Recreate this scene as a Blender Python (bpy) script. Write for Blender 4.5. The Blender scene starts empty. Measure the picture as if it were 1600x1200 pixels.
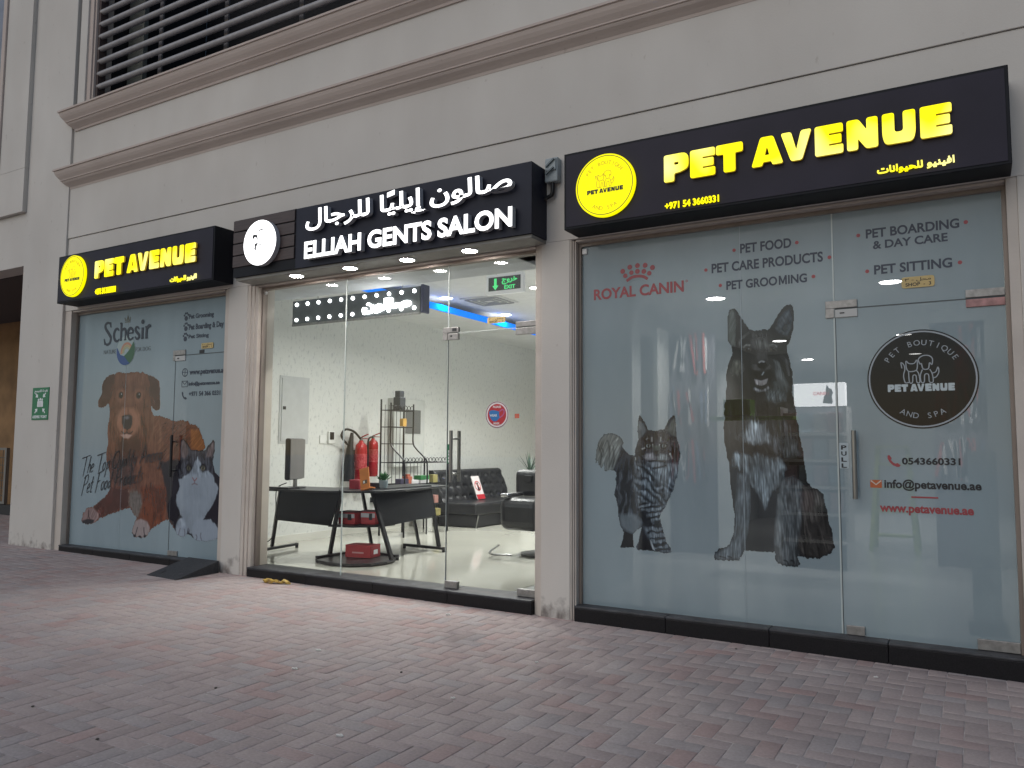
import bpy, bmesh, math, random
import numpy as np
from mathutils import Vector, Matrix
random.seed(7); RNG = np.random.default_rng(7)
R = math.radians
scene = bpy.context.scene
COL = scene.collection

# ------------------------------------------------------------------ camera, sky, sun, exposure
H = 1.31
AX = np.array([[0.8620177, 0.50684739, 0.00558649], [0.03540243, -0.07119761, 0.99683377], [-0.50564034, 0.85909058, 0.07931723]])
FPX = 1232.0
cam = bpy.data.cameras.new('camera'); camo = bpy.data.objects.new('camera', cam); COL.objects.link(camo)
cam.sensor_fit = 'HORIZONTAL'; cam.sensor_width = 36.0; cam.lens = 36.0 * FPX / 1600.0
cam.clip_start = 0.05; cam.clip_end = 500
m4 = Matrix.Identity(4)
for i in range(3):
    m4[i][0], m4[i][1], m4[i][2] = AX[0][i], AX[1][i], -AX[2][i]
m4[0][3], m4[1][3], m4[2][3] = 0, 0, H
camo.matrix_world = m4
scene.camera = camo

world = bpy.data.worlds.new('World'); scene.world = world; world.use_nodes = True
wn = world.node_tree
bg = wn.nodes['Background']
sky = wn.nodes.new('ShaderNodeTexSky'); sky.sky_type = 'NISHITA'; sky.sun_disc = False
SUN_EL, SUN_AZ = 38.0, 200.0          # azimuth: clockwise from +Y, so the sun stands behind the camera
sky.sun_elevation = R(SUN_EL); sky.sun_rotation = R(SUN_AZ); sky.dust_density = 1.2; sky.air_density = 1.3; sky.ozone_density = 2.0
wn.links.new(sky.outputs[0], bg.inputs[0]); bg.inputs[1].default_value = 0.085
sl = bpy.data.lights.new('sun', 'SUN'); sl.energy = 0.60; sl.angle = R(60); sl.color = (1.0, 0.97, 0.94)
so = bpy.data.objects.new('sun', sl); COL.objects.link(so)
sd = Vector((math.sin(R(SUN_AZ)) * math.cos(R(SUN_EL)), math.cos(R(SUN_AZ)) * math.cos(R(SUN_EL)), math.sin(R(SUN_EL))))
so.rotation_euler = sd.to_track_quat('Z', 'Y').to_euler(); so.location = (0, -10, 12)
vs = scene.view_settings; vs.view_transform = 'Standard'; vs.look = 'None'; vs.gamma = 1.0; vs.exposure = 0.05
scene.cycles.max_bounces = 10; scene.cycles.transparent_max_bounces = 16
scene.cycles.use_denoising = True; scene.cycles.sample_clamp_indirect = 6.0

# ------------------------------------------------------------------ helpers
def at(px, py, X=None, Y=None, Z=None):
    """a place read off the photograph, on the real plane X=, Y= or Z="""
    d = AX.T @ np.array([(px - 800) / FPX, (600 - py) / FPX, 1.0])
    t = X / d[0] if X is not None else (Y / d[1] if Y is not None else (Z - H) / d[2])
    return Vector((t * d[0], t * d[1], H + t * d[2]))

def lin(c):
    return tuple((x / 255 / 12.92) if x / 255 <= 0.04045 else ((x / 255 + 0.055) / 1.055) ** 2.4 for x in c)

def S(r, g, b, k=1.9):
    return tuple(min(0.85, v * k) for v in lin((r, g, b)))

MATS = {}
def mat(name, color, rough=0.6, metal=0.0, var=0.0, vscale=8.0, bump=0.0, bscale=60.0, stretch=(1, 1, 1), emit=None, estr=0.0, spec=0.5, col2=None, detail=6.0):
    if name in MATS: return MATS[name]
    m = bpy.data.materials.new(name); m.use_nodes = True; nt = m.node_tree; N = nt.nodes; L = nt.links
    b = N['Principled BSDF']; b.inputs['Roughness'].default_value = rough; b.inputs['Metallic'].default_value = metal
    b.inputs['Specular IOR Level'].default_value = spec
    b.inputs['Base Color'].default_value = (*color[:3], 1)
    tc = N.new('ShaderNodeTexCoord'); mp = N.new('ShaderNodeMapping'); mp.inputs['Scale'].default_value = stretch
    L.new(tc.outputs['Object'], mp.inputs['Vector'])
    if var > 0:
        no = N.new('ShaderNodeTexNoise'); no.inputs['Scale'].default_value = vscale; no.inputs['Detail'].default_value = detail
        L.new(mp.outputs[0], no.inputs['Vector'])
        rp = N.new('ShaderNodeValToRGB'); rp.color_ramp.elements[0].position = 0.32; rp.color_ramp.elements[1].position = 0.68
        c2 = col2 if col2 else tuple(max(0, c * (1 - var)) for c in color)
        rp.color_ramp.elements[0].color = (*c2, 1); rp.color_ramp.elements[1].color = (*tuple(min(1, c * (1 + var * 0.35)) for c in color), 1)
        L.new(no.outputs['Fac'], rp.inputs[0]); L.new(rp.outputs[0], b.inputs['Base Color'])
    if bump > 0:
        n2 = N.new('ShaderNodeTexNoise'); n2.inputs['Scale'].default_value = bscale; n2.inputs['Detail'].default_value = 5
        L.new(mp.outputs[0], n2.inputs['Vector'])
        bp = N.new('ShaderNodeBump'); bp.inputs['Strength'].default_value = bump; bp.inputs['Distance'].default_value = 0.01
        L.new(n2.outputs['Fac'], bp.inputs['Height']); L.new(bp.outputs[0], b.inputs['Normal'])
    if emit:
        b.inputs['Emission Color'].default_value = (*emit, 1); b.inputs['Emission Strength'].default_value = estr
    MATS[name] = m
    return m

def finish(name, me, m, parent=None, smooth=False):
    o = bpy.data.objects.new(name, me); COL.objects.link(o)
    if m is not None and len(me.materials) == 0: me.materials.append(m)
    if smooth:
        for p in me.polygons: p.use_smooth = True
    if parent is not None: o.parent = parent
    return o

def base_of(o):
    v = Vector((0, 0, 0))
    while o is not None:
        v += o.location; o = o.parent
    return v

class MB:
    def __init__(self): self.v = []; self.f = []
    def add(self, vs, fs):
        k = len(self.v); self.v += [tuple(v) for v in vs]; self.f += [tuple(k + i for i in f) for f in fs]; return self
    def box(self, x0, x1, y0, y1, z0, z1):
        vs = [(x, y, z) for z in (z0, z1) for y in (y0, y1) for x in (x0, x1)]
        return self.add(vs, [(0, 2, 3, 1), (4, 5, 7, 6), (0, 1, 5, 4), (2, 6, 7, 3), (0, 4, 6, 2), (1, 3, 7, 5)])
    def obox(self, c, size, rz=0.0, rx=0.0, ry=0.0):
        M = Matrix.Translation(c) @ Matrix.Rotation(rz, 4, 'Z') @ Matrix.Rotation(ry, 4, 'Y') @ Matrix.Rotation(rx, 4, 'X')
        hx, hy, hz = size[0] / 2, size[1] / 2, size[2] / 2
        vs = [M @ Vector((x, y, z)) for z in (-hz, hz) for y in (-hy, hy) for x in (-hx, hx)]
        return self.add(vs, [(0, 2, 3, 1), (4, 5, 7, 6), (0, 1, 5, 4), (2, 6, 7, 3), (0, 4, 6, 2), (1, 3, 7, 5)])
    def bar(self, p0, p1, w, h=None, up=(0, 0, 1)):
        p0, p1 = Vector(p0), Vector(p1); h = h or w
        d = (p1 - p0).normalized(); s = d.cross(Vector(up))
        if s.length < 1e-4: s = d.cross(Vector((0, 1, 0)))
        s.normalize(); u = s.cross(d)
        vs = [p + s * (a * w / 2) + u * (b * h / 2) for p in (p0, p1) for a, b in ((-1, -1), (1, -1), (1, 1), (-1, 1))]
        return self.add(vs, [(0, 1, 2, 3), (7, 6, 5, 4), (0, 4, 5, 1), (1, 5, 6, 2), (2, 6, 7, 3), (3, 7, 4, 0)])
    def tube(self, pts, r, n=10, r2=None):
        pts = [Vector(p) for p in pts]; k = len(self.v); rings = []
        prev = None
        for i, p in enumerate(pts):
            d = (pts[min(i + 1, len(pts) - 1)] - pts[max(i - 1, 0)]).normalized()
            s = d.cross(Vector((0, 0, 1)) if abs(d.z) < 0.95 else Vector((0, 1, 0))).normalized() if prev is None else (prev - d * prev.dot(d)).normalized()
            prev = s; u = s.cross(d)
            rr = r if r2 is None else r + (r2 - r) * i / (len(pts) - 1)
            self.v += [tuple(p + (s * math.cos(2 * math.pi * j / n) + u * math.sin(2 * math.pi * j / n)) * rr) for j in range(n)]
        for i in range(len(pts) - 1):
            for j in range(n):
                a, b = k + i * n + j, k + i * n + (j + 1) % n
                self.f.append((a, b, b + n, a + n))
        self.f.append(tuple(k + j for j in range(n))[::-1]); self.f.append(tuple(k + (len(pts) - 1) * n + j for j in range(n)))
        return self
    def lathe(self, c, prof, n=24, axis='Z'):
        k = len(self.v); c = Vector(c)
        for r, h in prof:
            for j in range(n):
                a = 2 * math.pi * j / n; x, y = r * math.cos(a), r * math.sin(a)
                self.v.append(tuple(c + (Vector((x, y, h)) if axis == 'Z' else Vector((x, h, y)) if axis == 'Y' else Vector((h, x, y)))))
        for i in range(len(prof) - 1):
            for j in range(n):
                a, b = k + i * n + j, k + i * n + (j + 1) % n
                self.f.append((a, b, b + n, a + n))
        self.f.append(tuple(k + j for j in range(n))[::-1]); self.f.append(tuple(k + (len(prof) - 1) * n + j for j in range(n)))
        return self
    def prism(self, poly, y0, y1):
        """outline in (x, z) given thickness along y"""
        n = len(poly)
        vs = [(x, y0, z) for x, z in poly] + [(x, y1, z) for x, z in poly]
        return self.add(vs, [tuple(range(n)), tuple(range(2 * n - 1, n - 1, -1))] + [(i, i + n, (i + 1) % n + n, (i + 1) % n) for i in range(n)])
    def slab(self, poly, z0, z1):
        n = len(poly)
        vs = [(x, y, z0) for x, y in poly] + [(x, y, z1) for x, y in poly]
        return self.add(vs, [tuple(range(n))[::-1], tuple(range(n, 2 * n))] + [(i, (i + 1) % n, (i + 1) % n + n, i + n) for i in range(n)])
    def build(self, name, m, parent=None, bevel=0.0, smooth=False, seg=2):
        b = base_of(parent) if parent is not None else Vector((0, 0, 0))
        me = bpy.data.meshes.new(name); me.from_pydata([(v[0] - b.x, v[1] - b.y, v[2] - b.z) for v in self.v], [], self.f)
        bm = bmesh.new(); bm.from_mesh(me); bmesh.ops.recalc_face_normals(bm, faces=bm.faces); bm.to_mesh(me); bm.free()
        o = finish(name, me, m, parent, smooth)
        if bevel > 0:
            md = o.modifiers.new('bevel', 'BEVEL'); md.width = bevel; md.segments = seg; md.limit_method = 'ANGLE'; md.angle_limit = R(40)
        if smooth:
            md = o.modifiers.new('split', 'EDGE_SPLIT'); md.split_angle = R(42)
        return o

def tag(o, label=None, cat=None, group=None, kind=None):
    if label: o['label'] = label
    if cat: o['category'] = cat
    if group: o['group'] = group
    if kind: o['kind'] = kind
    return o

def thing(name, label, cat, loc=(0, 0, 0), group=None):
    o = bpy.data.objects.new(name, None); COL.objects.link(o); o.location = loc; o.empty_display_size = 0.1
    return tag(o, label, cat, group)

def struct(o): o['kind'] = 'structure'; return o

def copy_thing(root, loc, label, rz=None):
    c = root.copy(); COL.objects.link(c); c.location = loc; c['label'] = label
    if rz is not None: c.rotation_euler.z = rz
    for ch in list(root.children):
        d = ch.copy(); COL.objects.link(d); d.parent = c
        for g in list(ch.children):
            e = g.copy(); COL.objects.link(e); e.parent = d
    return c

def text_mesh(body, bold=0.0, depth=0.0, spacing=1.0, shear=0.0):
    cu = bpy.data.curves.new('text', 'FONT'); cu.body = body; cu.offset = bold; cu.extrude = depth / 2 if depth else 0
    cu.space_character = spacing; cu.shear = shear; cu.resolution_u = 4; cu.align_x = 'LEFT'
    for k in ('lettering_a', 'lettering_b'):
        cu.materials.append(MATS.get(k) or mat(k, (0, 0, 0)))
    for i in range(len(body)): cu.body_format[i].material_index = i % 2
    o = bpy.data.objects.new('text', cu); COL.objects.link(o)
    bpy.context.view_layer.update()
    me = bpy.data.meshes.new_from_object(o.evaluated_get(bpy.context.evaluated_depsgraph_get()))
    vs = np.array([tuple(v.co) for v in me.vertices]); fs = [tuple(p.vertices) for p in me.polygons]
    bpy.data.objects.remove(o); bpy.data.curves.remove(cu); bpy.data.meshes.remove(me)
    return vs, fs

def text(name, body, rect, Y, m, parent=None, bold=0.0, depth=0.004, spacing=1.0, shear=0.0, face=None):
    """lettering on a wall that faces the street; rect = X0, X1, Z0, Z1 of its ink"""
    vs, fs = text_mesh(body, bold, 0.1, spacing, shear)
    lo, hi = vs.min(0), vs.max(0); X0, X1, Z0, Z1 = rect
    out = [(X0 + (v[0] - lo[0]) / (hi[0] - lo[0]) * (X1 - X0), Y - (v[2] - lo[2]) / (hi[2] - lo[2]) * depth, Z0 + (v[1] - lo[1]) / (hi[1] - lo[1]) * (Z1 - Z0)) for v in vs]
    b = MB(); b.add(out, fs)
    o = b.build(name, m, parent)
    if face is not None:
        me = o.data; me.materials.append(face); ymin = min(v.co.y for v in me.vertices)
        for p in me.polygons:
            if all(me.vertices[i].co.y < ymin + depth * 0.05 for i in p.vertices): p.material_index = 1
    return o

def prect(tl, bl, br, Y):
    a, b, c = at(*tl, Y=Y), at(*bl, Y=Y), at(*br, Y=Y)
    z0 = (b.z + c.z) / 2
    return (b.x, c.x, z0, z0 + (a.z - b.z))

def rounded(pts, r, n=4):
    out = []; k = len(pts)
    for i in range(k):
        p = Vector((*pts[i][:2], 0)); a = Vector((*pts[i - 1][:2], 0)); b = Vector((*pts[(i + 1) % k][:2], 0))
        rr = min(r if len(pts[i]) < 3 else pts[i][2], (a - p).length * 0.45, (b - p).length * 0.45)
        if rr < 1e-5: out.append((p.x, p.y)); continue
        p0 = p + (a - p).normalized() * rr; p1 = p + (b - p).normalized() * rr
        for j in range(n + 1):
            t = j / n; q = p0 * (1 - t) ** 2 + p * 2 * t * (1 - t) + p1 * t * t
            out.append((q.x, q.y))
    return out

def filled(name, loops, Y, depth, m, parent, face=None):
    """flat lettering with holes: loops in (X, Z), extruded towards the street"""
    bm = bmesh.new(); b = base_of(parent) if parent is not None else Vector((0, 0, 0))
    for lp in loops:
        vs = [bm.verts.new((x - b.x, Y - depth - b.y, z - b.z)) for x, z in lp]
        for i in range(len(vs)): bm.edges.new((vs[i], vs[(i + 1) % len(vs)]))
    bmesh.ops.triangle_fill(bm, use_beauty=True, use_dissolve=False, edges=bm.edges[:], normal=(0, -1, 0))
    front = bm.faces[:]
    for f in front: f.material_index = 1 if face is not None else 0
    g = bmesh.ops.extrude_face_region(bm, geom=front)
    nv = [e for e in g['geom'] if isinstance(e, bmesh.types.BMVert)]
    for v in nv: v.co.y = Y - b.y
    for f in bm.faces:
        ys = [v.co.y for v in f.verts]
        f.material_index = 1 if (face is not None and max(ys) < Y - depth - b.y + 1e-5) else 0
    bmesh.ops.recalc_face_normals(bm, faces=bm.faces)
    me = bpy.data.meshes.new(name); bm.to_mesh(me); bm.free(); me.materials.append(m)
    if face is not None: me.materials.append(face)
    return finish(name, me, None, parent)

def circle(cx, cz, r, n=64, a0=0.0, a1=2 * math.pi):
    full = abs(a1 - a0 - 2 * math.pi) < 1e-6
    k = n if full else n + 1
    return [(cx + r * math.cos(a0 + (a1 - a0) * i / n), cz + r * math.sin(a0 + (a1 - a0) * i / n)) for i in range(k)]

def ribbon(pts, w):
    """closed outline of a stroke along pts (x, z)"""
    L, Rr = [], []
    for i, p in enumerate(pts):
        a = pts[max(0, i - 1)]; c = pts[min(len(pts) - 1, i + 1)]
        dx, dz = c[0] - a[0], c[1] - a[1]; l = math.hypot(dx, dz) or 1
        ww = (w(i / (len(pts) - 1)) if callable(w) else w) / 2
        L.append((p[0] - dz / l * ww, p[1] + dx / l * ww)); Rr.append((p[0] + dz / l * ww, p[1] - dx / l * ww))
    return L + Rr[::-1]

def spline(pts, n=6):
    out = []; P = [np.array(p, float) for p in pts]
    for i in range(len(P) - 1):
        p0, p1, p2, p3 = P[max(i - 1, 0)], P[i], P[i + 1], P[min(i + 2, len(P) - 1)]
        for j in range(n):
            t = j / n
            out.append(tuple(0.5 * (2 * p1 + (p2 - p0) * t + (2 * p0 - 5 * p1 + 4 * p2 - p3) * t * t + (3 * p1 - p0 - 3 * p2 + p3) * t ** 3)))
    out.append(tuple(P[-1])); return out

# ------------------------------------------------------------------ a small painter for the vinyl prints on the glass
def vnoise(x, y, seed):
    r = np.random.default_rng(seed); T = r.random((256, 256))
    xi, yi = np.floor(x).astype(int), np.floor(y).astype(int); fx, fy = x - xi, y - yi
    fx, fy = fx * fx * (3 - 2 * fx), fy * fy * (3 - 2 * fy)
    g = lambda a, b: T[a % 256, b % 256]
    return (g(xi, yi) * (1 - fx) + g(xi + 1, yi) * fx) * (1 - fy) + (g(xi, yi + 1) * (1 - fx) + g(xi + 1, yi + 1) * fx) * fy

class Print:
    def __init__(self, X0, X1, Z0, Z1, res=0.0042):
        self.nx, self.nz = int(round((X1 - X0) / res)), int(round((Z1 - Z0) / res))
        self.xs = np.linspace(X0, X1, self.nx + 1); self.zs = np.linspace(Z0, Z1, self.nz + 1)
        self.X, self.Z = np.meshgrid(self.xs, self.zs); self.c = np.zeros(self.X.shape + (3,)); self.a = np.zeros(self.X.shape); self.k = 1
    def poly(self, pts, rgb, soft=0.006, hair=0.0, ang=90.0, tex=0.25, fine=150.0, long=18.0, alpha=1.0, inside=False):
        self.k += 1
        P = np.array(pts, float); pad = soft + hair + 0.01
        i0, i1 = np.searchsorted(self.xs, [P[:, 0].min() - pad, P[:, 0].max() + pad]); j0, j1 = np.searchsorted(self.zs, [P[:, 1].min() - pad, P[:, 1].max() + pad])
        X, Z = self.X[j0:j1, i0:i1], self.Z[j0:j1, i0:i1]
        if X.size == 0: return
        ins = np.zeros(X.shape, bool); D = np.full(X.shape, 1e9)
        for (x1, z1), (x2, z2) in zip(P, np.roll(P, -1, 0)):
            c = (z1 > Z) != (z2 > Z)
            with np.errstate(divide='ignore', invalid='ignore'):
                ins ^= c & (X < (x2 - x1) * (Z - z1) / (z2 - z1 + 1e-12) + x1)
            dx, dz = x2 - x1, z2 - z1; t = np.clip(((X - x1) * dx + (Z - z1) * dz) / (dx * dx + dz * dz + 1e-12), 0, 1)
            D = np.minimum(D, np.hypot(X - x1 - t * dx, Z - z1 - t * dz))
        sdv = np.where(ins, D, -D); a = R(ang)
        u, v = X * math.cos(a) + Z * math.sin(a), -X * math.sin(a) + Z * math.cos(a)
        n = 0.6 * vnoise(u * long + 50, v * fine + 50, self.k) + 0.4 * vnoise(u * long * 2.3 + 90, v * fine * 0.45 + 20, self.k + 77)
        if hair: sdv = sdv + (n - 0.5) * 2 * hair
        m = np.clip(sdv / soft + 0.5, 0, 1) * alpha
        if inside: m = m * self.a[j0:j1, i0:i1]
        col = np.array(rgb)[None, None, :] * (1 + (n[..., None] - 0.5) * 2 * tex)
        self.c[j0:j1, i0:i1] = self.c[j0:j1, i0:i1] * (1 - m[..., None]) + col * m[..., None]
        if not inside: self.a[j0:j1, i0:i1] = np.maximum(self.a[j0:j1, i0:i1], m)
    def line(self, pts, w, rgb, soft=0.004, **k):
        self.poly(ribbon(spline(pts), w), rgb, soft=soft, **k)
    def stripes(self, pts, rgb, ang, period, width=.5, warp=.02, wscale=14.0, soft=.25, tex=.3, edge=.02, alpha=1.0):
        """broken bands of darker or paler fur inside pts"""
        keep = self.a.copy(); tmp = self.c.copy(); self.k += 1
        a = R(ang); u = self.X * math.cos(a) + self.Z * math.sin(a); v = -self.X * math.sin(a) + self.Z * math.cos(a)
        w = v + warp * (vnoise(self.X * wscale + 40, self.Z * wscale + 40, self.k) - .5) * 2 + .4 * warp * (vnoise(self.X * wscale * 3 + 10, self.Z * wscale * 3 + 60, self.k + 5) - .5) * 2
        f = (w / period) % 1.0; d = np.abs(f - .5) * 2
        brk = vnoise(u * 9 + 30, np.floor(w / period) * 3.7 + 30, self.k + 9)
        m = np.clip((width + (brk - .5) * .5 - d) / soft + .5, 0, 1) * alpha
        self.poly(pts, rgb, soft=edge, inside=True, tex=tex, ang=ang + 90)
        full = self.c.copy(); self.c = tmp * (1 - m[..., None]) + full * m[..., None]; self.a = keep
    def fur(self, pts, ang, amp=.5, fine=140.0, long=13.0, soft=.05, clump=.5):
        """hair in strands along ang: pale and dark, no new colour"""
        keep = self.a.copy(); tmp = self.c.copy(); self.k += 3; a = R(ang)
        bend = (vnoise(self.X * 5 + 70, self.Z * 5 + 70, self.k + 31) - .5) * .7
        u = self.X * math.cos(a) + self.Z * math.sin(a); v = -self.X * math.sin(a) + self.Z * math.cos(a) + bend * .05
        n = vnoise(u * long + 50, v * fine + 50, self.k) - .5 + .6 * (vnoise(u * long * 2.1 + 11, v * fine * 1.9 + 7, self.k + 1) - .5) + clump * (vnoise(u * long * .35 + 20, v * fine * .16 + 20, self.k + 2) - .5)
        one = Print.__new__(Print); one.__dict__.update(self.__dict__); one.c = np.zeros_like(tmp); one.a = np.ones_like(keep); one.poly(pts, (1, 1, 1), soft=soft, inside=True, tex=0); m = one.c[..., 0]
        self.c = tmp * np.exp(2 * amp * n * m)[..., None]; self.a = keep
    def tone(self, pts, f, soft=.08):
        one = Print.__new__(Print); one.__dict__.update(self.__dict__); one.c = np.zeros_like(self.c); one.a = np.ones_like(self.a); one.poly(pts, (1, 1, 1), soft=soft, inside=True, tex=0)
        self.c = self.c * (1 + (f - 1) * one.c[..., :1])
    def disc(self, x, z, rx, rz, rgb, **k):
        self.poly([(x + rx * math.cos(t), z + rz * math.sin(t)) for t in np.linspace(0, 2 * math.pi, 20, endpoint=False)], rgb, **k)
    def mesh(self, name, Y, m, parent):
        b = base_of(parent); M = (self.a[:-1, :-1] + self.a[1:, :-1] + self.a[:-1, 1:] + self.a[1:, 1:]) / 4 > 0.5
        self.mask = M; js, is_ = np.nonzero(M); W = self.nx + 1
        idx = np.stack([js * W + is_, js * W + is_ + 1, (js + 1) * W + is_ + 1, (js + 1) * W + is_], 1)
        used, inv = np.unique(idx, return_inverse=True); fs = inv.reshape(-1, 4)
        co = np.stack([self.X.ravel()[used] - b.x, np.full(len(used), Y - b.y), self.Z.ravel()[used] - b.z], 1)
        cc = np.concatenate([np.clip(self.c.reshape(-1, 3)[used] / np.maximum(self.a.ravel()[used], 0.5)[:, None] * np.minimum(1, self.a.ravel()[used] + .0)[:, None], 0, 1), np.ones((len(used), 1))], 1)
        return grid_mesh(name, co, fs, cc, m, parent)
    def rest(self):
        """the film cells of the same patch that carry no print"""
        js, is_ = np.nonzero(~self.mask); return js, is_

def grid_mesh(name, co, fs, cc, m, parent):
    me = bpy.data.meshes.new(name); n = len(co); k = len(fs)
    me.vertices.add(n); me.vertices.foreach_set('co', co.astype(np.float32).ravel())
    me.loops.add(4 * k); me.loops.foreach_set('vertex_index', fs.astype(np.int32).ravel())
    me.polygons.add(k); me.polygons.foreach_set('loop_start', np.arange(0, 4 * k, 4, dtype=np.int32)); me.polygons.foreach_set('loop_total', np.full(k, 4, np.int32))
    me.update(calc_edges=True)
    if cc is not None:
        ca = me.color_attributes.new('ink', 'FLOAT_COLOR', 'POINT'); ca.data.foreach_set('color', cc.astype(np.float32).ravel())
    return finish(name, me, m, parent)

def film_mesh(name, X0, X1, Z0, Z1, Y, prints, m, parent):
    """a sheet of film with the printed patches cut out of it"""
    b = base_of(parent); co, fs = [], []
    xsb = sorted({X0, X1} | {p.xs[0] for p in prints} | {p.xs[-1] for p in prints}); zsb = sorted({Z0, Z1} | {p.zs[0] for p in prints} | {p.zs[-1] for p in prints})
    xsb = [x for x in xsb if X0 - 1e-6 <= x <= X1 + 1e-6]; zsb = [z for z in zsb if Z0 - 1e-6 <= z <= Z1 + 1e-6]
    def quad(a, c, d, e):
        k = len(co); co.extend([(a, Y, d), (c, Y, d), (c, Y, e), (a, Y, e)]); fs.append((k, k + 1, k + 2, k + 3))
    for i in range(len(xsb) - 1):
        for j in range(len(zsb) - 1):
            cx, cz = (xsb[i] + xsb[i + 1]) / 2, (zsb[j] + zsb[j + 1]) / 2
            if not any(p.xs[0] < cx < p.xs[-1] and p.zs[0] < cz < p.zs[-1] for p in prints): quad(xsb[i], xsb[i + 1], zsb[j], zsb[j + 1])
    for p in prints:
        for j in range(p.nz):
            row = p.mask[j]; i = 0
            while i < p.nx:
                if row[i]: i += 1; continue
                k = i
                while k < p.nx and not row[k]: k += 1
                a, c = max(p.xs[i], X0), min(p.xs[k], X1)
                if c > a: quad(a, c, p.zs[j], p.zs[j + 1])
                i = k
    return grid_mesh(name, np.array(co) - np.array(b), np.array(fs), None, m, parent)

def zm(ox, oy, s, Y):
    """points read off an enlarged crop of the photograph, laid on the glass plane"""
    def f(*pts):
        out = []
        for q in pts:
            v = at(ox + q[0] / s, oy + q[1] / s, Y=Y); out.append((v.x, v.z))
        return out
    return f

# ------------------------------------------------------------------ materials
def film_material(name, color, alpha, ink=False, rough=0.09):
    m = bpy.data.materials.new(name); m.use_nodes = True; nt = m.node_tree; b = nt.nodes['Principled BSDF']
    b.inputs['Roughness'].default_value = rough; b.inputs['Specular IOR Level'].default_value = 0.28
    if ink:
        a = nt.nodes.new('ShaderNodeAttribute'); a.attribute_name = 'ink'; nt.links.new(a.outputs['Color'], b.inputs['Base Color'])
    else:
        tc = nt.nodes.new('ShaderNodeTexCoord'); mp = nt.nodes.new('ShaderNodeMapping'); mp.inputs['Scale'].default_value = (1.2, 1, 0.35)
        no = nt.nodes.new('ShaderNodeTexNoise'); no.inputs['Scale'].default_value = 1.7; no.inputs['Detail'].default_value = 4
        rp = nt.nodes.new('ShaderNodeValToRGB'); rp.color_ramp.elements[0].position = .3; rp.color_ramp.elements[1].position = .7
        rp.color_ramp.elements[0].color = (*[c * .88 for c in color], 1); rp.color_ramp.elements[1].color = (*[c * 1.06 for c in color], 1)
        nt.links.new(tc.outputs['Object'], mp.inputs[0]); nt.links.new(mp.outputs[0], no.inputs['Vector']); nt.links.new(no.outputs['Fac'], rp.inputs[0]); nt.links.new(rp.outputs[0], b.inputs['Base Color'])
    b.inputs['Alpha'].default_value = alpha
    MATS[name] = m; return m

def glass_material(name, tint=(0.93, 0.97, 0.96), refl=1.0):
    m = bpy.data.materials.new(name); m.use_nodes = True; nt = m.node_tree; N = nt.nodes; L = nt.links
    N.remove(N['Principled BSDF']); out = N['Material Output']
    tr = N.new('ShaderNodeBsdfTransparent'); tr.inputs[0].default_value = (*tint, 1)
    gl = N.new('ShaderNodeBsdfGlossy'); gl.inputs['Roughness'].default_value = 0.0
    fr = N.new('ShaderNodeFresnel'); fr.inputs['IOR'].default_value = 1.5
    mx = N.new('ShaderNodeMixShader'); L.new(fr.outputs[0], mx.inputs[0]); L.new(tr.outputs[0], mx.inputs[1]); L.new(gl.outputs[0], mx.inputs[2]); L.new(mx.outputs[0], out.inputs[0])
    MATS[name] = m; return m

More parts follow.
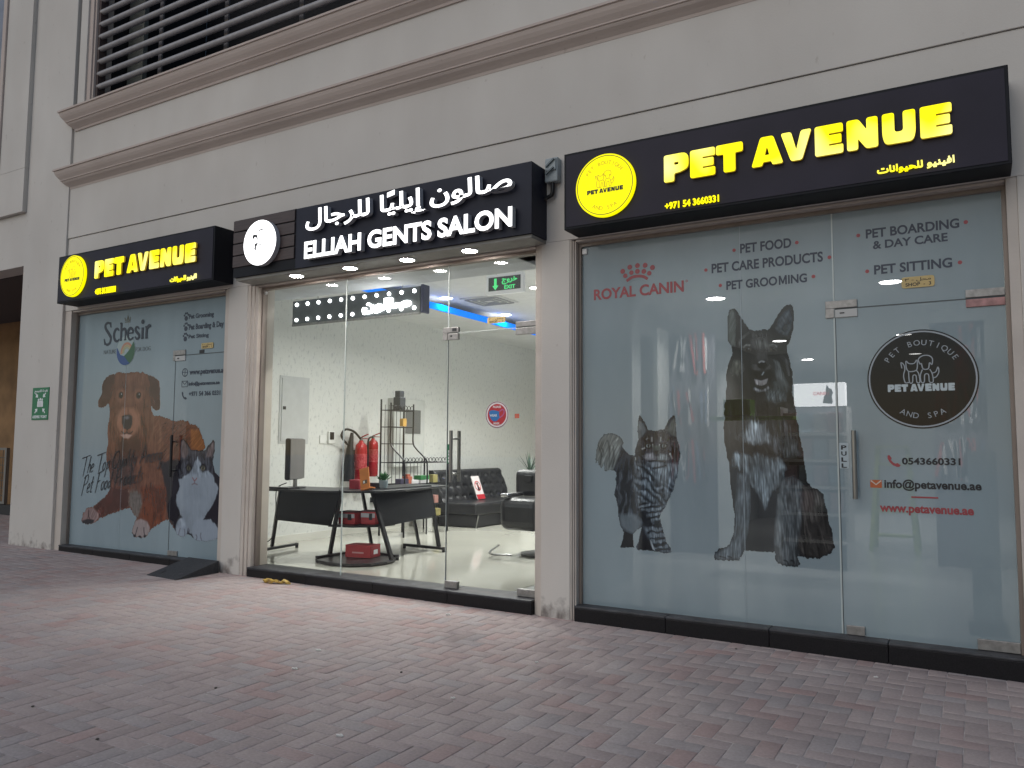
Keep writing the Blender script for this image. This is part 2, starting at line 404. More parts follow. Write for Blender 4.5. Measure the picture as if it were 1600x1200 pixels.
def wall_paint(name, base, stain):
    m = bpy.data.materials.new(name); m.use_nodes = True; nt = m.node_tree; N = nt.nodes; L = nt.links; b = N['Principled BSDF']
    b.inputs['Roughness'].default_value = 0.85; b.inputs['Specular IOR Level'].default_value = 0.25
    tc = N.new('ShaderNodeTexCoord')
    def noise(scale, stretch, det=5):
        mp = N.new('ShaderNodeMapping'); mp.inputs['Scale'].default_value = stretch; L.new(tc.outputs['Object'], mp.inputs[0])
        n = N.new('ShaderNodeTexNoise'); n.inputs['Scale'].default_value = scale; n.inputs['Detail'].default_value = det; L.new(mp.outputs[0], n.inputs['Vector']); return n
    def ramp(n, p0, p1, c0, c1):
        r = N.new('ShaderNodeValToRGB'); r.color_ramp.elements[0].position = p0; r.color_ramp.elements[1].position = p1
        r.color_ramp.elements[0].color = (*c0, 1); r.color_ramp.elements[1].color = (*c1, 1); L.new(n.outputs['Fac'], r.inputs[0]); return r
    big = ramp(noise(0.8, (1, 1, 1)), .3, .7, [c * .93 for c in base], [c * 1.04 for c in base])
    streak = ramp(noise(1.3, (2.0, 2.0, 0.6)), .32, .66, (0.955, 0.945, 0.94), (1, 1, 1))
    spots = ramp(noise(16, (1, 1, .6), 3), .24, .31, stain, (1, 1, 1))
    m1 = N.new('ShaderNodeMixRGB'); m1.blend_type = 'MULTIPLY'; m1.inputs[0].default_value = 1; L.new(big.outputs[0], m1.inputs[1]); L.new(streak.outputs[0], m1.inputs[2])
    m2 = N.new('ShaderNodeMixRGB'); m2.blend_type = 'MULTIPLY'; m2.inputs[0].default_value = .55; L.new(m1.outputs[0], m2.inputs[1]); L.new(spots.outputs[0], m2.inputs[2])
    # splashed dirt and scuffs, up to a hand above the paving
    sx = N.new('ShaderNodeSeparateXYZ'); L.new(tc.outputs['Object'], sx.inputs[0])
    mr = N.new('ShaderNodeMapRange'); mr.inputs[1].default_value = 0.0; mr.inputs[2].default_value = 0.30; mr.inputs[3].default_value = .30; mr.inputs[4].default_value = -.12; L.new(sx.outputs['Z'], mr.inputs[0])
    ad = N.new('ShaderNodeMath'); ad.operation = 'ADD'; L.new(noise(11, (1, 1, .8), 6).outputs['Fac'], ad.inputs[0]); L.new(mr.outputs[0], ad.inputs[1])
    rs = N.new('ShaderNodeValToRGB'); rs.color_ramp.elements[0].position = .64; rs.color_ramp.elements[1].position = .90; rs.color_ramp.elements[0].color = (0, 0, 0, 1); L.new(ad.outputs[0], rs.inputs[0])
    m3 = N.new('ShaderNodeMixRGB'); L.new(rs.outputs[0], m3.inputs[0]); L.new(m2.outputs[0], m3.inputs[1]); m3.inputs[2].default_value = (.20, .175, .16, 1)
    L.new(m3.outputs[0], b.inputs['Base Color'])
    bp = N.new('ShaderNodeBump'); bp.inputs['Strength'].default_value = .25; bp.inputs['Distance'].default_value = .004; L.new(noise(90, (1, 1, 1), 4).outputs['Fac'], bp.inputs['Height']); L.new(bp.outputs[0], b.inputs['Normal'])
    MATS[name] = m; return m

WALL = wall_paint('facade_paint', (0.56, 0.528, 0.487), (0.72, 0.68, 0.66))
TRIM = wall_paint('trim_paint', (0.49, 0.415, 0.372), (0.75, 0.70, 0.66))
JAMB = mat('jamb_paint', (0.50, 0.445, 0.395), .6, var=.1, vscale=4, bump=.15)
ALU = mat('anodised_frame', (0.23, 0.19, 0.165), .45, .3, var=.15, vscale=10, stretch=(1, 1, .2))
GRANITE = mat('black_granite', (0.012, 0.011, 0.013), .40, spec=.22, var=.7, vscale=160, bump=.05, bscale=150, col2=(0.006, 0.006, 0.007))
GRAN_TOP = mat('dusty_granite', (0.050, 0.050, 0.055), .5, spec=.3, var=.5, vscale=9, bump=.05)
STEEL = mat('brushed_steel', (0.30, 0.295, 0.29), .30, 1.0, var=.15, vscale=40, stretch=(1, 1, .1))
PATCH = mat('satin_patch_steel', (0.30, 0.29, 0.28), .42, .6, var=.25, vscale=30)
BLACKM = mat('black_metal', (0.014, 0.014, 0.016), .42, .2, var=.3, vscale=20)
SIGNBLK = mat('sign_panel', (0.021, 0.018, 0.031), .5, var=.2, vscale=3, spec=.22)
SIGNNAVY = mat('sign_panel_navy', (0.018, 0.020, 0.034), .5, var=.2, vscale=3, spec=.22)
SIGNEDGE = mat('sign_edge', (0.006, 0.007, 0.011), .55, var=.2, spec=.2)
CLAD = mat('brown_cladding', (0.058, 0.038, 0.036), .55, var=.35, vscale=14, stretch=(.3, 1, 6), bump=.1)
SOFFIT = mat('sign_soffit', (0.22, 0.21, 0.19), .6, var=.15)
YEL = mat('yellow_face', (0.30, 0.26, 0.0), .5, spec=.2, emit=(1.0, 0.93, 0.0), estr=1.0)
YELHOT = mat('yellow_lit_letter', (0.3, 0.26, 0.0), .5, spec=.2, emit=(1.0, 0.90, 0.03), estr=1.3)
YELSIDE = mat('yellow_letter_side', (0.5, 0.4, 0.03), .6, emit=(1.0, 0.62, 0.03), estr=.22)
_n = YELHOT.node_tree; _b = _n.nodes['Principled BSDF']; _t = _n.nodes.new('ShaderNodeTexNoise'); _t.inputs['Scale'].default_value = 2.6; _t.inputs['Detail'].default_value = 1.0      # uneven LEDs behind the faces
_c = _n.nodes.new('ShaderNodeTexCoord'); _n.links.new(_c.outputs['Object'], _t.inputs['Vector']); _r = _n.nodes.new('ShaderNodeValToRGB'); _r.color_ramp.elements[0].position = .45; _r.color_ramp.elements[1].position = .72
_r.color_ramp.elements[0].color = (1, .88, .0, 1); _r.color_ramp.elements[1].color = (1, .96, .42, 1); _n.links.new(_t.outputs['Fac'], _r.inputs[0]); _n.links.new(_r.outputs[0], _b.inputs['Emission Color'])
WHT = mat('white_lit_letter', (0.8, 0.8, 0.8), .5, emit=(1, 1, 1), estr=2.2)
WSIDE = mat('letter_return', (0.42, 0.42, 0.44), .5)
INKBLK = mat('black_ink', (0.012, 0.012, 0.015), .5, var=.1)
INKDK = INKS if False else mat('slate_ink', S(34, 42, 58, 1.3), .4, var=.1)
INKRED = mat('red_ink', (0.30, 0.045, 0.055), .4, var=.15, vscale=30)
INKPALE = mat('pale_ink', (0.30, 0.33, 0.36), .4, var=.1)
GLASS = glass_material('clear_glass')
FILM3 = film_material('frosted_film_blue_grey', (0.25, 0.315, 0.345), 0.82)
FILM1 = film_material('frosted_film_pale', (0.265, 0.335, 0.368), 0.90)
INK3 = film_material('printed_film_dark', None, 0.92, ink=True)
INK1 = film_material('printed_film', None, 0.9, ink=True)
LAMP = mat('lamp_lens', (0.9, 0.9, 0.9), .4, emit=(1, 0.98, 0.95), estr=14)
RING = mat('lamp_ring', (0.7, 0.7, 0.7), .35)

# ------------------------------------------------------------------ ground
W = 5.54; YG = 5.646; FZ = 0.10
gz = lambda x: -0.029 - 0.0064 * x
bm_ = MB(); bm_.add([(x, y, gz(x) - 0.0030) for x, y in ((-60, -60), (60, -60), (60, 30), (-60, 30))], [(0, 1, 2, 3)])
struct(bm_.build('ground', mat('joint_sand', (0.47, 0.415, 0.40), .95, var=.35, vscale=12, bump=.3)))

def paver_material():
    m = bpy.data.materials.new('paver'); m.use_nodes = True; nt = m.node_tree; N = nt.nodes; L = nt.links; b = N['Principled BSDF']
    b.inputs['Roughness'].default_value = .8; b.inputs['Specular IOR Level'].default_value = .3
    a = N.new('ShaderNodeAttribute'); a.attribute_name = 'ink'; tc = N.new('ShaderNodeTexCoord')
    def noise(s, d):
        n = N.new('ShaderNodeTexNoise'); n.inputs['Scale'].default_value = s; n.inputs['Detail'].default_value = d; L.new(tc.outputs['Object'], n.inputs['Vector']); return n
    r = N.new('ShaderNodeValToRGB'); r.color_ramp.elements[0].position = .38; r.color_ramp.elements[1].position = .66; r.color_ramp.elements[0].color = (0, 0, 0, 1); L.new(noise(1.6, 7).outputs['Fac'], r.inputs[0])
    mx = N.new('ShaderNodeMixRGB'); L.new(r.outputs[0], mx.inputs[0]); L.new(a.outputs['Color'], mx.inputs[1]); mx.inputs[2].default_value = (0.40, 0.348, 0.33, 1)   # blown dust
    sc = N.new('ShaderNodeMath'); sc.operation = 'MULTIPLY'; sc.inputs[1].default_value = .55; L.new(r.outputs[0], sc.inputs[0]); L.new(sc.outputs[0], mx.inputs[0])
    r2 = N.new('ShaderNodeValToRGB'); r2.color_ramp.elements[0].position = .3; r2.color_ramp.elements[1].position = .7; r2.color_ramp.elements[0].color = (.86, .85, .85, 1); r2.color_ramp.elements[1].color = (1.06, 1.05, 1.04, 1); L.new(noise(70, 5).outputs['Fac'], r2.inputs[0])
    m2 = N.new('ShaderNodeMixRGB'); m2.blend_type = 'MULTIPLY'; m2.inputs[0].default_value = 1; L.new(mx.outputs[0], m2.inputs[1]); L.new(r2.outputs[0], m2.inputs[2])
    r3 = N.new('ShaderNodeValToRGB'); r3.color_ramp.elements[0].position = .30; r3.color_ramp.elements[1].position = .42; r3.color_ramp.elements[0].color = (.72, .70, .70, 1); L.new(noise(2.7, 4).outputs['Fac'], r3.inputs[0])
    m3 = N.new('ShaderNodeMixRGB'); m3.blend_type = 'MULTIPLY'; m3.inputs[0].default_value = .35; L.new(m2.outputs[0], m3.inputs[1]); L.new(r3.outputs[0], m3.inputs[2])
    r4 = N.new('ShaderNodeValToRGB'); r4.color_ramp.elements[0].position = .70; r4.color_ramp.elements[1].position = .76; r4.color_ramp.elements[0].color = (0, 0, 0, 1); r4.color_ramp.elements[1].color = (.7, .7, .7, 1); L.new(noise(38, 3).outputs['Fac'], r4.inputs[0])
    m4_ = N.new('ShaderNodeMixRGB'); L.new(r4.outputs[0], m4_.inputs[0]); L.new(m3.outputs[0], m4_.inputs[1]); m4_.inputs[2].default_value = (.46, .43, .41, 1)
    r5 = N.new('ShaderNodeValToRGB'); r5.color_ramp.elements[0].position = .26; r5.color_ramp.elements[1].position = .32; r5.color_ramp.elements[0].color = (.55, .53, .52, 1); L.new(noise(21, 4).outputs['Fac'], r5.inputs[0])
    m5_ = N.new('ShaderNodeMixRGB'); m5_.blend_type = 'MULTIPLY'; m5_.inputs[0].default_value = .4; L.new(m4_.outputs[0], m5_.inputs[1]); L.new(r5.outputs[0], m5_.inputs[2])
    L.new(m5_.outputs[0], b.inputs['Base Color'])
    bp = N.new('ShaderNodeBump'); bp.inputs['Strength'].default_value = .35; bp.inputs['Distance'].default_value = .004; L.new(noise(110, 4).outputs['Fac'], bp.inputs['Height']); L.new(bp.outputs[0], b.inputs['Normal'])
    return m

def pavement():
    s = 0.1; V, F, C = [], [], []
    def brick(x0, x1, y0, y1):
        g = 0.0018 + RNG.random() * .0012; x0 += g; x1 -= g; y0 += g; y1 -= g; e = 0.0035
        dz = RNG.normal(0, .0006); tx, ty = RNG.normal(0, .004, 2)
        cx, cy = (x0 + x1) / 2, (y0 + y1) / 2
        z = lambda x, y: gz(x) + dz + tx * (x - cx) + ty * (y - cy)
        k = len(V)
        for (a, b2, c, d, h) in ((x0, x1, y0, y1, -.02), (x0, x1, y0, y1, -.0018), (x0 + e, x1 - e, y0 + e, y1 - e, 0)):
            for x, y in ((a, c), (b2, c), (b2, d), (a, d)): V.append((x, y, z(x, y) + h))
        for r0 in (0, 4):
            for i in range(4): F.append((k + r0 + i, k + r0 + (i + 1) % 4, k + r0 + 4 + (i + 1) % 4, k + r0 + 4 + i))
        F.append((k + 8, k + 9, k + 10, k + 11))
        t = RNG.random(); base = np.array([0.315, 0.259, 0.246]) * (0.93 + .14 * RNG.random())
        if t > .86: base = np.array([0.328, 0.238, 0.222]) * (0.93 + .10 * RNG.random())
        elif t < .2: base = np.array([0.302, 0.268, 0.262]) * (0.94 + .12 * RNG.random())
        base = base * 1.10 * (1.0 + 0.06 * math.sin(cx * .9 + 1.3 * math.sin(cy * .7)))
        C.extend([(*base, 1)] * 12)
    for a in range(-175, 38):
        for b2 in range(4, 86):
            x, y = a * s, b2 * s
            if y > 5.55 and x > -10.6: continue
            if y < 0.9 - 0.0 or (x > 2.6): continue
            d = (a - b2) % 4
            if d == 0: brick(x, x + 2 * s, y, y + s)
            elif d == 3: brick(x, x + s, y, y + 2 * s)
    o = grid_mesh('pavement', np.array(V), np.array(F), np.array(C), paver_material(), None)
    return struct(o)
pavement()

# ------------------------------------------------------------------ the building
OPEN = [(-9.58, -6.80), (-6.305, -3.06), (-2.695, 0.205)]
HEAD = 2.935
bld = thing('building', 'pale cream rendered building with moulded cornices above three ground floor shops', 'building', (-5, 5.6, 0))
for x0, x1 in ((-6.715, -6.43), (-2.99, -2.735), (0.262, 4.0)): MB().box(x0, x1, W, 5.80, -.3, HEAD + .02).build('pillar', WALL, bld, .006)
MB().box(-10.665, -9.715, 5.51, 5.80, -.3, 9.0).build('pilaster', WALL, bld, .006)
MB().box(-9.715, 4.0, W, 5.80, HEAD + .02, 3.868).build('lintel_wall', WALL, bld, .004)
MB().box(-9.715, 4.0, W - .012, 5.80, 3.872, 4.55).box(-9.715, 4.0, W, 5.80, 4.552, 5.30).build('upper_wall', WALL, bld, .004)
MB().box(-9.715, 4.0, 5.56, 5.80, 3.866, 3.874).build('shadow_groove', SIGNEDGE, bld)  # near-black strip paints in the shadow line of the groove
# door-reveal mouldings on both sides of each opening
j = MB(); fr = MB()
for k, (x0, x1) in enumerate(OPEN):
    for sx, xe in ((1, x0), (-1, x1)):
        out = {(0, 1): -9.715, (0, -1): -6.715, (1, 1): -6.43, (1, -1): -2.99, (2, 1): -2.735, (2, -1): .262}[(k, sx)]
        n = 1 if (k, sx) in ((0, 1), (2, -1)) else 3
        for q in range(n):
            a, b2 = out + (xe - out) * q / n, out + (xe - out) * (q + 1) / n
            j.box(min(a, b2), max(a, b2), W + .006 + .012 * q, 5.79, -.3, HEAD + .018 - .003 * q)
    fr.box(x0 + .001, x0 + .022, YG - .03, YG + .03, .104, HEAD - .004); fr.box(x1 - .022, x1 - .001, YG - .03, YG + .03, .104, HEAD - .004)
    fr.box(x0 + .023, x1 - .023, YG - .03, YG + .03, HEAD - .03, HEAD - .004)
    j.box(x0 + .003, x1 - .003, W + .02, YG - .045, HEAD + .0, HEAD + .016); j.box(x0 + .003, x1 - .003, YG - .04, 5.79, HEAD - .002, HEAD + .014)
j.build('door_surround', JAMB, bld, .003)
fr.build('glazing_frame', ALU, bld)
# cornices: profile (projection, height), returned at the left end
def cornice(z0, z1, x_end, name):
    hgt = z1 - z0
    prof = [(0, 0), (.015, 0), (.02, .10), (.045, .20), (.075, .30), (.085, .36), (.085, .40), (.098, .41), (.098, .46), (.108, .52), (.126, .62), (.142, .74), (.150, .84), (.150, .90), (.165, .91), (.165, 1.0), (0, 1.0)]
    b = MB(); vs = []
    for d, t in prof: vs.append((x_end - d, W - d, z0 + t * hgt)); vs.append((4.0, W - d, z0 + t * hgt)); vs.append((x_end - d, 5.70, z0 + t * hgt))
    fs = []
    for i in range(len(prof) - 1):
        a = 3 * i; fs.append((a, a + 1, a + 4, a + 3)); fs.append((a + 2, a, a + 3, a + 5))
    b.add(vs, fs); o = b.build(name, TRIM, bld, smooth=False)
    return o
cornice(4.50, 4.735, -9.70, 'cornice')
cornice(5.245, 5.485, -9.66, 'cornice')
MB().box(-9.66, 4.0, 5.50, 5.80, 5.487, 5.53).build('sill', TRIM, bld, .008)
# bay above: opening with the louvre pipes
LX0, LX1, LZ0, LZ1 = -9.40, -1.2, 5.53, 9.0
MB().box(-9.66, LX0 - .11, W - .012, 5.80, 5.53, 9).build('upper_wall', WALL, bld, .004)
MB().box(LX1, 4.0, W, 5.80, 5.53, 9).build('upper_wall', WALL, bld, .004)
MB().box(LX0 - .11, LX0 - .03, W + .01, 5.80, 5.53, 9).box(LX0 - .03, LX0, W + .03, 5.8, 5.53, 9).build('louvre_jamb', TRIM, bld, .004)
lv = thing('louvre_screen', 'screen of horizontal grey pipes over dark opening high on facade', 'louvre', (LX0, W, 5.53))
PIPE = mat('pipe_paint', (0.30, 0.285, 0.285), .45, .1, var=.15, vscale=12)
b = MB(); z = 5.635; nz = 0
while z < 8.6:
    b.tube([(LX0 + .015, W + .09, z), (LX1, W + .09, z)], .034, 12); z += .163; nz += 1
b.build('louvre_pipes', PIPE, lv, smooth=True)
b = MB()
for x in np.arange(-8.28, LX1, 1.17): b.box(x - .03, x + .03, W + .16, W + .18, 5.53, 8.9)
b.build('louvre_posts', mat('post_paint', (.16, .145, .14), .6), lv)
b = MB(); b.box(LX0 + .001, LX0 + .04, W + .06, W + .16, 5.53, 8.9); b.build('louvre_end_bracket', mat('bracket_rust', (.07, .045, .042), .7, var=.3), lv)
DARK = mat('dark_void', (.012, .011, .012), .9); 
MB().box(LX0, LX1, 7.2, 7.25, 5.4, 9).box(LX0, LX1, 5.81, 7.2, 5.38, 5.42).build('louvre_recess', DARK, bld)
MB().box(LX0 + .02, LX0 + .34, 6.0, 6.06, 5.44, 8.9).build('recess_pier', mat('recess_render', (.16, .165, .15), .9, var=.2), bld)
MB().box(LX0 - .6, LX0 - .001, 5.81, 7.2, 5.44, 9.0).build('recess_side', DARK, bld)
# forward bay at the far left with a window, and the passage below
MB().box(-17, -10.665, 5.455, 5.80, 4.345, 4.935).build('forward_bay', WALL, bld, .006)
MB().box(-11.285, -10.665, 5.455, 5.80, 4.936, 9).build('forward_bay', WALL, bld, .003)
MB().box(-17, -10.667, 5.515, 5.80, 3.63, 4.343).build('passage_lintel', WALL, bld, .005)
win = thing('window', 'grey curtained upper window with cream surround, far left', 'window', (-12, 5.4, 4.94))
MB().box(-17, -11.30, 5.43, 5.50, 4.94, 5.02).box(-11.38, -11.29, 5.43, 5.50, 5.021, 9).build('frame', TRIM, win, .008)
MB().box(-17, -11.382, 5.49, 5.50, 5.021, 9).build('pane', mat('curtain_glass', (.20, .20, .215), .2, var=.3, vscale=5), win)
PASS = mat('passage_wall', (.30, .17, .075), .85, var=.35, vscale=2.5, bump=.2)
MB().box(-18, -10.0, 8.0, 8.1, -.2, 3.62).build('passage_back_wall', PASS, bld)
MB().box(-10.664, -10.6, 5.82, 8.0, -.2, 3.62).build('passage_side_wall', PASS, bld)
MB().box(-18, -10.0, 5.81, 8.1, 3.62, 3.7).build('passage_ceiling', mat('passage_ceiling_paint', (.07, .055, .05), .9), bld)
ga = at(12, 700, Y=7.6)
ft = thing('fence_panel', 'grey metal mesh fence panel in dim passage', 'fence', (ga.x - .6, 7.6, 0))
b = MB(); x1 = ga.x
for x in (x1, x1 - 1.3): b.box(x - .03, x + .03, 7.57, 7.63, .25, 1.24)
b.box(x1 - 1.3, x1, 7.58, 7.62, 1.20, 1.24).box(x1 - 1.3, x1, 7.58, 7.62, .25, .29)
b.build('frame', mat('fence_grey', (.20, .19, .175), .6, .3), ft)
b = MB()
for i in range(1, 7): b.box(x1 - 1.3, x1, 7.595, 7.605, .25 + .135 * i, .262 + .135 * i)
for i in range(1, 10): b.box(x1 - .13 * i - .005, x1 - .13 * i + .005, 7.594, 7.6, .27, 1.22)
b.build('mesh_bars', mat('fence_dark', (.09, .09, .08), .6, .3), ft)
MB().box(x1 - 2, x1 + .3, 7.55, 7.66, gz(-13) - .02, .24).build('plinth', mat('plinth_dark', (.03, .03, .03), .8), ft)

# granite step under each shopfront
def step(x0, x1, label):
    o = thing('granite_step', label, 'step', ((x0 + x1) / 2, 5.6, 0), 'granite steps under the shopfronts')
    n = max(2, int(round((x1 - x0) / .78))); b = MB()
    for i in range(n):
        a, c = x0 + (x1 - x0) * i / n, x0 + (x1 - x0) * (i + 1) / n
        b.box(a + .0012, c - .0012, 5.527, 5.80, -.2, .085)
    b.build('riser', GRANITE, o, .004)
    b = MB()
    for i in range(n):
        a, c = x0 + (x1 - x0) * i / n, x0 + (x1 - x0) * (i + 1) / n
        b.box(a + .001, c - .001, 5.522, 5.80, .0855, .1035)
    b.build('tread', GRAN_TOP, o, .006)
step(OPEN[0][0] + .003, OPEN[0][1] - .003, 'black granite step carrying the rubber ramp')
step(OPEN[1][0] + .003, OPEN[1][1] - .003, 'black granite step below the clear salon windows')
step(OPEN[2][0] + .003, OPEN[2][1] - .003, 'black granite step below the glass with the shepherd dog')

# ------------------------------------------------------------------ shop signs
SY = 5.283
def heavy(ch, x0, x1, z0, z1):
    """one fat rounded capital filling the box"""
    w_, h = x1 - x0, z1 - z0; r = .085 * h
    P = lambda pts: rounded([(x0 + q[0] * w_, z0 + q[1] * h) + tuple(q[2:]) for q in pts], r)
    if ch == 'P': return [P([(0, 0), (.42, 0), (.42, .30), (.62, .30, .25 * h), (1, .42, .25 * h), (1, 1, .3 * h), (0, 1)]), P([(.42, .60, .01), (.60, .60, .04 * h), (.60, .70, .04 * h), (.42, .70, .01)])[::-1]]
    if ch == 'E': return [P([(0, 0), (1, 0), (1, .295, .05 * h), (.50, .295, .004), (.50, .355, .004), (.94, .355, .05 * h), (.94, .645, .05 * h), (.50, .645, .004), (.50, .705, .004), (1, .705, .05 * h), (1, 1), (0, 1)])]
    if ch == 'T': return [P([(.28, 0), (.72, 0), (.72, .66, .01), (1, .66), (1, 1), (0, 1), (0, .66), (.28, .66, .01)])]
    if ch == 'A': return [P([(0, 0), (.34, 0), (.37, .13, .01), (.63, .13, .01), (.66, 0), (1, 0), (.70, 1), (.30, 1)]), P([(.43, .36, .005), (.57, .36, .005), (.52, .60, .02), (.48, .60, .02)])[::-1]]
    if ch == 'V': return [P([(.32, 0), (.68, 0), (1, 1), (.66, 1), (.50, .36, .01), (.34, 1), (0, 1)])]
    if ch == 'N': return [P([(0, 0), (.36, 0), (.36, .36, .01), (.62, 0), (1, 0), (1, 1), (.64, 1), (.64, .62, .01), (.38, 1), (0, 1)])]
    if ch == 'U': return [P([(0, .28, .28 * h), (.08, 0, .3 * h), (.92, 0, .3 * h), (1, .28, .28 * h), (1, 1), (.63, 1), (.63, .36, .1 * h), (.37, .36, .1 * h), (.37, 1), (0, 1)])]
SPANS = [('P', 123, 240), ('E', 248, 367), ('T', 372, 500), ('A', 540, 692), ('V', 682, 830), ('E', 845, 980), ('N', 998, 1147), ('U', 1168, 1328), ('E', 1350, 1503)]
def avenue(name, rect, Y, depth, m, parent, face=None):
    X0, X1, Z0, Z1 = rect; out = []
    # the letters on the photograph, brought back to even spacing on the sign
    ref = [(at(1000 + a / 3.077, 236, Y=SY).x, at(1000 + c / 3.077, 236, Y=SY).x) for _, a, c in SPANS]
    r0, r1 = ref[0][0], ref[-1][1]
    for (ch, _, _), (a, c) in zip(SPANS, ref):
        out.append(filled(name, heavy(ch, X0 + (a - r0) / (r1 - r0) * (X1 - X0), X0 + (c - r0) / (r1 - r0) * (X1 - X0), Z0, Z1), Y, depth, m, parent, face))
    return out

def avenue_joined(name, rect, Y, depth, m, parent):
    objs = avenue(name, rect, Y, depth, m, parent); me = bpy.data.meshes.new(name); bm = bmesh.new()
    for o in objs: bm.from_mesh(o.data)
    bm.to_mesh(me); bm.free(); me.materials.append(m)
    for o in objs: bpy.data.objects.remove(o)
    return finish(name, me, None, parent)

def arc_text(name, body, cx, cz, r, a_mid, span, hgt, Y, m, parent, flip=False, bold=0.0):
    mb = MB(); n = len(body)
    for i, ch in enumerate(body):
        if ch == ' ': continue
        vs, fs = text_mesh(ch, bold, .1); lo, hi = vs.min(0), vs.max(0); sc = hgt / .70
        a = a_mid + (-1 if not flip else 1) * span * (i / (n - 1) - .5)
        for f in (0,):
            pts = []
            for v in vs:
                u = (v[0] - (lo[0] + hi[0]) / 2) * sc; t = v[1] * sc
                if not flip: rr = r + t; px = cx + rr * math.cos(a) + u * math.sin(a); pz = cz + rr * math.sin(a) - u * math.cos(a)
                else: rr = r - t; px = cx + rr * math.cos(a) - u * math.sin(a); pz = cz + rr * math.sin(a) + u * math.cos(a)
                pts.append((px, Y - (v[2] - lo[2]) / (hi[2] - lo[2]) * .002, pz))
            mb.add(pts, fs)
    return mb.build(name, m, parent)

def pet_lines(cx, cz, s):
    """line drawing of a cat and a dog side by side, unit about 1 wide"""
    L = [[(-.48, .10), (-.50, .28), (-.42, .20), (-.40, .06), (-.44, -.12), (-.40, -.34), (-.30, -.34)],
         [(-.36, .12), (-.36, .32), (-.28, .24), (-.14, .24), (-.06, .34), (-.06, .08), (-.14, -.0), (-.30, .0), (-.36, .12)],
         [(-.30, -.02), (-.28, -.34), (-.20, -.34), (-.18, -.14), (-.10, -.14), (-.08, -.34), (.0, -.34), (-.02, -.1), (-.08, .02)],
         [(.02, .20), (-.02, .36), (.10, .46), (.26, .46), (.36, .36), (.34, .18), (.28, .24), (.24, .06), (.10, .06), (.06, .22), (.02, .20)],
         [(.08, .04), (.02, -.14), (.04, -.34), (.12, -.34), (.14, -.12), (.24, -.12), (.26, -.34), (.36, -.34), (.34, -.1), (.28, .04)],
         [(.34, -.08), (.44, -.04), (.50, .10), (.52, -.06), (.44, -.20), (.36, -.22)]]
    return [[(cx + x * s, cz + z * s) for x, z in l] for l in L]

def emblem(cx, cz, r, Y, parent, ink, small_bold=0.0):
    filled('ring', [circle(cx, cz, r * .945), circle(cx, cz, r * .925)[::-1]], Y, .0015, ink, parent)
    b = MB()
    for q_, l in enumerate(pet_lines(cx, cz + .16 * r, .62 * r)):
        rb = ribbon(spline(l, 4), .022 * r); n = len(rb) // 2
        b.add([(x, Y - .0015 - .0003 * q_, z) for x, z in rb], [(i, i + 1, 2 * n - 2 - i, 2 * n - 1 - i) for i in range(n - 1)])
    b.build('pets_drawing', ink, parent)

YELINK = mat('amber_ink', (.35, .28, .02), .6, emit=(1, .72, 0), estr=.35)
def pet_sign(label, x0, x1, z0, z1, disc_c, disc_r, word, phone, arab, rounded_glow=True):
    s = thing('shop_sign', label, 'shop sign', ((x0 + x1) / 2, 5.4, z0), 'black lightbox signs with yellow letters')
    MB().box(x0, x1, SY + .004, W - .001, z0, z1).build('sign_box', SIGNEDGE, s, .004)
    MB().box(x0 + .02, x1 - .02, SY - .001, SY + .003, z0 + .02, z1 - .02).build('sign_face', SIGNBLK, s)
    d = MB().lathe((disc_c[0], SY, disc_c[1]), [(disc_r, -.002), (disc_r, -.030), (disc_r * .985, -.033)], 72, 'Y').build('logo_disc', YEL, s)
    emblem(disc_c[0], disc_c[1], disc_r, SY - .0335, d, YELINK)
    filled('black_ring', [circle(disc_c[0], disc_c[1], disc_r * .945), circle(disc_c[0], disc_c[1], disc_r * .925)[::-1]], SY - .0352, .001, INKBLK, d)
    avenue_joined('disc_name', (disc_c[0] - .60 * disc_r, disc_c[0] + .62 * disc_r, disc_c[1] - .24 * disc_r, disc_c[1] - .10 * disc_r), SY - .0335, .0015, INKBLK, d)
    arc_text('disc_lettering', 'PET BOUTIQUE', disc_c[0], disc_c[1], disc_r * .66, R(90), R(108), disc_r * .12, SY - .0335, YELINK, d)
    arc_text('disc_lettering', 'AND SPA', disc_c[0], disc_c[1], disc_r * .79, R(270), R(58), disc_r * .12, SY - .0335, YELINK, d, flip=True)
    avenue('letter', word, SY - .014, .018, YELSIDE, s, YELHOT)
    text('phone_number', '+971 54 3660331', phone, SY - .006, YELHOT, s, .022, .010)
    text('arabic_name', 'ﺕﺎﻧﺍﻮﻴﺤﻠﻟ ﻮﻴﻨﻴﻓﺍ', arab, SY - .006, YELHOT, s, .03, .010)
    return s
def disc_of(cx, cy, l, r_):
    c = at(cx, cy, Y=SY); return (c.x, c.z), (at(r_, cy, Y=SY).x - at(l, cy, Y=SY).x) / 2 * 1.0
dc, dr = disc_of(947.5, 291, 903, 992)
pet_sign('black shop sign with yellow PET AVENUE letters above the shepherd dog window', -2.658, .234, 2.958, 3.552, dc, dr * 1.03,
         prect((1040.6, 247), (1040, 289), (1488.5, 210), SY), prect((1039, 319), (1040, 329.5), (1124, 314.5), SY), prect((1371, 262.5), (1371, 276.5), (1492, 257), SY))
dc, dr = disc_of(117, 432, 99, 135)
pet_sign('small looking black shop sign with yellow PET AVENUE letters above the golden dog window', -9.45, -6.652, 2.988, 3.556, dc, dr * 1.04,
         prect((152.5, 408), (151.5, 435), (309, 411), SY), prect((150.5, 451), (150, 460.5), (181.5, 457), SY), prect((267, 434), (267, 443.5), (308, 437), SY))

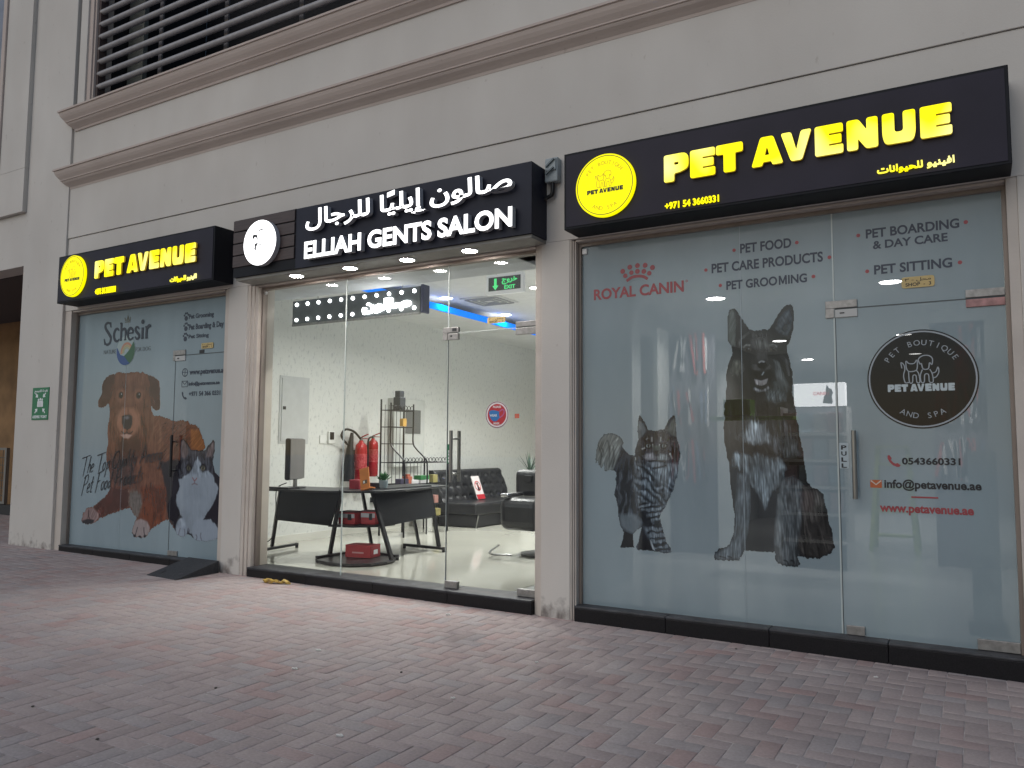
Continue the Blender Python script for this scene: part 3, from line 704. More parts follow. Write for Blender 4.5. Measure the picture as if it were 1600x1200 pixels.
# salon sign
ss = thing('shop_sign', 'navy shop sign with white ELLIAH GENTS SALON letters and round white portrait logo', 'shop sign', (-4.6, 5.4, 2.95))
X0, X1, Z0, Z1 = -6.345, -2.94, 2.945, 3.553
MB().box(X0, X1, SY + .004, W - .001, Z0 + .03, Z1).build('sign_box', SIGNNAVY, ss, .004)
MB().box(X0 + .01, X1 - .01, SY + .02, W - .002, Z0, Z0 + .029).build('sign_soffit', SOFFIT, ss, .002)
xc = at(461, 380, Y=SY).x
b = MB()
for i in range(4):
    za = Z0 + .125 + i * (Z1 - Z0 - .125) / 4; b.box(X0 - .006, xc, SY - .014, SY + .003, za + .006, za + (Z1 - Z0 - .125) / 4 - .006)
b.build('cladding_boards', CLAD, ss, .003)
MB().box(X0 - .004, xc + .01, SY - .002, SY + .003, Z0 + .03, Z1).build('cladding_backing', SIGNEDGE, ss)
MB().box(xc + .012, X1, SY - .002, SY + .003, Z0 + .03, Z1 - .002).build('sign_face', SIGNNAVY, ss)
c = at(405.5, 379, Y=SY - .07); rr = (at(432, 379, Y=SY - .07).x - at(382, 379, Y=SY - .07).x) / 2
lg = MB().lathe((c.x, SY - .014, c.z), [(rr, 0), (rr, -.052)], 64, 'Y').build('logo_disc', WSIDE, ss, smooth=True)
filled('logo_face', [circle(c.x, c.z, rr * .995)], SY - .0665, .004, WHT, lg)
GREYINK = mat('grey_ink', (.05, .05, .055), .6)
f = lambda *p: [(c.x + (q[0] - 705) / 333 * 2 * rr, c.z - (q[1] - 395) / 465 * 2 * rr) for q in p]
filled('portrait', [f((630, 320), (640, 300), (660, 305), (682, 312), (686, 350), (684, 395), (690, 405), (680, 420), (672, 440), (670, 480), (655, 455), (650, 450), (660, 430), (655, 410), (645, 395), (634, 360))], SY - .0706, .001, GREYINK, lg)
filled('portrait_face', [f((645, 345), (660, 330), (672, 340), (678, 370), (672, 398), (655, 400), (643, 375))], SY - .0718, .001, WHT, lg)
filled('portrait', [ribbon(spline(f((690, 275), (710, 265), (740, 262))), .012)], SY - .0706, .001, GREYINK, lg)
filled('portrait', [ribbon(spline(f((700, 415), (722, 418), (748, 392))), .009)], SY - .0706, .001, GREYINK, lg)
filled('portrait', [circle(*f((722, 357))[0], .008, 12)], SY - .0706, .001, GREYINK, lg)
YL = SY - .012
text('letters', 'ELLIAH GENTS SALON', prect((475, 376), (475, 403), (800, 356), YL - .055), YL, WSIDE, ss, .034, .055, face=WHT)
text('arabic_letters', 'ﻝﺎﺟﺮﻠﻟ ﺎًﻴﻠﻳﺇ ﻥﻮﻟﺎﺻ', prect((477, 329), (477, 369), (800, 301), YL - .05), YL, WSIDE, ss, .020, .05, face=WHT)

# downlights below the salon sign
def downlight(label, loc, group, r=.062, e=14, col=(1, .93, .88), power=5.0, spread=150):
    o = thing('downlight', label, 'downlight', loc, group)
    MB().lathe(loc, [(r * 1.18, 0), (r * 1.18, -.006), (r * 1.02, -.009), (r, -.004)], 32).build('trim_ring', RING, o, smooth=True)
    m = mat('lens_%g_%g' % (e, col[2] * 100), (.9, .9, .9), .4, emit=col, estr=e)
    MB().lathe(loc, [(r, -.0045), (r * .9, -.0075)], 32).build('lens', m, o)
    l = bpy.data.lights.new('lamp', 'AREA'); l.shape = 'DISK'; l.size = r * 1.8; l.energy = power; l.color = col; l.spread = R(150)
    l.spread = R(spread); lo = bpy.data.objects.new('lamp_glow', l); COL.objects.link(lo); lo.parent = o; lo.location = (0, 0, -.012)
    return o
pos = [at(q[0], q[1], Z=Z0 - .004) for q in ((452.5, 428), (538, 416), (631, 404), (730, 390))]
names = ['lit downlight under salon sign below the round logo', 'lit downlight under salon sign below the word ELLIAH', 'lit downlight under salon sign below the word GENTS', 'lit downlight under salon sign below the word SALON']
d0 = downlight(names[0], (pos[0].x, 5.40, Z0 - .001), 'downlights under the salon sign', e=170, power=1.2)
for p, n in zip(pos[1:], names[1:]): copy_thing(d0, (p.x, 5.40, Z0 - .001), n)

# junction box with cable
jb = thing('junction_box', 'grey electrical isolator box with black cable between the signs', 'junction box', (-2.86, 5.5, 3.5))
a, c = at(851, 252, Y=5.47), at(871, 282, Y=5.47)
PLG = mat('grey_plastic', (.30, .34, .35), .5, var=.1)
MB().box(a.x, c.x, 5.47, 5.539, c.z, a.z + .02).build('box_body', PLG, jb, .01)
MB().box(a.x + .01, c.x - .01, 5.455, 5.469, c.z + .09, a.z + .01).build('box_lid', PLG, jb, .006)
b = MB(); b.bar((a.x + .02, 5.45, c.z + .12), (c.x - .02, 5.45, a.z - .0), .02, .012).bar((a.x + .02, 5.45, c.z + .06), (c.x - .025, 5.45, c.z + .11), .02, .012)
b.build('switch_lever', mat('lever_grey', (.12, .15, .16), .5), jb)  # lever in one plain dark grey
e = at(846, 316, Y=5.50)
MB().tube(spline([((a.x + c.x) / 2, 5.5, c.z + .01), ((a.x + c.x) / 2 - .005, 5.5, c.z - .09), ((a.x + c.x) / 2 - .05, 5.5, e.z + .03), (e.x - .02, 5.5, e.z)]), .017, 10).build('cable', BLACKM, jb, smooth=True)

# assembly point sign
q = prect((51, 607), (48.5, 657), (74, 655), 5.50)
GREEN = mat('safety_green', (.012, .16, .065), .45); WHITEINK = mat('white_ink', (.72, .74, .74), .5)
ap = thing('assembly_point_sign', 'green assembly point sign on the left pillar', 'sign', (q[0], 5.5, q[2]))
MB().box(q[0], q[1], 5.502, 5.5095, q[2], q[3]).build('plate', GREEN, ap, .002)
wd, hg = q[1] - q[0], q[3] - q[2]
text('lettering', 'ASSEMBLY POINT', (q[0] + .06 * wd, q[1] - .06 * wd, q[2] + .05 * hg, q[2] + .14 * hg), 5.502, WHITEINK, ap, .03, .001)
text('lettering', 'ﻊﻤﺠﺘﻟﺍ ﺔﻄﻘﻧ', (q[0] + .12 * wd, q[1] - .08 * wd, q[3] - .18 * hg, q[3] - .06 * hg), 5.502, WHITEINK, ap, .03, .001)
mx, mz = (q[0] + q[1]) / 2, (q[2] + q[3]) / 2 + .02 * hg
for dx, s in ((-.11, 1.0), (.0, 1.2), (.11, 1.0)):
    filled('figure', [circle(mx + dx * wd, mz + .10 * hg * s, .045 * wd, 12)], 5.502, .001, WHITEINK, ap)
    filled('figure', [rounded([(mx + (dx - .07) * wd, mz - .12 * hg), (mx + (dx + .07) * wd, mz - .12 * hg), (mx + (dx + .06) * wd, mz + .06 * hg * s), (mx + (dx - .06) * wd, mz + .06 * hg * s)], .01)], 5.502, .0012, WHITEINK, ap)
for sx, sz in ((-1, 1), (1, 1), (-1, -1), (1, -1)):
    cx, cz = mx + sx * .24 * wd, mz + sz * .23 * hg
    filled('arrow', [[(cx - sx * .09 * wd, cz - sz * .06 * hg), (cx + sx * .07 * wd, cz - sz * .045 * hg), (cx + sx * .02 * wd, cz), (cx + sx * .09 * wd, cz + sz * .07 * hg), (cx + sx * .05 * wd, cz + sz * .09 * hg), (cx - sx * .03 * wd, cz + sz * .02 * hg), (cx - sx * .07 * wd, cz + sz * .06 * hg)][:: (1 if sx * sz > 0 else -1)]], 5.502, .001, WHITEINK, ap)

# ------------------------------------------------------------------ shopfront hardware
def patch(name, px0, py0, px1, py1, parent, m=None, Y=YG):
    """clamp fitting on the glass between two photo points"""
    a, c = at(px0, py0, Y=Y - .012), at(px1, py1, Y=Y - .012)
    return MB().box(min(a.x, c.x), max(a.x, c.x), Y - .014, Y + .014, min(a.z, c.z), max(a.z, c.z)).build(name, m or PATCH, parent, .003)

def pull(parent, x, z0, z1, m=None):
    m = m or STEEL
    b = MB(); b.tube([(x, YG - .062, z0), (x, YG - .062, z1)], .0155, 14); h = b.build('handle', m, parent, smooth=True)
    b = MB()
    for z in (z0 + .07, z1 - .07): b.tube([(x, YG - .062, z), (x, YG + .062, z)], .010, 10)
    b.build('handle_fixing', STEEL, h, smooth=True)
    b = MB(); b.tube([(x, YG + .062, z0), (x, YG + .062, z1)], .0155, 14); b.build('handle', m, parent, smooth=True)

SHOPNO = mat('tan_plate', (.50, .37, .15), .45, var=.12)
def shop_plate(label, tl, bl, br, arab, num, Y=YG - .004):
    q = prect(tl, bl, br, Y); o = thing('shop_number_plate', label, 'number plate', (q[0], Y, q[2]), 'tan shop number plates')
    w_, h = q[1] - q[0], q[3] - q[2]
    filled('plate', [rounded([(q[0], q[2]), (q[1], q[2]), (q[1], q[3]), (q[0], q[3])], h * .25)], Y, .006, SHOPNO, o)
    text('lettering', 'SHOP  -  ' + num, (q[0] + .12 * w_, q[1] - .1 * w_, q[2] + .14 * h, q[2] + .45 * h), Y - .006, INKBLK, o, .02, .001)
    text('lettering', arab, (q[0] + .1 * w_, q[1] - .1 * w_, q[2] + .52 * h, q[2] + .88 * h), Y - .006, INKBLK, o, .01, .001)
    return o

# ================================================================== RIGHT SHOP: frosted front with the shepherd and the striped cat
s3 = thing('shopfront', 'frosted glass shopfront printed with a black shepherd dog and a striped cat', 'shopfront', (-1.2, YG, .1))
fx0, fx1 = OPEN[2][0] + .024, OPEN[2][1] - .024; DX = at(1308, 600, Y=YG).x; DZ = at(1308, 483, Y=YG).z
A = zm(1100, 460, 5.4545, YG); B = zm(1100, 670, 5.4545, YG)
def bbox(*ls):
    P = np.array([q for l in ls for q in l]); return P[:, 0].min() - .03, P[:, 0].max() + .03, P[:, 1].min() - .03, P[:, 1].max() + .03
dog_out = A((235, 440), (207, 400), (202, 300), (203, 200), (215, 140), (240, 120), (275, 135), (312, 185), (345, 240), (385, 297), (430, 306), (500, 300), (548, 296), (585, 250), (625, 185), (665, 128), (700, 97), (735, 88), (757, 105), (768, 160), (766, 240), (752, 330), (737, 400), (718, 440), (715, 490), (735, 590), (752, 680), (757, 760), (748, 830), (770, 900), (782, 980), (792, 1060), (812, 1140)) + \
    B((815, 60), (830, 150), (848, 220), (866, 320), (882, 440), (905, 497), (960, 515), (1020, 556), (1037, 640), (1056, 720), (1080, 830), (1105, 940), (1117, 1010), (1080, 1060), (1008, 1090), (985, 1108), (900, 1102), (835, 1092), (790, 1082), (802, 1110), (822, 1152), (795, 1174), (700, 1168), (635, 1150), (610, 1115), (602, 1050), (500, 1045), (345, 1032), (330, 1072), (295, 1120), (100, 1115), (85, 1090), (90, 1058), (120, 1022), (195, 1006), (230, 960), (257, 880), (262, 760), (254, 660), (240, 560), (226, 400), (223, 310), (195, 220), (180, 130), (175, 0)) + \
    A((180, 1060), (166, 1005), (180, 930), (190, 850), (189, 760), (193, 680), (206, 610), (232, 550), (240, 500))
dog = Print(*bbox(dog_out))
K = S(25, 27, 31); KB = S(44, 48, 54); GY = S(84, 98, 106); LG = S(108, 122, 130)
dog.poly(dog_out, K, soft=.005, hair=.010, tex=.45, long=14, fine=120)
# ears
dog.poly(A((240, 122), (262, 150), (272, 210), (272, 340), (265, 440), (235, 440), (212, 395), (207, 260), (214, 160)), S(74, 84, 80), soft=.02, ang=80, inside=True)
dog.poly(A((275, 160), (320, 220), (360, 290), (330, 330), (290, 350), (280, 250)), S(40, 44, 46), soft=.03, inside=True)
dog.poly(A((640, 215), (690, 150), (730, 130), (748, 200), (742, 280), (715, 345), (680, 350), (640, 325), (612, 290)), S(62, 76, 86), soft=.03, ang=60, tex=.4, inside=True)
dog.poly(A((650, 300), (720, 210), (735, 250), (700, 340)), S(40, 50, 58), soft=.02, inside=True)
# forehead and cheeks
dog.poly(A((420, 320), (540, 315), (590, 380), (590, 470), (500, 530), (420, 470), (400, 380)), S(48, 50, 52), soft=.05, ang=95, tex=.4, inside=True)
dog.poly(A((420, 400), (500, 380), (560, 440), (500, 470), (430, 450)), S(68, 72, 72), soft=.04, ang=95, tex=.6, inside=True)
dog.poly(A((265, 560), (315, 575), (330, 640), (300, 690), (240, 690), (230, 640)), S(78, 82, 74), soft=.04, ang=75, tex=.4, inside=True)
dog.poly(A((600, 560), (640, 590), (690, 720), (715, 780), (660, 790), (620, 700)), S(82, 92, 96), soft=.03, ang=110, tex=.5, inside=True)
dog.poly(A((660, 520), (700, 600), (720, 700), (735, 690), (715, 560)), S(58, 62, 66), soft=.02, ang=105, tex=.5, inside=True)
dog.line(A((300, 450), (310, 400), (350, 350), (390, 320)), .014, S(66, 70, 70), soft=.02, inside=True)
# eyes
for ex, ey in ((375, 470), (590, 468)):
    x, z_ = A((ex, ey))[0]
    dog.disc(x, z_, .034, .022, S(46, 48, 48), soft=.014, inside=True); dog.disc(x, z_, .020, .015, S(58, 50, 42), soft=.006, inside=True); dog.disc(x, z_, .013, .012, (.006, .006, .006), soft=.004, inside=True); dog.disc(x + .006, z_ + .005, .004, .004, LG, soft=.003, inside=True)
dog.line(A((335, 455), (360, 432), (395, 435)), .010, S(92, 96, 94), soft=.012, inside=True)
dog.line(A((560, 435), (592, 428), (625, 445)), .010, S(84, 88, 88), soft=.012, inside=True)
# muzzle
dog.poly(A((440, 480), (530, 480), (570, 560), (580, 640), (500, 660), (410, 640), (405, 560)), S(40, 41, 42), soft=.03, tex=.3, inside=True)
dog.poly(A((455, 585), (480, 566), (525, 568), (545, 590), (535, 620), (500, 640), (465, 622)), (.008, .008, .009), soft=.006, tex=.1, inside=True)
dog.line(A((468, 583), (490, 572), (515, 578)), .008, S(92, 98, 102), soft=.006, inside=True)
dog.poly(A((405, 640), (440, 655), (500, 650), (565, 640), (580, 680), (555, 760), (490, 790), (440, 772), (420, 720)), (.006, .005, .006), soft=.008, tex=.1, inside=True)
dog.poly(A((430, 722), (490, 735), (548, 715), (535, 762), (490, 783), (445, 765)), S(112, 112, 116), soft=.008, tex=.1, inside=True)
dog.line(A((495, 690), (512, 660)), .009, LG, soft=.005, inside=True)
dog.line(A((425, 800), (470, 818), (520, 815), (555, 790)), .016, S(92, 98, 104), soft=.012, inside=True)
dog.poly(A((540, 820), (620, 800), (700, 830), (690, 900), (600, 920), (530, 890)), S(66, 80, 86), soft=.04, ang=60, tex=.5, inside=True)
dog.poly(A((590, 740), (680, 740), (730, 800), (700, 840), (600, 810)), S(56, 68, 72), soft=.04, ang=100, tex=.5, inside=True)
# chest
dog.poly(A((330, 1060), (420, 1040), (600, 1060), (720, 1080), (790, 1150)) + B((800, 130), (640, 180), (480, 150), (330, 150), (240, 120), (220, 0)), S(50, 55, 60), soft=.06, ang=95, tex=.7, inside=True)
dog.poly(A((400, 1080), (520, 1100)) + B((560, 60), (560, 115), (460, 130), (350, 110), (328, 60)), S(100, 114, 122), soft=.03, hair=.02, ang=90, tex=.35, inside=True)
dog.poly(B((560, 80), (700, 60), (800, 130), (820, 220), (700, 240), (600, 180)), S(68, 78, 86), soft=.05, ang=80, tex=.6, inside=True)
dog.poly(B((250, 200), (420, 215), (640, 260), (700, 330), (650, 430), (570, 560), (520, 690), (470, 560), (400, 480), (370, 400), (330, 350), (260, 300)), S(80, 95, 103), soft=.04, hair=.02, ang=95, tex=.45, inside=True)
dog.poly(B((200, 60), (330, 120), (450, 160), (420, 230), (280, 200), (200, 200)), S(28, 30, 34), soft=.03, ang=70, tex=.6, inside=True)
# legs and belly
dog.poly(B((285, 380), (370, 400), (398, 560), (395, 720), (385, 880), (350, 1030), (300, 1112), (110, 1108), (92, 1060), (200, 1012), (248, 940), (268, 800), (266, 640)), S(74, 88, 97), soft=.03, ang=88, tex=.4, inside=True)
dog.poly(B((232, 340), (290, 330), (290, 480), (266, 640), (245, 560)), S(34, 40, 46), soft=.03, ang=85, tex=.5, inside=True)
dog.poly(B((400, 490), (470, 580), (520, 700), (590, 540), (640, 540), (622, 720), (600, 900), (600, 1058), (345, 1030), (378, 900), (398, 700)), S(27, 33, 41), soft=.015, ang=90, tex=.2, inside=True)
dog.poly(B((650, 430), (760, 400), (840, 470), (850, 650), (830, 850), (800, 1000), (812, 1155), (700, 1165), (625, 1130), (605, 1000), (612, 880), (640, 640)), S(72, 80, 84), soft=.03, ang=92, tex=.5, inside=True)
dog.poly(B((640, 560), (690, 640), (680, 850), (640, 1000), (612, 980), (618, 800)), S(92, 103, 108), soft=.03, ang=92, tex=.35, inside=True)
dog.poly(B((850, 500), (1000, 560), (1040, 700), (1105, 950), (1100, 1030), (1000, 1095), (850, 1080), (800, 1000), (835, 800), (850, 640)), S(58, 55, 52), soft=.03, ang=100, tex=.35, inside=True)
dog.poly(B((870, 520), (960, 530), (1010, 620), (960, 780), (880, 760), (850, 640)), S(88, 84, 80), soft=.06, ang=95, tex=.35, inside=True)
for q in ((130, 1085, 190, 1100), (200, 1085, 240, 1100), (680, 1120, 720, 1155), (740, 1120, 770, 1155)):
    dog.line(B((q[0], q[1]), ((q[0] + q[2]) / 2 + 8, q[1] + 8), (q[2], q[3])), .008, S(26, 30, 36), soft=.008, inside=True)
dog.fur(A((390, 300), (560, 300), (720, 440), (760, 760), (500, 640), (190, 760), (240, 440)), 96, .40, 130, 16)
dog.fur(A((190, 760), (420, 700), (560, 800), (760, 800), (815, 1140)) + B((830, 150), (700, 330), (560, 560), (520, 700), (400, 480), (200, 230), (175, 0)), 94, .75, 120, 11)
dog.fur(B((200, 230), (400, 420), (400, 1030), (300, 1120), (85, 1110), (240, 900)), 88, .55, 130, 12)
dog.fur(B((640, 430), (850, 400), (850, 1000), (820, 1170), (610, 1150)), 92, .60, 120, 11)
dog.fur(B((850, 480), (1040, 560), (1117, 1010), (985, 1108), (800, 1090)), 100, .55, 110, 9)
dog.fur(A((205, 130), (390, 290), (370, 330), (235, 440)), 65, .35, 120, 14); dog.fur(A((735, 90), (768, 200), (720, 440), (560, 300)), 115, .35, 120, 14)
dog.poly(A((455, 490), (530, 490), (550, 560), (500, 568), (440, 570)), S(62, 64, 66), soft=.03, tex=.3, ang=95, inside=True, alpha=.8)
dog.poly(A((410, 600), (455, 590), (470, 625), (500, 642), (470, 655), (420, 640)), S(66, 68, 70), soft=.015, tex=.25, inside=True, alpha=.8); dog.poly(A((548, 595), (585, 600), (580, 640), (510, 650), (535, 622)), S(58, 60, 62), soft=.015, tex=.25, inside=True, alpha=.8)
dog.poly(A((455, 585), (480, 566), (525, 568), (545, 590), (535, 620), (500, 640), (465, 622)), (.006, .006, .007), soft=.006, tex=.1, inside=True); dog.line(A((468, 583), (490, 571), (518, 577)), .012, S(112, 118, 122), soft=.006, inside=True)
dog.tone(B((150, 640), (420, 640), (420, 1120), (60, 1120)), .86, .1); dog.tone(B((560, 80), (860, 60), (900, 500), (700, 420)), .8, .12)
dog.tone(B((820, 480), (1130, 600), (1130, 1110), (820, 1110)), .8, .1)
dog.c = .08 * (dog.c / .08) ** 1.2 * .56
lum = dog.c.mean(-1, keepdims=True) * np.array([.96, 1.0, 1.04]); dog.c = dog.c * .55 + lum * .45
dog.mesh('dog_print', YG - .006, INK3, s3)

C = zm(920, 640, 10, YG); D = zm(920, 750, 10, YG)
cat_out = C((775, 470), (768, 300), (784, 180), (795, 85), (848, 150), (892, 220), (928, 312), (985, 325), (1060, 332), (1130, 315), (1182, 310), (1232, 210), (1282, 130), (1338, 72), (1352, 140), (1366, 250), (1373, 350), (1378, 470), (1412, 560), (1432, 680), (1426, 770), (1402, 870), (1395, 960), (1380, 1060)) + \
    D((1362, 0), (1322, 140), (1280, 240), (1205, 400), (1142, 520), (1116, 590), (1136, 680), (1182, 830), (1218, 980), (1280, 1060), (1306, 1132), (1200, 1142), (1040, 1112), (960, 1102), (775, 1090), (752, 1040), (790, 960), (818, 830), (832, 735), (760, 780), (700, 850), (695, 960), (712, 1050), (490, 1050), (540, 940), (550, 800), (500, 720), (470, 570), (463, 460), (440, 330), (406, 230), (420, 150), (442, 60)) + \
    C((425, 1090), (440, 985), (400, 950), (330, 935), (290, 972), (250, 950), (240, 835), (200, 920), (162, 860), (140, 800), (112, 838), (116, 720), (128, 600), (152, 500), (200, 440), (240, 390), (300, 374), (380, 376), (440, 390), (508, 440), (543, 520), (518, 590), (590, 660), (640, 712), (720, 715), (735, 780), (722, 640), (748, 560))
cat = Print(*bbox(cat_out), res=.0036)
DK = S(24, 29, 37); MD = S(52, 62, 72); PL = S(88, 101, 110)
cat.poly(cat_out, S(44, 52, 61), soft=.005, hair=.007, tex=.5, ang=75, fine=170)
cat.poly(C((110, 838), (118, 640), (160, 490), (260, 380), (400, 375), (510, 440), (540, 520), (490, 600), (480, 700), (420, 860), (380, 950), (290, 970), (200, 920)), S(88, 97, 96), soft=.02, ang=65, tex=.28, fine=110, long=12, inside=True)
for pts in (((150, 560), (200, 700), (180, 860)), ((300, 480), (330, 640), (320, 900)), ((380, 560), (400, 760), (370, 900)), ((210, 600), (240, 680), (215, 740))): cat.line(C(*pts), .010, S(58, 66, 66), soft=.012, inside=True)
cat.line(C((470, 450), (380, 520), (360, 600)), .012, S(112, 120, 118), soft=.012, inside=True)
cat.poly(C((775, 470), (772, 300), (795, 180), (850, 220), (900, 320), (850, 420)), S(74, 86, 92), soft=.015, tex=.4, ang=100, inside=True)
cat.poly(C((785, 180), (797, 90), (850, 150), (815, 165)), DK, soft=.01, inside=True)
cat.poly(C((1230, 320), (1280, 200), (1340, 130), (1362, 260), (1370, 420), (1300, 400)), S(78, 86, 84), soft=.015, tex=.4, ang=80, inside=True)
cat.poly(C((1282, 135), (1338, 75), (1348, 130), (1320, 125), (1270, 190)), DK, soft=.008, inside=True)
# body stripes
flank = C((440, 960), (560, 830), (720, 740), (800, 850), (760, 1000), (720, 1200)) + D((720, 100), (760, 450), (740, 540), (600, 540), (465, 520), (440, 330), (410, 230), (430, 60))
chestp = C((760, 850), (900, 860), (1080, 920), (1300, 850), (1395, 900), (1385, 1060), (1350, 1200)) + D((1320, 140), (1270, 260), (1190, 420), (1000, 400), (860, 420), (770, 300), (720, 100)) + C((700, 1100),)
legp = D((780, 300), (1000, 380), (1200, 400), (1130, 560), (1140, 690), (1190, 840), (1225, 990), (1300, 1130), (1040, 1110), (960, 930), (870, 740), (770, 520))
cat.poly(flank, S(52, 60, 68), soft=.03, tex=.55, ang=85, fine=150, inside=True)
cat.stripes(flank, DK, 82, .055, .62, .024, 12, soft=.5, alpha=.85)
cat.poly(chestp, S(70, 83, 92), soft=.03, tex=.5, ang=100, fine=150, inside=True)
cat.stripes(chestp, DK, -36, .054, .46, .026, 14, soft=.6, alpha=.85)
cat.poly(C((1000, 930), (1200, 880), (1380, 880), (1370, 1100), (1250, 1190), (1080, 1120)), S(78, 92, 101), soft=.06, tex=.5, ang=95, inside=True, alpha=.8)
cat.poly(legp, S(80, 93, 102), soft=.02, tex=.45, ang=95, fine=150, inside=True)
cat.stripes(legp, DK, 14, .046, .46, .018, 18, soft=.5, alpha=.9)
cat.poly(D((750, 420), (860, 480), (980, 640), (940, 760), (880, 740), (800, 600)), DK, soft=.03, tex=.4, inside=True)
cat.poly(D((480, 540), (640, 520), (760, 560), (830, 650), (800, 760), (700, 840), (600, 800), (510, 720)), S(80, 94, 102), soft=.03, ang=95, tex=.15, inside=True)
cat.poly(D((545, 800), (690, 850), (712, 1050), (490, 1050), (540, 940)), S(30, 30, 36), soft=.012, tex=.3, inside=True)
cat.poly(D((835, 760), (900, 900), (960, 960), (1000, 1100), (775, 1090), (790, 960)), S(30, 30, 38), soft=.015, tex=.3, inside=True)
cat.poly(D((960, 930), (985, 960), (1040, 1105), (1005, 1080), (975, 1010)), S(120, 132, 138), soft=.006, tex=.1, inside=True)
# face
cat.poly(C((780, 480), (930, 350), (1180, 340), (1380, 500), (1400, 700), (1300, 820), (1080, 800), (860, 800), (750, 700)), S(48, 50, 58), soft=.03, ang=90, tex=.5, inside=True)
for pts in (((930, 400), (950, 500)), ((1050, 350), (1055, 460)), ((1180, 360), (1160, 470)), ((860, 440), (900, 500)), ((1260, 420), (1230, 500)), ((800, 560), (830, 680), (900, 700)), ((1300, 560), (1320, 680), (1260, 720)), ((780, 700), (850, 780)), ((1380, 600), (1360, 760)), ((850, 600), (900, 640)), ((1230, 640), (1290, 680))): cat.line(C(*pts), .012, (.010, .011, .015), soft=.008, inside=True)
for pts in (((990, 430), (990, 500)), ((1130, 430), (1125, 500)), ((1000, 540), (1000, 580)), ((1110, 540), (1115, 580)), ((830, 620), (880, 600)), ((1270, 680), (1310, 770)), ((900, 470), (930, 440))): cat.line(C(*pts), .011, S(104, 110, 110), soft=.008, inside=True)
cat.poly(C((1000, 560), (1120, 560), (1100, 680), (1060, 700), (1020, 680)), S(62, 72, 70), soft=.012, tex=.2, inside=True)
for ex in (935, 1177):
    x, z_ = C((ex, 565))[0]; cat.disc(x, z_, .030, .022, (.012, .012, .016), soft=.005, inside=True); cat.disc(x, z_, .0195, .014, S(74, 84, 86), soft=.008, inside=True); cat.disc(x, z_, .007, .011, (.006, .006, .008), soft=.003, inside=True)
cat.poly(C((1020, 640), (1100, 640), (1075, 700), (1060, 720), (1042, 700)), S(50, 48, 52), soft=.006, inside=True)
cat.poly(C((880, 700), (1000, 680), (1050, 740), (1040, 800), (930, 790), (870, 750)), S(92, 96, 102), soft=.02, ang=20, tex=.3, inside=True)
cat.poly(C((1080, 740), (1130, 690), (1230, 710), (1250, 770), (1180, 800), (1090, 800)), S(92, 104, 108), soft=.02, ang=-20, tex=.3, inside=True)
cat.line(C((940, 810), (1060, 800), (1200, 810)), .010, (.012, .012, .016), soft=.008, inside=True)
cat.poly(C((930, 825), (1060, 815), (1170, 830), (1100, 900), (1000, 905)), S(84, 96, 104), soft=.015, tex=.15, inside=True)
cat.poly(C((1040, 920), (1200, 870), (1380, 860), (1390, 960), (1300, 1010), (1150, 1000)), S(78, 92, 100), soft=.04, ang=100, tex=.5, inside=True)
cat.line(C((1000, 920), (1120, 900), (1220, 870)), .012, S(24, 30, 36), soft=.012, inside=True)
cat.fur(C((700, 760), (1400, 800), (1395, 1060)) + D((1200, 400), (1000, 420), (740, 540), (465, 560), (410, 230)) + C((430, 1090), (520, 880)), 88, .62, 170, 15)
cat.fur(legp, 92, .5, 170, 15); cat.fur(C((740, 480), (1420, 520), (1430, 820), (740, 800)), 95, .5, 190, 22)
cat.fur(C((110, 840), (150, 480), (400, 375), (545, 520), (480, 800), (300, 970)), 68, .45, 120, 10)
cat.tone(D((470, 520), (830, 520), (830, 850), (470, 850)), .86, .05); cat.tone(C((740, 500), (900, 480), (860, 800), (740, 800)), .85, .06)
cat.c = .10 * (cat.c / .10) ** 1.3 * .66
lum = cat.c.mean(-1, keepdims=True) * np.array([.97, 1.0, 1.04]); cat.c = cat.c * .55 + lum * .45
cat.mesh('cat_print', YG - .006, INK3, s3)
# round badge on the door
bc = at(1440, 592, Y=YG); br_ = (at(1527.5, 590, Y=YG).x - at(1353, 590, Y=YG).x) / 2
class _Hole: pass
hole = Print(bc.x - br_ - .01, bc.x + br_ + .01, bc.z - br_ - .01, bc.z + br_ + .01, .006)
hole.mask = ((hole.X[:-1, :-1] + .003 - bc.x) ** 2 + (hole.Z[:-1, :-1] + .003 - bc.z) ** 2) < (br_ * .985) ** 2
BADGE = film_material('badge_film', (0.012, 0.011, 0.013), .90)
bd = filled('badge', [circle(bc.x, bc.z, br_)], YG - .0065, .001, BADGE, s3)
filled('badge_ring', [circle(bc.x, bc.z, br_ * .975), circle(bc.x, bc.z, br_ * .945)[::-1]], YG - .008, .0008, INKPALE, bd)
b = MB()
for q_, l in enumerate(pet_lines(bc.x - .01, bc.z + .16 * br_, .66 * br_)):
    rb = ribbon(spline(l, 4), .020 * br_); n = len(rb) // 2
    b.add([(x, YG - .0085 - .0003 * q_, z_) for x, z_ in rb], [(i, i + 1, 2 * n - 2 - i, 2 * n - 1 - i) for i in range(n - 1)])
b.build('pets_drawing', INKPALE, bd)
avenue_joined('badge_name', (bc.x - .62 * br_, bc.x + .58 * br_, bc.z - .25 * br_, bc.z - .10 * br_), YG - .008, .001, mat('badge_white', (.42, .48, .50), .4), bd)
arc_text('badge_lettering', 'PET BOUTIQUE', bc.x, bc.z, br_ * .68, R(90), R(112), br_ * .11, YG - .008, INKPALE, bd)
arc_text('badge_lettering', 'AND SPA', bc.x, bc.z, br_ * .80, R(270), R(56), br_ * .11, YG - .008, INKPALE, bd, flip=True)
film_mesh('frosted_film', fx0, fx1, .104, HEAD - .03, YG - .005, [dog, cat, hole], FILM3, s3)
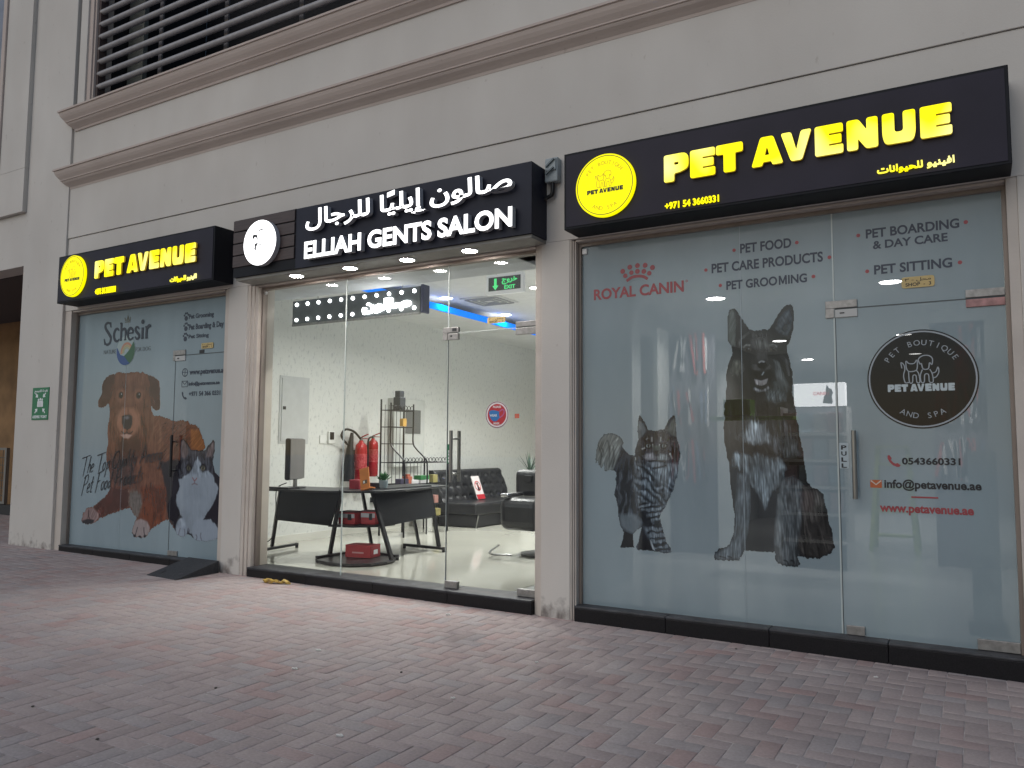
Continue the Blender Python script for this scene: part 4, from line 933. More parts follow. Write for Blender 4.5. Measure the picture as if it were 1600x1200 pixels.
# joints between the panes
JOINT = mat('glass_edge', (.42, .47, .46), .2, var=.1); JDARK = mat('gasket', (.05, .06, .065), .5)
jx = at(1160, 600, Y=YG).x
MB().box(jx - .002, jx + .002, YG - .0072, YG - .0055, .105, HEAD - .03).build('pane_joint', mat('film_seam', (.25, .30, .33), .3), s3)
dr3 = MB().box(DX - .011, DX - .001, YG - .010, YG + .006, .106, HEAD - .03).build('pane_joint', JOINT, s3)
MB().box(DX - .001, DX + .003, YG - .0075, YG - .0055, .106, DZ).box(DX, fx1, YG - .0075, YG - .0055, DZ - .004, DZ + .003).build('door_gap', JDARK, s3)
pull(s3, at(1335, 700, Y=YG).x + .005, at(1340, 779, Y=YG).z, at(1333, 673, Y=YG).z)
MB().box(DX + .02, DX + .13, YG - .02, YG + .02, .106, .165).build('patch_fitting', PATCH, s3, .003)
MB().box(fx1 - .22, fx1, YG - .02, YG + .02, .106, .17).build('patch_fitting', PATCH, s3, .003)
MB().box(DX - .06, DX + .14, YG - .016, YG + .016, DZ + .004, DZ + .055).box(DX - .06, DX - .004, YG - .016, YG + .016, DZ - .06, DZ + .004).build('patch_fitting', PATCH, s3, .003)
lk = MB().box(DX + .001, DX + .14, YG - .016, YG + .016, DZ - .06, DZ - .006).build('patch_fitting', mat('lock_white', (.42, .42, .41), .4), s3, .003)
MB().box(DX + .03, DX + .06, YG - .018, YG - .0165, DZ - .035, DZ - .027).build('lock_keyhole', INKBLK, lk)
MB().box(fx1 - .21, fx1, YG - .016, YG + .016, DZ + .005, DZ + .055).build('patch_fitting', PATCH, s3, .003)
MB().box(fx1 - .21, fx1, YG - .016, YG + .016, DZ - .055, DZ - .006).build('patch_fitting', mat('red_taped_steel', (.42, .22, .21), .5, var=.4, vscale=18), s3, .003)
pq = prect((1313, 692), (1314, 732), (1324, 732), YG - .007)
pt = filled('pull_sticker', [rounded([(pq[0] - .01, pq[2]), (pq[1] + .01, pq[2]), (pq[1] + .01, pq[3]), (pq[0] - .01, pq[3])], .01)], YG - .006, .001, mat('sticker_pale', (.36, .42, .45), .4), s3)
for i, ch in enumerate('PULL'):
    hh = (pq[3] - pq[2]) / 4.6; zc = pq[3] - .012 - hh * (i * 1.08 + .9)
    text('sticker_lettering', ch, (pq[0] + .004, pq[1] - .002, zc, zc + hh * .78), YG - .007, INKBLK, pt, .03, .001)
# printed words
TY = YG - .0065
def words(body, tl, bl, br, m=INKDK, bold=.028, name='lettering', parent=s3, **k): return text(name, body, prect(tl, bl, br, TY), TY, m, parent, bold, .001, **k)
words('PET FOOD', (1156, 381), (1156.5, 396), (1236.5, 387))
words('PET CARE PRODUCTS', (1112, 412), (1112, 427), (1286, 409))
words('PET GROO', (1135, 439), (1135, 453), (1214.5, 446)); words('ING', (1231.5, 429.5), (1231.5, 443.5), (1261, 441))
q = prect((1217, 431), (1217, 445.2), (1229.5, 444), TY); mw, mh = q[1] - q[0], q[3] - q[2]
filled('lettering', [[(q[0] + x * mw, q[2] + z_ * mh) for x, z_ in ((0, 0), (.2, 0), (.2, .62), (.42, .1), (.58, .1), (.8, .62), (.8, 0), (1, 0), (1, 1), (.78, 1), (.5, .38), (.22, 1), (0, 1))]], TY, .001, INKDK, s3)
words('PET BOARDING', (1352, 359), (1353, 373.5), (1499, 355.5))
words('& DAY CARE', (1364, 376.5), (1364, 389.5), (1481, 377))
words('PET SITTING', (1366, 415), (1366, 430), (1488, 417))
b = []
for q in ((1147, 391), (1245, 379), (1103, 422), (1296, 402), (1125.5, 446), (1271, 432), (1341, 368), (1509, 347), (1355, 424), (1500, 410)):
    v = at(*q, Y=TY); b.append(circle(v.x, v.z, .0125, 16))
filled('red_dots', b, TY, .001, INKRED, s3)
words('ROYAL CANIN', (927.5, 452), (928, 469), (1068.5, 456.5), INKRED, .03)
b = []
for q in ((973, 424), (984, 417.5), (996, 415), (1008, 414.5), (1019.5, 418), (977, 431), (986.5, 426), (996, 424), (1006, 424), (1014.5, 427)):
    v = at(q[0], q[1], Y=TY); b.append(circle(v.x, v.z, .0195 if q[1] < 424.5 else .018, 16))
cw = filled('crown_mark', b, TY, .001, INKRED, s3)
pa = [at(q[0], q[1], Y=TY) for q in ((979, 439), (987, 433.5), (996, 431.5), (1005, 432), (1012, 436))]
filled('crown_band', [ribbon(spline([(v.x, v.z) for v in pa]), .022)], TY, .001, INKRED, cw)
pa = [at(q[0], q[1], Y=TY) for q in ((981, 441.5), (989, 437), (997, 435.3), (1004, 435.8), (1010, 438.5))]
filled('crown_gap', [ribbon(spline([(v.x, v.z) for v in pa]), .006)], TY - .001, .0006, mat('film_gap', (0.18, 0.24, 0.27), .3), cw)
v = at(1073, 439, Y=TY); filled('trade_mark', [circle(v.x, v.z, .009, 14), circle(v.x, v.z, .006, 14)[::-1]], TY, .001, INKRED, s3)
words('0543660331', (1409, 715), (1409.5, 726), (1501, 727), INKBLK, .03)
words('info@petavenue.ae', (1382, 750), (1382, 768), (1534, 769), INKBLK, .03)
words('www.petavenue.ae', (1374.5, 789), (1375, 805), (1522, 808), INKRED, .035)
v0, v1 = at(1424, 777, Y=TY), at(1466, 779, Y=TY); MB().box(v0.x, v1.x, TY - .001, TY, v1.z - .001, v1.z + .009).build('red_rule', INKRED, s3)
q = prect((1360, 750), (1360, 762), (1378, 762), TY); en = MB().box(q[0], q[1], TY - .001, TY, q[2], q[3]).build('envelope_icon', mat('orange_red_ink', (.42, .10, .03), .4), s3)
filled('envelope_flap', [ribbon([(q[0] + .004, q[3] - .004), ((q[0] + q[1]) / 2, q[2] + (q[3] - q[2]) * .4), (q[1] - .004, q[3] - .004)], .008)], TY - .001, .0006, mat('cream_ink', (.5, .45, .38), .4), en)
def phone(cx, cy, w_, m, Y, parent):
    v = at(cx, cy, Y=Y); f = lambda *p: [(v.x + x * w_, v.z + z_ * w_) for x, z_ in p]
    filled('phone_icon', [f((-.5, .42), (-.36, .5), (-.18, .22), (-.26, .08), (-.08, -.14), (.12, -.26), (.24, -.18), (.5, -.36), (.4, -.5), (.2, -.52), (-.1, -.38), (-.36, -.1), (-.5, .2))], Y, .001, m, parent)
phone(1397, 720, .075, INKRED, TY, s3)
shop_plate('tan shop number 3 plate above the frosted door', (1408.5, 434), (1409, 451), (1460.5, 447), '٣ - ﻞﺤﻣ', '3', YG - .007)
b = MB()
for x, y in ((1450, 453), (1432, 456)):
    v = at(x, y, Y=TY); b.box(v.x - .03, v.x + .03, TY - .001, TY, v.z - .012, v.z + .012)
MB().box(fx0 + .002, fx0 + .045, YG - .02, YG, HEAD - .09, HEAD - .045).build('corner_clip', RING, s3, .006)

# ================================================================== LEFT SHOP: film with golden dog and tuxedo cat
s1 = thing('shopfront', 'frosted glass shopfront printed with a golden dog and a black and white cat', 'shopfront', (-8.2, YG, .1))
gx0, gx1 = OPEN[0][0] + .024, OPEN[0][1] - .024; DX1 = at(270, 700, Y=YG).x; DZ1 = at(276, 556, Y=YG).z
E_ = zm(120, 570, 6.9565, YG); F_ = zm(120, 710, 6.9565, YG)
gold_out = E_((455, 75), (520, 86), (600, 80), (720, 84), (770, 105), (850, 130), (897, 182), (907, 270), (915, 400), (915, 470), (890, 500), (850, 490), (812, 450), (830, 550), (920, 560), (1000, 578), (1040, 606), (1100, 610), (1150, 596), (1208, 610), (1242, 650), (1290, 655), (1332, 692), (1362, 755), (1388, 840), (1412, 905), (1330, 960), (1300, 1043)) + \
    F_((1260, 40), (1200, 100), (1150, 300), (1090, 480), (1120, 640), (1080, 800), (1050, 790), (1005, 716), (960, 722), (880, 765), (800, 835), (757, 896), (700, 906), (622, 890), (598, 860), (610, 800), (640, 722), (660, 690), (610, 640), (590, 577), (440, 622), (330, 668), (255, 695), (190, 748), (130, 762), (72, 752), (58, 720), (74, 640), (110, 590), (180, 570), (240, 520), (330, 440), (368, 360), (366, 260), (350, 150), (330, 60)) + \
    E_((325, 960), (345, 850), (343, 760), (346, 640), (362, 560), (362, 480), (350, 418), (310, 456), (275, 470), (240, 450), (240, 400), (278, 300), (280, 240), (302, 165), (352, 114), (430, 94))
gold = Print(*bbox(gold_out), res=.005)
G1 = S(98, 72, 60); G2 = S(64, 46, 42); G3 = S(124, 98, 82); G4 = S(100, 58, 36); G5 = S(68, 42, 36)
gold.poly(gold_out, G1, soft=.008, hair=.016, ang=95, tex=.3, fine=70, long=9)
gold.poly(E_((430, 95), (350, 115), (300, 165), (280, 240), (278, 300), (240, 400), (240, 450), (275, 470), (310, 456), (355, 415), (395, 320), (420, 200)), G2, soft=.04, ang=75, tex=.3, fine=70, inside=True)
gold.poly(E_((770, 110), (850, 130), (895, 182), (907, 280), (915, 470), (890, 500), (850, 490), (810, 440), (790, 300), (790, 180)), G2, soft=.04, ang=100, tex=.3, fine=70, inside=True)
gold.poly(E_((440, 110), (720, 100), (780, 200), (760, 420), (690, 560), (430, 560), (390, 420), (400, 220)), S(98, 72, 60), soft=.08, ang=95, tex=.22, fine=80, inside=True)
gold.poly(E_((480, 180), (640, 170), (690, 260), (580, 360), (450, 270)), S(84, 60, 52), soft=.10, ang=95, tex=.3, fine=80, inside=True)
for pts in (((460, 500), (425, 600), (430, 700), (470, 770)), ((650, 470), (690, 590), (680, 700), (640, 770)), ((760, 480), (770, 640), (780, 760)), ((820, 480), (835, 700), (800, 860)), ((370, 500), (380, 700), (400, 850)), ((905, 640), (915, 800), (890, 980))): gold.line(E_(*pts), lambda t: .03 * math.sin(math.pi * min(max(t, .08), .92)), G3, soft=.03, inside=True, alpha=.7)
for pts in (((375, 470), (365, 600), (380, 760)), ((700, 560), (740, 700), (760, 860)), ((640, 820), (600, 940), (590, 1040)), ((930, 650), (960, 820), (960, 1040))): gold.line(E_(*pts), .035, G2, soft=.05, inside=True, alpha=.7)
gold.poly(E_((470, 830), (700, 800), (760, 950), (740, 1043), (480, 1043), (420, 950)), S(78, 54, 48), soft=.10, ang=92, tex=.35, fine=60, inside=True)
gold.poly(E_((930, 600), (1200, 620), (1340, 720), (1300, 900), (1130, 860), (1000, 900), (930, 800)), S(86, 60, 52), soft=.06, ang=20, tex=.3, fine=60, inside=True)
gold.poly(E_((1245, 700), (1340, 710), (1390, 840), (1410, 905), (1330, 940), (1245, 900)), S(124, 88, 56), soft=.03, ang=90, tex=.12, inside=True)
gold.poly(F_((370, 0), (600, 40), (640, 200), (600, 330), (420, 340), (370, 250)), S(72, 56, 52), soft=.08, ang=92, tex=.35, fine=60, inside=True)
gold.poly(F_((680, 60), (880, 60), (920, 180), (960, 320), (975, 400), (880, 420), (700, 330), (640, 250)), S(104, 74, 56), soft=.06, ang=95, tex=.3, fine=60, inside=True)
gold.poly(F_((370, 360), (560, 380), (590, 560), (440, 615), (330, 660), (250, 690), (190, 580), (240, 520), (330, 440)), G5, soft=.04, ang=60, tex=.35, fine=60, inside=True)
gold.poly(F_((560, 400), (640, 390), (710, 430), (720, 540), (660, 690), (610, 640), (580, 540)), S(96, 92, 88), soft=.04, hair=.03, ang=88, tex=.4, fine=60, inside=True)
gold.poly(F_((700, 360), (960, 330), (985, 460), (970, 600), (960, 720), (870, 770), (800, 830), (770, 720), (690, 680), (720, 540)), G4, soft=.04, ang=95, tex=.35, fine=60, inside=True)
gold.poly(F_((860, 380), (980, 380), (985, 520), (900, 700), (840, 700)), S(84, 50, 34), soft=.05, ang=95, tex=.35, fine=60, inside=True)
gold.poly(F_((905, 90), (1060, 60), (1200, 60), (1150, 260), (1100, 470), (1120, 640), (1170, 720), (1080, 800), (1010, 720), (985, 600), (980, 400)), S(30, 25, 30), soft=.03, hair=.02, ang=95, tex=.5, fine=60, inside=True)
# paws
gold.poly(F_((110, 590), (180, 575), (240, 640), (245, 690), (190, 745), (130, 760), (72, 750), (60, 715), (78, 640)), S(120, 106, 106), soft=.02, ang=60, tex=.2, inside=True)
gold.poly(F_((62, 720), (120, 700), (195, 710), (185, 745), (130, 760), (72, 752)), S(40, 36, 40), soft=.012, inside=True)
gold.line(F_((135, 600), (132, 660), (150, 710)), .016, S(56, 44, 46), soft=.01, inside=True)
gold.line(F_((240, 610), (262, 650), (255, 690)), .018, S(92, 66, 66), soft=.014, inside=True)
gold.poly(F_((640, 722), (700, 700), (770, 730), (800, 790), (795, 850), (757, 895), (700, 905), (622, 890), (600, 855), (612, 800)), S(132, 124, 124), soft=.02, ang=90, tex=.12, inside=True)
for pts in (((665, 790), (652, 840), (640, 880)), ((735, 790), (735, 840), (745, 890)), ((610, 800), (605, 840), (622, 880))): gold.line(F_(*pts), .014, S(48, 44, 48), soft=.008, inside=True)
for q in ((632, 884), (690, 896), (748, 888)): gold.disc(*F_(q)[0], .030, .016, S(40, 36, 40), soft=.008, inside=True)
gold.fur(E_((430, 90), (780, 90), (790, 420), (690, 560), (430, 560), (390, 420)), 95, .20, 95, 14)
gold.fur(E_((340, 480), (820, 480), (900, 1000)) + F_((900, 100), (880, 400), (370, 360), (330, 60)), 93, .34, 95, 11)
gold.fur(E_((830, 550), (1350, 680), (1410, 900), (1130, 900)) + F_((1050, 40), (905, 90)), 40, .32, 95, 11)
gold.fur(F_((370, 350), (590, 380), (590, 580), (190, 750), (60, 740), (190, 560)), 55, .32, 95, 11); gold.fur(F_((690, 330), (985, 330), (980, 720), (800, 840), (680, 690)), 95, .32, 95, 11)
gold.fur(E_((430, 95), (300, 165), (240, 450), (355, 415)), 70, .35, 70, 10); gold.fur(E_((770, 110), (897, 182), (915, 480), (810, 440)), 100, .35, 70, 10)
gold.tone(E_((395, 160), (440, 200), (430, 460), (390, 480)), .8, .08); gold.tone(E_((720, 180), (790, 160), (790, 480), (715, 460)), .8, .08)
gold.tone(F_((600, 330), (980, 300), (990, 480), (640, 480)), .84, .12)
gold.tone(E_((385, 440), (500, 440), (440, 560), (435, 690), (560, 800), (690, 690), (690, 560), (640, 440), (790, 440), (830, 700), (700, 900), (430, 900), (350, 700)), .80, .06)
gold.tone(E_((440, 800), (560, 830), (700, 800), (740, 960), (560, 1010), (400, 960)), .78, .10)
gold.tone(E_((440, 250), (540, 230), (545, 400), (430, 420)), .95, .07); gold.tone(E_((620, 230), (730, 250), (740, 420), (620, 400)), .95, .07)
gold.poly(E_((555, 130), (600, 130), (605, 420), (545, 420)), S(122, 94, 80), soft=.06, tex=.1, inside=True, alpha=.5)
for sx in (-1, 1):
    c0 = 562; g_ = lambda *p: E_(*[(c0 + sx * q[0], q[1]) for q in p])
    gold.poly(g_((8, 470), (60, 470), (118, 560), (122, 650), (95, 720), (50, 765), (10, 700), (44, 660), (50, 590), (40, 550), (8, 530)), S(140, 112, 96), soft=.04, ang=90 + 25 * sx, tex=.12, fine=80, inside=True, alpha=.8)
gold.poly(E_((480, 762), (545, 748), (605, 765), (570, 800), (520, 797)), S(158, 140, 132), soft=.02, inside=True)
for ex, ey in ((485, 330), (677, 333)):
    x, z_ = E_((ex, ey))[0]
    gold.disc(x, z_, .085, .075, S(128, 96, 82), soft=.05, inside=True, alpha=.55); gold.disc(x, z_, .046, .040, S(40, 26, 24), soft=.02, tex=.1, inside=True); gold.disc(x, z_, .032, .030, (.010, .007, .007), soft=.012, tex=.1, inside=True); gold.disc(x + .010, z_ + .012, .009, .008, S(150, 152, 156), soft=.006, inside=True)
gold.poly(E_((495, 560), (520, 545), (580, 543), (607, 560), (607, 640), (590, 690), (552, 708), (512, 690), (495, 630)), S(38, 34, 38), soft=.014, tex=.12, inside=True)
gold.disc(*E_((550, 575))[0], .042, .018, S(84, 84, 92), soft=.03, inside=True)
for ex in (522, 580): gold.disc(*E_((ex, 630))[0], .016, .022, (.008, .007, .008), soft=.012, inside=True)
gold.line(E_((550, 700), (548, 740)), .012, S(40, 32, 34), soft=.012, inside=True)
gold.line(E_((488, 722), (520, 748), (548, 738), (580, 748), (615, 722)), .016, S(54, 40, 40), soft=.014, inside=True)
sat = np.clip((gold.c[..., :1] - gold.c[..., 2:]) / np.maximum(gold.c[..., :1], 1e-3) * 2.2, 0, 1); gold.c *= .72 * (1 - sat) + np.array([.66, .51, .46]) * sat
gold.mesh('dog_print', YG - .006, INK1, s1)

tux_out = E_((1135, 1043), (1128, 900), (1140, 818), (1165, 805), (1206, 850), (1246, 922), (1330, 935), (1400, 928), (1440, 870), (1490, 820), (1508, 840), (1502, 930), (1482, 1043)) + \
    F_((1482, 80), (1500, 185), (1578, 268), (1578, 860), (1560, 905), (1500, 925), (1400, 948), (1300, 932), (1240, 880), (1215, 858), (1160, 897), (1100, 882), (1068, 810), (1060, 740), (1000, 690), (990, 560), (1040, 440), (1050, 250), (1090, 120), (1130, 60))
bx = list(bbox(tux_out)); bx[1] = min(bx[1], gx1 - .001)
tux = Print(*bx, res=.006)
TW = S(118, 127, 136); TK = S(30, 28, 34)
tux.poly(tux_out, TK, soft=.008, hair=.010, ang=95, tex=.4, fine=70)
tux.poly(E_((1130, 1040), (1130, 900), (1148, 818), (1200, 860), (1240, 925), (1330, 940), (1400, 935), (1480, 840), (1500, 900), (1480, 1043)) + F_((1490, 120), (1480, 230), (1400, 250), (1200, 260), (1120, 250), (1110, 180), (1150, 90)), S(58, 60, 66), soft=.02, ang=95, tex=.4, inside=True)
tux.poly(E_((1142, 1000), (1140, 850), (1165, 815), (1210, 900), (1220, 960), (1180, 1020)), S(88, 80, 82), soft=.02, ang=95, tex=.25, inside=True)
tux.poly(E_((1410, 1000), (1430, 920), (1490, 835), (1498, 900), (1470, 1010)), S(92, 84, 86), soft=.02, ang=80, tex=.25, inside=True)
tux.poly(F_((1320, 28), (1288, 80), (1262, 150), (1228, 205), (1150, 258), (1108, 265), (1125, 350), (1088, 440), (1084, 500), (1112, 600), (1150, 690), (1185, 770), (1225, 840), (1300, 890), (1380, 760), (1402, 670), (1482, 560), (1530, 440), (1545, 370), (1502, 290), (1490, 222), (1440, 182), (1372, 172), (1350, 100)), TW, soft=.016, hair=.012, ang=95, tex=.05, fine=60, inside=True)
for ex, sx in ((1222, 1), (1378, -1)):
    x, z_ = F_((ex, 148))[0]; tux.disc(x, z_, .050, .048, S(38, 36, 40), soft=.03, inside=True); tux.disc(x, z_, .030, .028, S(92, 90, 76), soft=.010, inside=True); tux.disc(x, z_, .011, .022, (.008, .008, .008), soft=.006, inside=True); tux.line(F_((ex - 36, 150), (ex, 112), (ex + 36, 160)), .014, (.012, .011, .013), soft=.01, inside=True)
for pts in (((1150, 210), (1130, 130), (1160, 60)), ((1450, 190), (1470, 100), (1450, 30)), ((1200, 70), (1230, 20)), ((1400, 60), (1380, 0))): tux.line(F_(*pts), .024, S(36, 35, 40), soft=.03, inside=True)
tux.line(F_((1262, 250), (1285, 285), (1312, 255)), .013, S(112, 74, 78), soft=.008, inside=True)
tux.line(F_((1286, 285), (1284, 318)), .012, S(92, 70, 76), soft=.008, inside=True)
tux.line(F_((1255, 330), (1284, 316), (1318, 330)), .012, S(98, 84, 90), soft=.012, inside=True)
for cx, cy, rx, rz, in ((1145, 812, .098, .12), (1400, 840, .21, .16)):
    tux.disc(*F_((cx, cy))[0], rx, rz, S(122, 131, 141), soft=.02, tex=.05, inside=True)
for pts in (((1130, 800), (1118, 840), (1112, 880)), ((1175, 810), (1180, 850), (1176, 885)), ((1300, 870), (1312, 900), (1300, 930)), ((1355, 850), (1350, 890), (1362, 930)), ((1215, 800), (1230, 830), (1222, 850))): tux.line(F_(*pts), .012, S(82, 82, 92), soft=.012, inside=True)
tux.poly(F_((1380, 710), (1400, 672), (1482, 560), (1530, 430), (1578, 300), (1578, 860), (1520, 770), (1460, 708)), S(28, 24, 32), soft=.012, hair=.012, ang=95, tex=.4, inside=True)
tux.fur(F_((1100, 250), (1540, 250), (1530, 560), (1380, 760), (1200, 800), (1080, 500)), 95, .05, 80, 9)
tux.fur(E_((1130, 820), (1508, 820), (1482, 1043)) + F_((1490, 230), (1110, 250), (1130, 60)), 95, .45, 70, 12); tux.fur(F_((990, 100), (1110, 250), (1080, 480), (1190, 780), (1060, 790)), 95, .5, 60, 9)
tux.tone(F_((1080, 560), (1250, 640), (1260, 860), (1100, 760)), .86, .10); tux.tone(F_((1380, 640), (1530, 430), (1500, 620), (1400, 760)), .88, .08); tux.tone(F_((1230, 330), (1340, 330), (1400, 480), (1180, 480)), .92, .08)
tux.c *= .80
tux.mesh('cat_print', YG - .0065, INK1, s1)
# the dog patch and the cat patch overlap: cut both out of the film and out of one another by height only
joint = Print(min(gold.xs[0], tux.xs[0]), max(gold.xs[-1], tux.xs[-1]), min(gold.zs[0], tux.zs[0]), max(gold.zs[-1], tux.zs[-1]), .0065)
ji, jj = (joint.X[:-1, :-1] + .00325), (joint.Z[:-1, :-1] + .00325)
def hit(p):
    i = np.clip(np.searchsorted(p.xs, ji) - 1, 0, p.nx - 1); k = np.clip(np.searchsorted(p.zs, jj) - 1, 0, p.nz - 1)
    return p.mask[k, i] & (ji > p.xs[0]) & (ji < p.xs[-1]) & (jj > p.zs[0]) & (jj < p.zs[-1])
joint.mask = hit(gold) | hit(tux)
film_mesh('frosted_film', gx0, gx1, .104, HEAD - .03, YG - .005, [joint], FILM1, s1)
MB().box(DX1 - .004, DX1 + .002, YG - .0085, YG - .0068, .106, DZ1).box(DX1, gx1, YG - .0085, YG - .0068, DZ1 - .004, DZ1 + .003).build('door_gap', JDARK, s1)
jx1 = at(195, 650, Y=YG).x
MB().box(jx1 - .002, jx1 + .002, YG - .0066, YG - .0055, .105, HEAD - .03).build('pane_joint', mat('film_seam_pale', (.30, .36, .39), .3), s1)
pull(s1, DX1 + .06, at(270, 745, Y=YG).z, at(272, 680, Y=YG).z, BLACKM)
MB().box(DX1 + .0, DX1 + .16, YG - .018, YG + .018, .106, .16).build('patch_fitting', PATCH, s1, .003)
MB().box(DX1 - .04, DX1 + .17, YG - .016, YG + .016, DZ1 + .004, DZ1 + .06).box(DX1 - .04, DX1 - .004, YG - .016, YG + .016, DZ1 - .055, DZ1 + .003).build('patch_fitting', PATCH, s1, .003)
lk = MB().box(DX1 + .0, DX1 + .17, YG - .016, YG + .016, DZ1 - .06, DZ1 - .006).build('patch_fitting', MATS['lock_white'], s1, .003)
MB().box(DX1 + .04, DX1 + .07, YG - .018, YG - .0165, DZ1 - .04, DZ1 - .028).build('lock_keyhole', INKBLK, lk)
TY1 = YG - .0068
def words1(body, tl, bl, br, m=INKDK, bold=.01, name='lettering', **k): return text(name, body, prect(tl, bl, br, TY1), TY1, m, s1, bold, .001, **k)
words1('Pet Grooming', (295, 490), (295, 499.5), (334, 497.5), bold=.03)
words1('Pet Boarding & Day C', (294.5, 506.5), (295, 518.0), (356, 512.5), bold=.03)
words1('Pet Sitting', (294, 522), (294.5, 530), (326, 529), bold=.03)
words1('www.petavenue.ae', (296, 577), (296, 587), (352, 586), bold=.03)
words1('info@petavenue.ae', (295, 596), (294.5, 604), (343, 602.5), bold=.03)
words1('+971 54 366 0331', (295, 612), (295, 619.5), (344, 617), bold=.03)
for x, y in ((291, 495), (290.5, 511), (289.5, 527)):
    v = at(x, y, Y=TY1); ls = [circle(v.x, v.z - .018, .028, 12)]
    for dx, dz in ((-.032, .016), (-.012, .038), (.014, .040), (.035, .020)): ls.append(circle(v.x + dx, v.z + dz, .0125, 10))
    filled('paw_icon', ls, TY1, .001, INKDK, s1)
v = at(289, 582, Y=TY1); filled('globe_icon', [circle(v.x, v.z, .048, 24), circle(v.x, v.z, .040, 24)[::-1]], TY1, .001, INKDK, s1)
filled('globe_icon', [ribbon([(v.x, v.z - .042), (v.x, v.z + .042)], .006)], TY1, .0012, INKDK, s1); filled('globe_icon', [ribbon([(v.x - .042, v.z), (v.x + .042, v.z)], .006)], TY1, .0008, INKDK, s1)
v = at(288.5, 600, Y=TY1); filled('envelope_icon', [[(v.x - .05, v.z - .035), (v.x + .05, v.z - .035), (v.x + .05, v.z + .035), (v.x - .05, v.z + .035)], [(v.x - .043, v.z - .028), (v.x + .043, v.z - .028), (v.x + .043, v.z + .028), (v.x - .043, v.z + .028)][::-1]], TY1, .001, INKDK, s1)
filled('envelope_icon', [ribbon([(v.x - .045, v.z + .03), (v.x, v.z - .005), (v.x + .045, v.z + .03)], .007)], TY1, .0012, INKDK, s1)
phone(288, 618.0, .085, INKDK, TY1, s1)
# serif brand name drawn with thick and thin strokes
N1 = mat('navy_ink', S(26, 34, 46, 1.5), .4)
Bz = zm(130, 480, 6.9565, TY1)
TH = .052; TN = .020
def st(w0, w1, w2=None): return lambda t: w0 + (w1 - w0) * math.sin(math.pi * t)
sch = []
sch.append(ribbon(spline(Bz((300, 215), (292, 180), (268, 172), (242, 195), (246, 235), (280, 290), (300, 335), (290, 385), (262, 408), (240, 395), (232, 355))), st(.016, .040)))
sch.append(ribbon(Bz((300, 165), (303, 222)), .016)); sch.append(ribbon(Bz((228, 345), (234, 412)), .016))
sch.append(ribbon(spline(Bz((392, 255), (375, 235), (350, 250), (335, 300), (345, 355), (370, 370), (395, 345))), st(.016, .040)))
sch.append(ribbon(Bz((418, 172), (412, 358)), .036)); sch.append(ribbon(spline(Bz((418, 262), (436, 240), (456, 240), (462, 270), (458, 352))), st(.026, .036)))
for q in (((400, 362), (424, 358)), ((446, 356), (470, 352)), ((404, 180), (418, 170))): sch.append(ribbon(Bz(*q), .016))
sch.append(ribbon(spline(Bz((490, 285), (540, 275), (535, 240), (512, 228), (490, 260), (488, 310), (505, 350), (530, 345), (545, 325))), st(.014, .036)))
sch.append(ribbon(spline(Bz((612, 240), (596, 216), (576, 222), (570, 250), (592, 280), (610, 305), (602, 335), (580, 344), (566, 318))), st(.014, .036)))
sch.append(ribbon(Bz((648, 220), (644, 335)), .036)); sch.append(ribbon(Bz((632, 340), (658, 335)), .016)); v = Bz((650, 158))[0]; sch.append(circle(v[0], v[1], .026, 16))
sch.append(ribbon(Bz((692, 212), (688, 330)), .036)); sch.append(ribbon(spline(Bz((692, 245), (708, 212), (726, 200), (734, 212))), st(.020, .040))); sch.append(ribbon(Bz((676, 335), (704, 331)), .016)); sch.append(ribbon(Bz((678, 216), (692, 208)), .016))
for i, lp in enumerate(sch): filled('brand_stroke', [lp], TY1 - .0003 * i, .001, N1, s1)
for q in (((455, 165), (485, 160), (512, 160)), ((458, 150), (455, 115)), ((487, 155), (487, 90)), ((508, 150), (515, 105)), ((470, 150), (480, 120), (487, 100)), ((500, 150), (495, 120), (487, 100))): filled('crown_stroke', [ribbon(Bz(*q), .012)], TY1, .001, mat('olive_ink', (.12, .12, .09), .4), s1)
FINE = mat('grey_print', (.10, .12, .13), .4)
words1('NATURE', (162, 548), (162, 554.5), (181, 551.5), FINE, -.004); words1('FOR DOG', (211, 543.5), (211, 550), (235, 547), FINE, -.004)
v = at(130 + 463 / 6.9565, 480 + 472 / 6.9565, Y=TY1); rr = .178
rb = filled('round_logo', [circle(v.x, v.z, rr, 40)], TY1, .001, mat('logo_sky', (.30, .38, .38), .4), s1)
for r0, r1, cc in ((.118, .092, (.42, .20, .13)), (.088, .066, (.40, .32, .16)), (.062, .044, (.30, .34, .22)), (.040, .012, (.30, .38, .42))):
    lp = circle(v.x + .02, v.z - .02, r0, 30, R(20), R(190)) + circle(v.x + .02, v.z - .02, r1, 30, R(20), R(190))[::-1]
    filled('logo_rainbow', [lp], TY1 - .001, .0006, mat('rainbow_%g' % r0, cc, .4), rb)
a_ = circle(v.x, v.z, rr * .97, 30, R(-150), R(35)) + spline([(v.x + rr * .6, v.z + .05), (v.x + .05, v.z - .01), (v.x - .08, v.z - .09), (v.x - rr * .75, v.z - .06)], 5)[1:-1]
filled('logo_hill', [a_], TY1 - .0018, .0006, mat('logo_green', (.035, .11, .055), .4), rb)
a_ = circle(v.x, v.z, rr * .97, 30, R(-195), R(-60)) + spline([(v.x + .05, v.z - .13), (v.x - .02, v.z - .07), (v.x - .10, v.z - .045)], 5)
filled('logo_water', [a_], TY1 - .0026, .0006, mat('logo_blue', (.03, .075, .22), .4), rb)
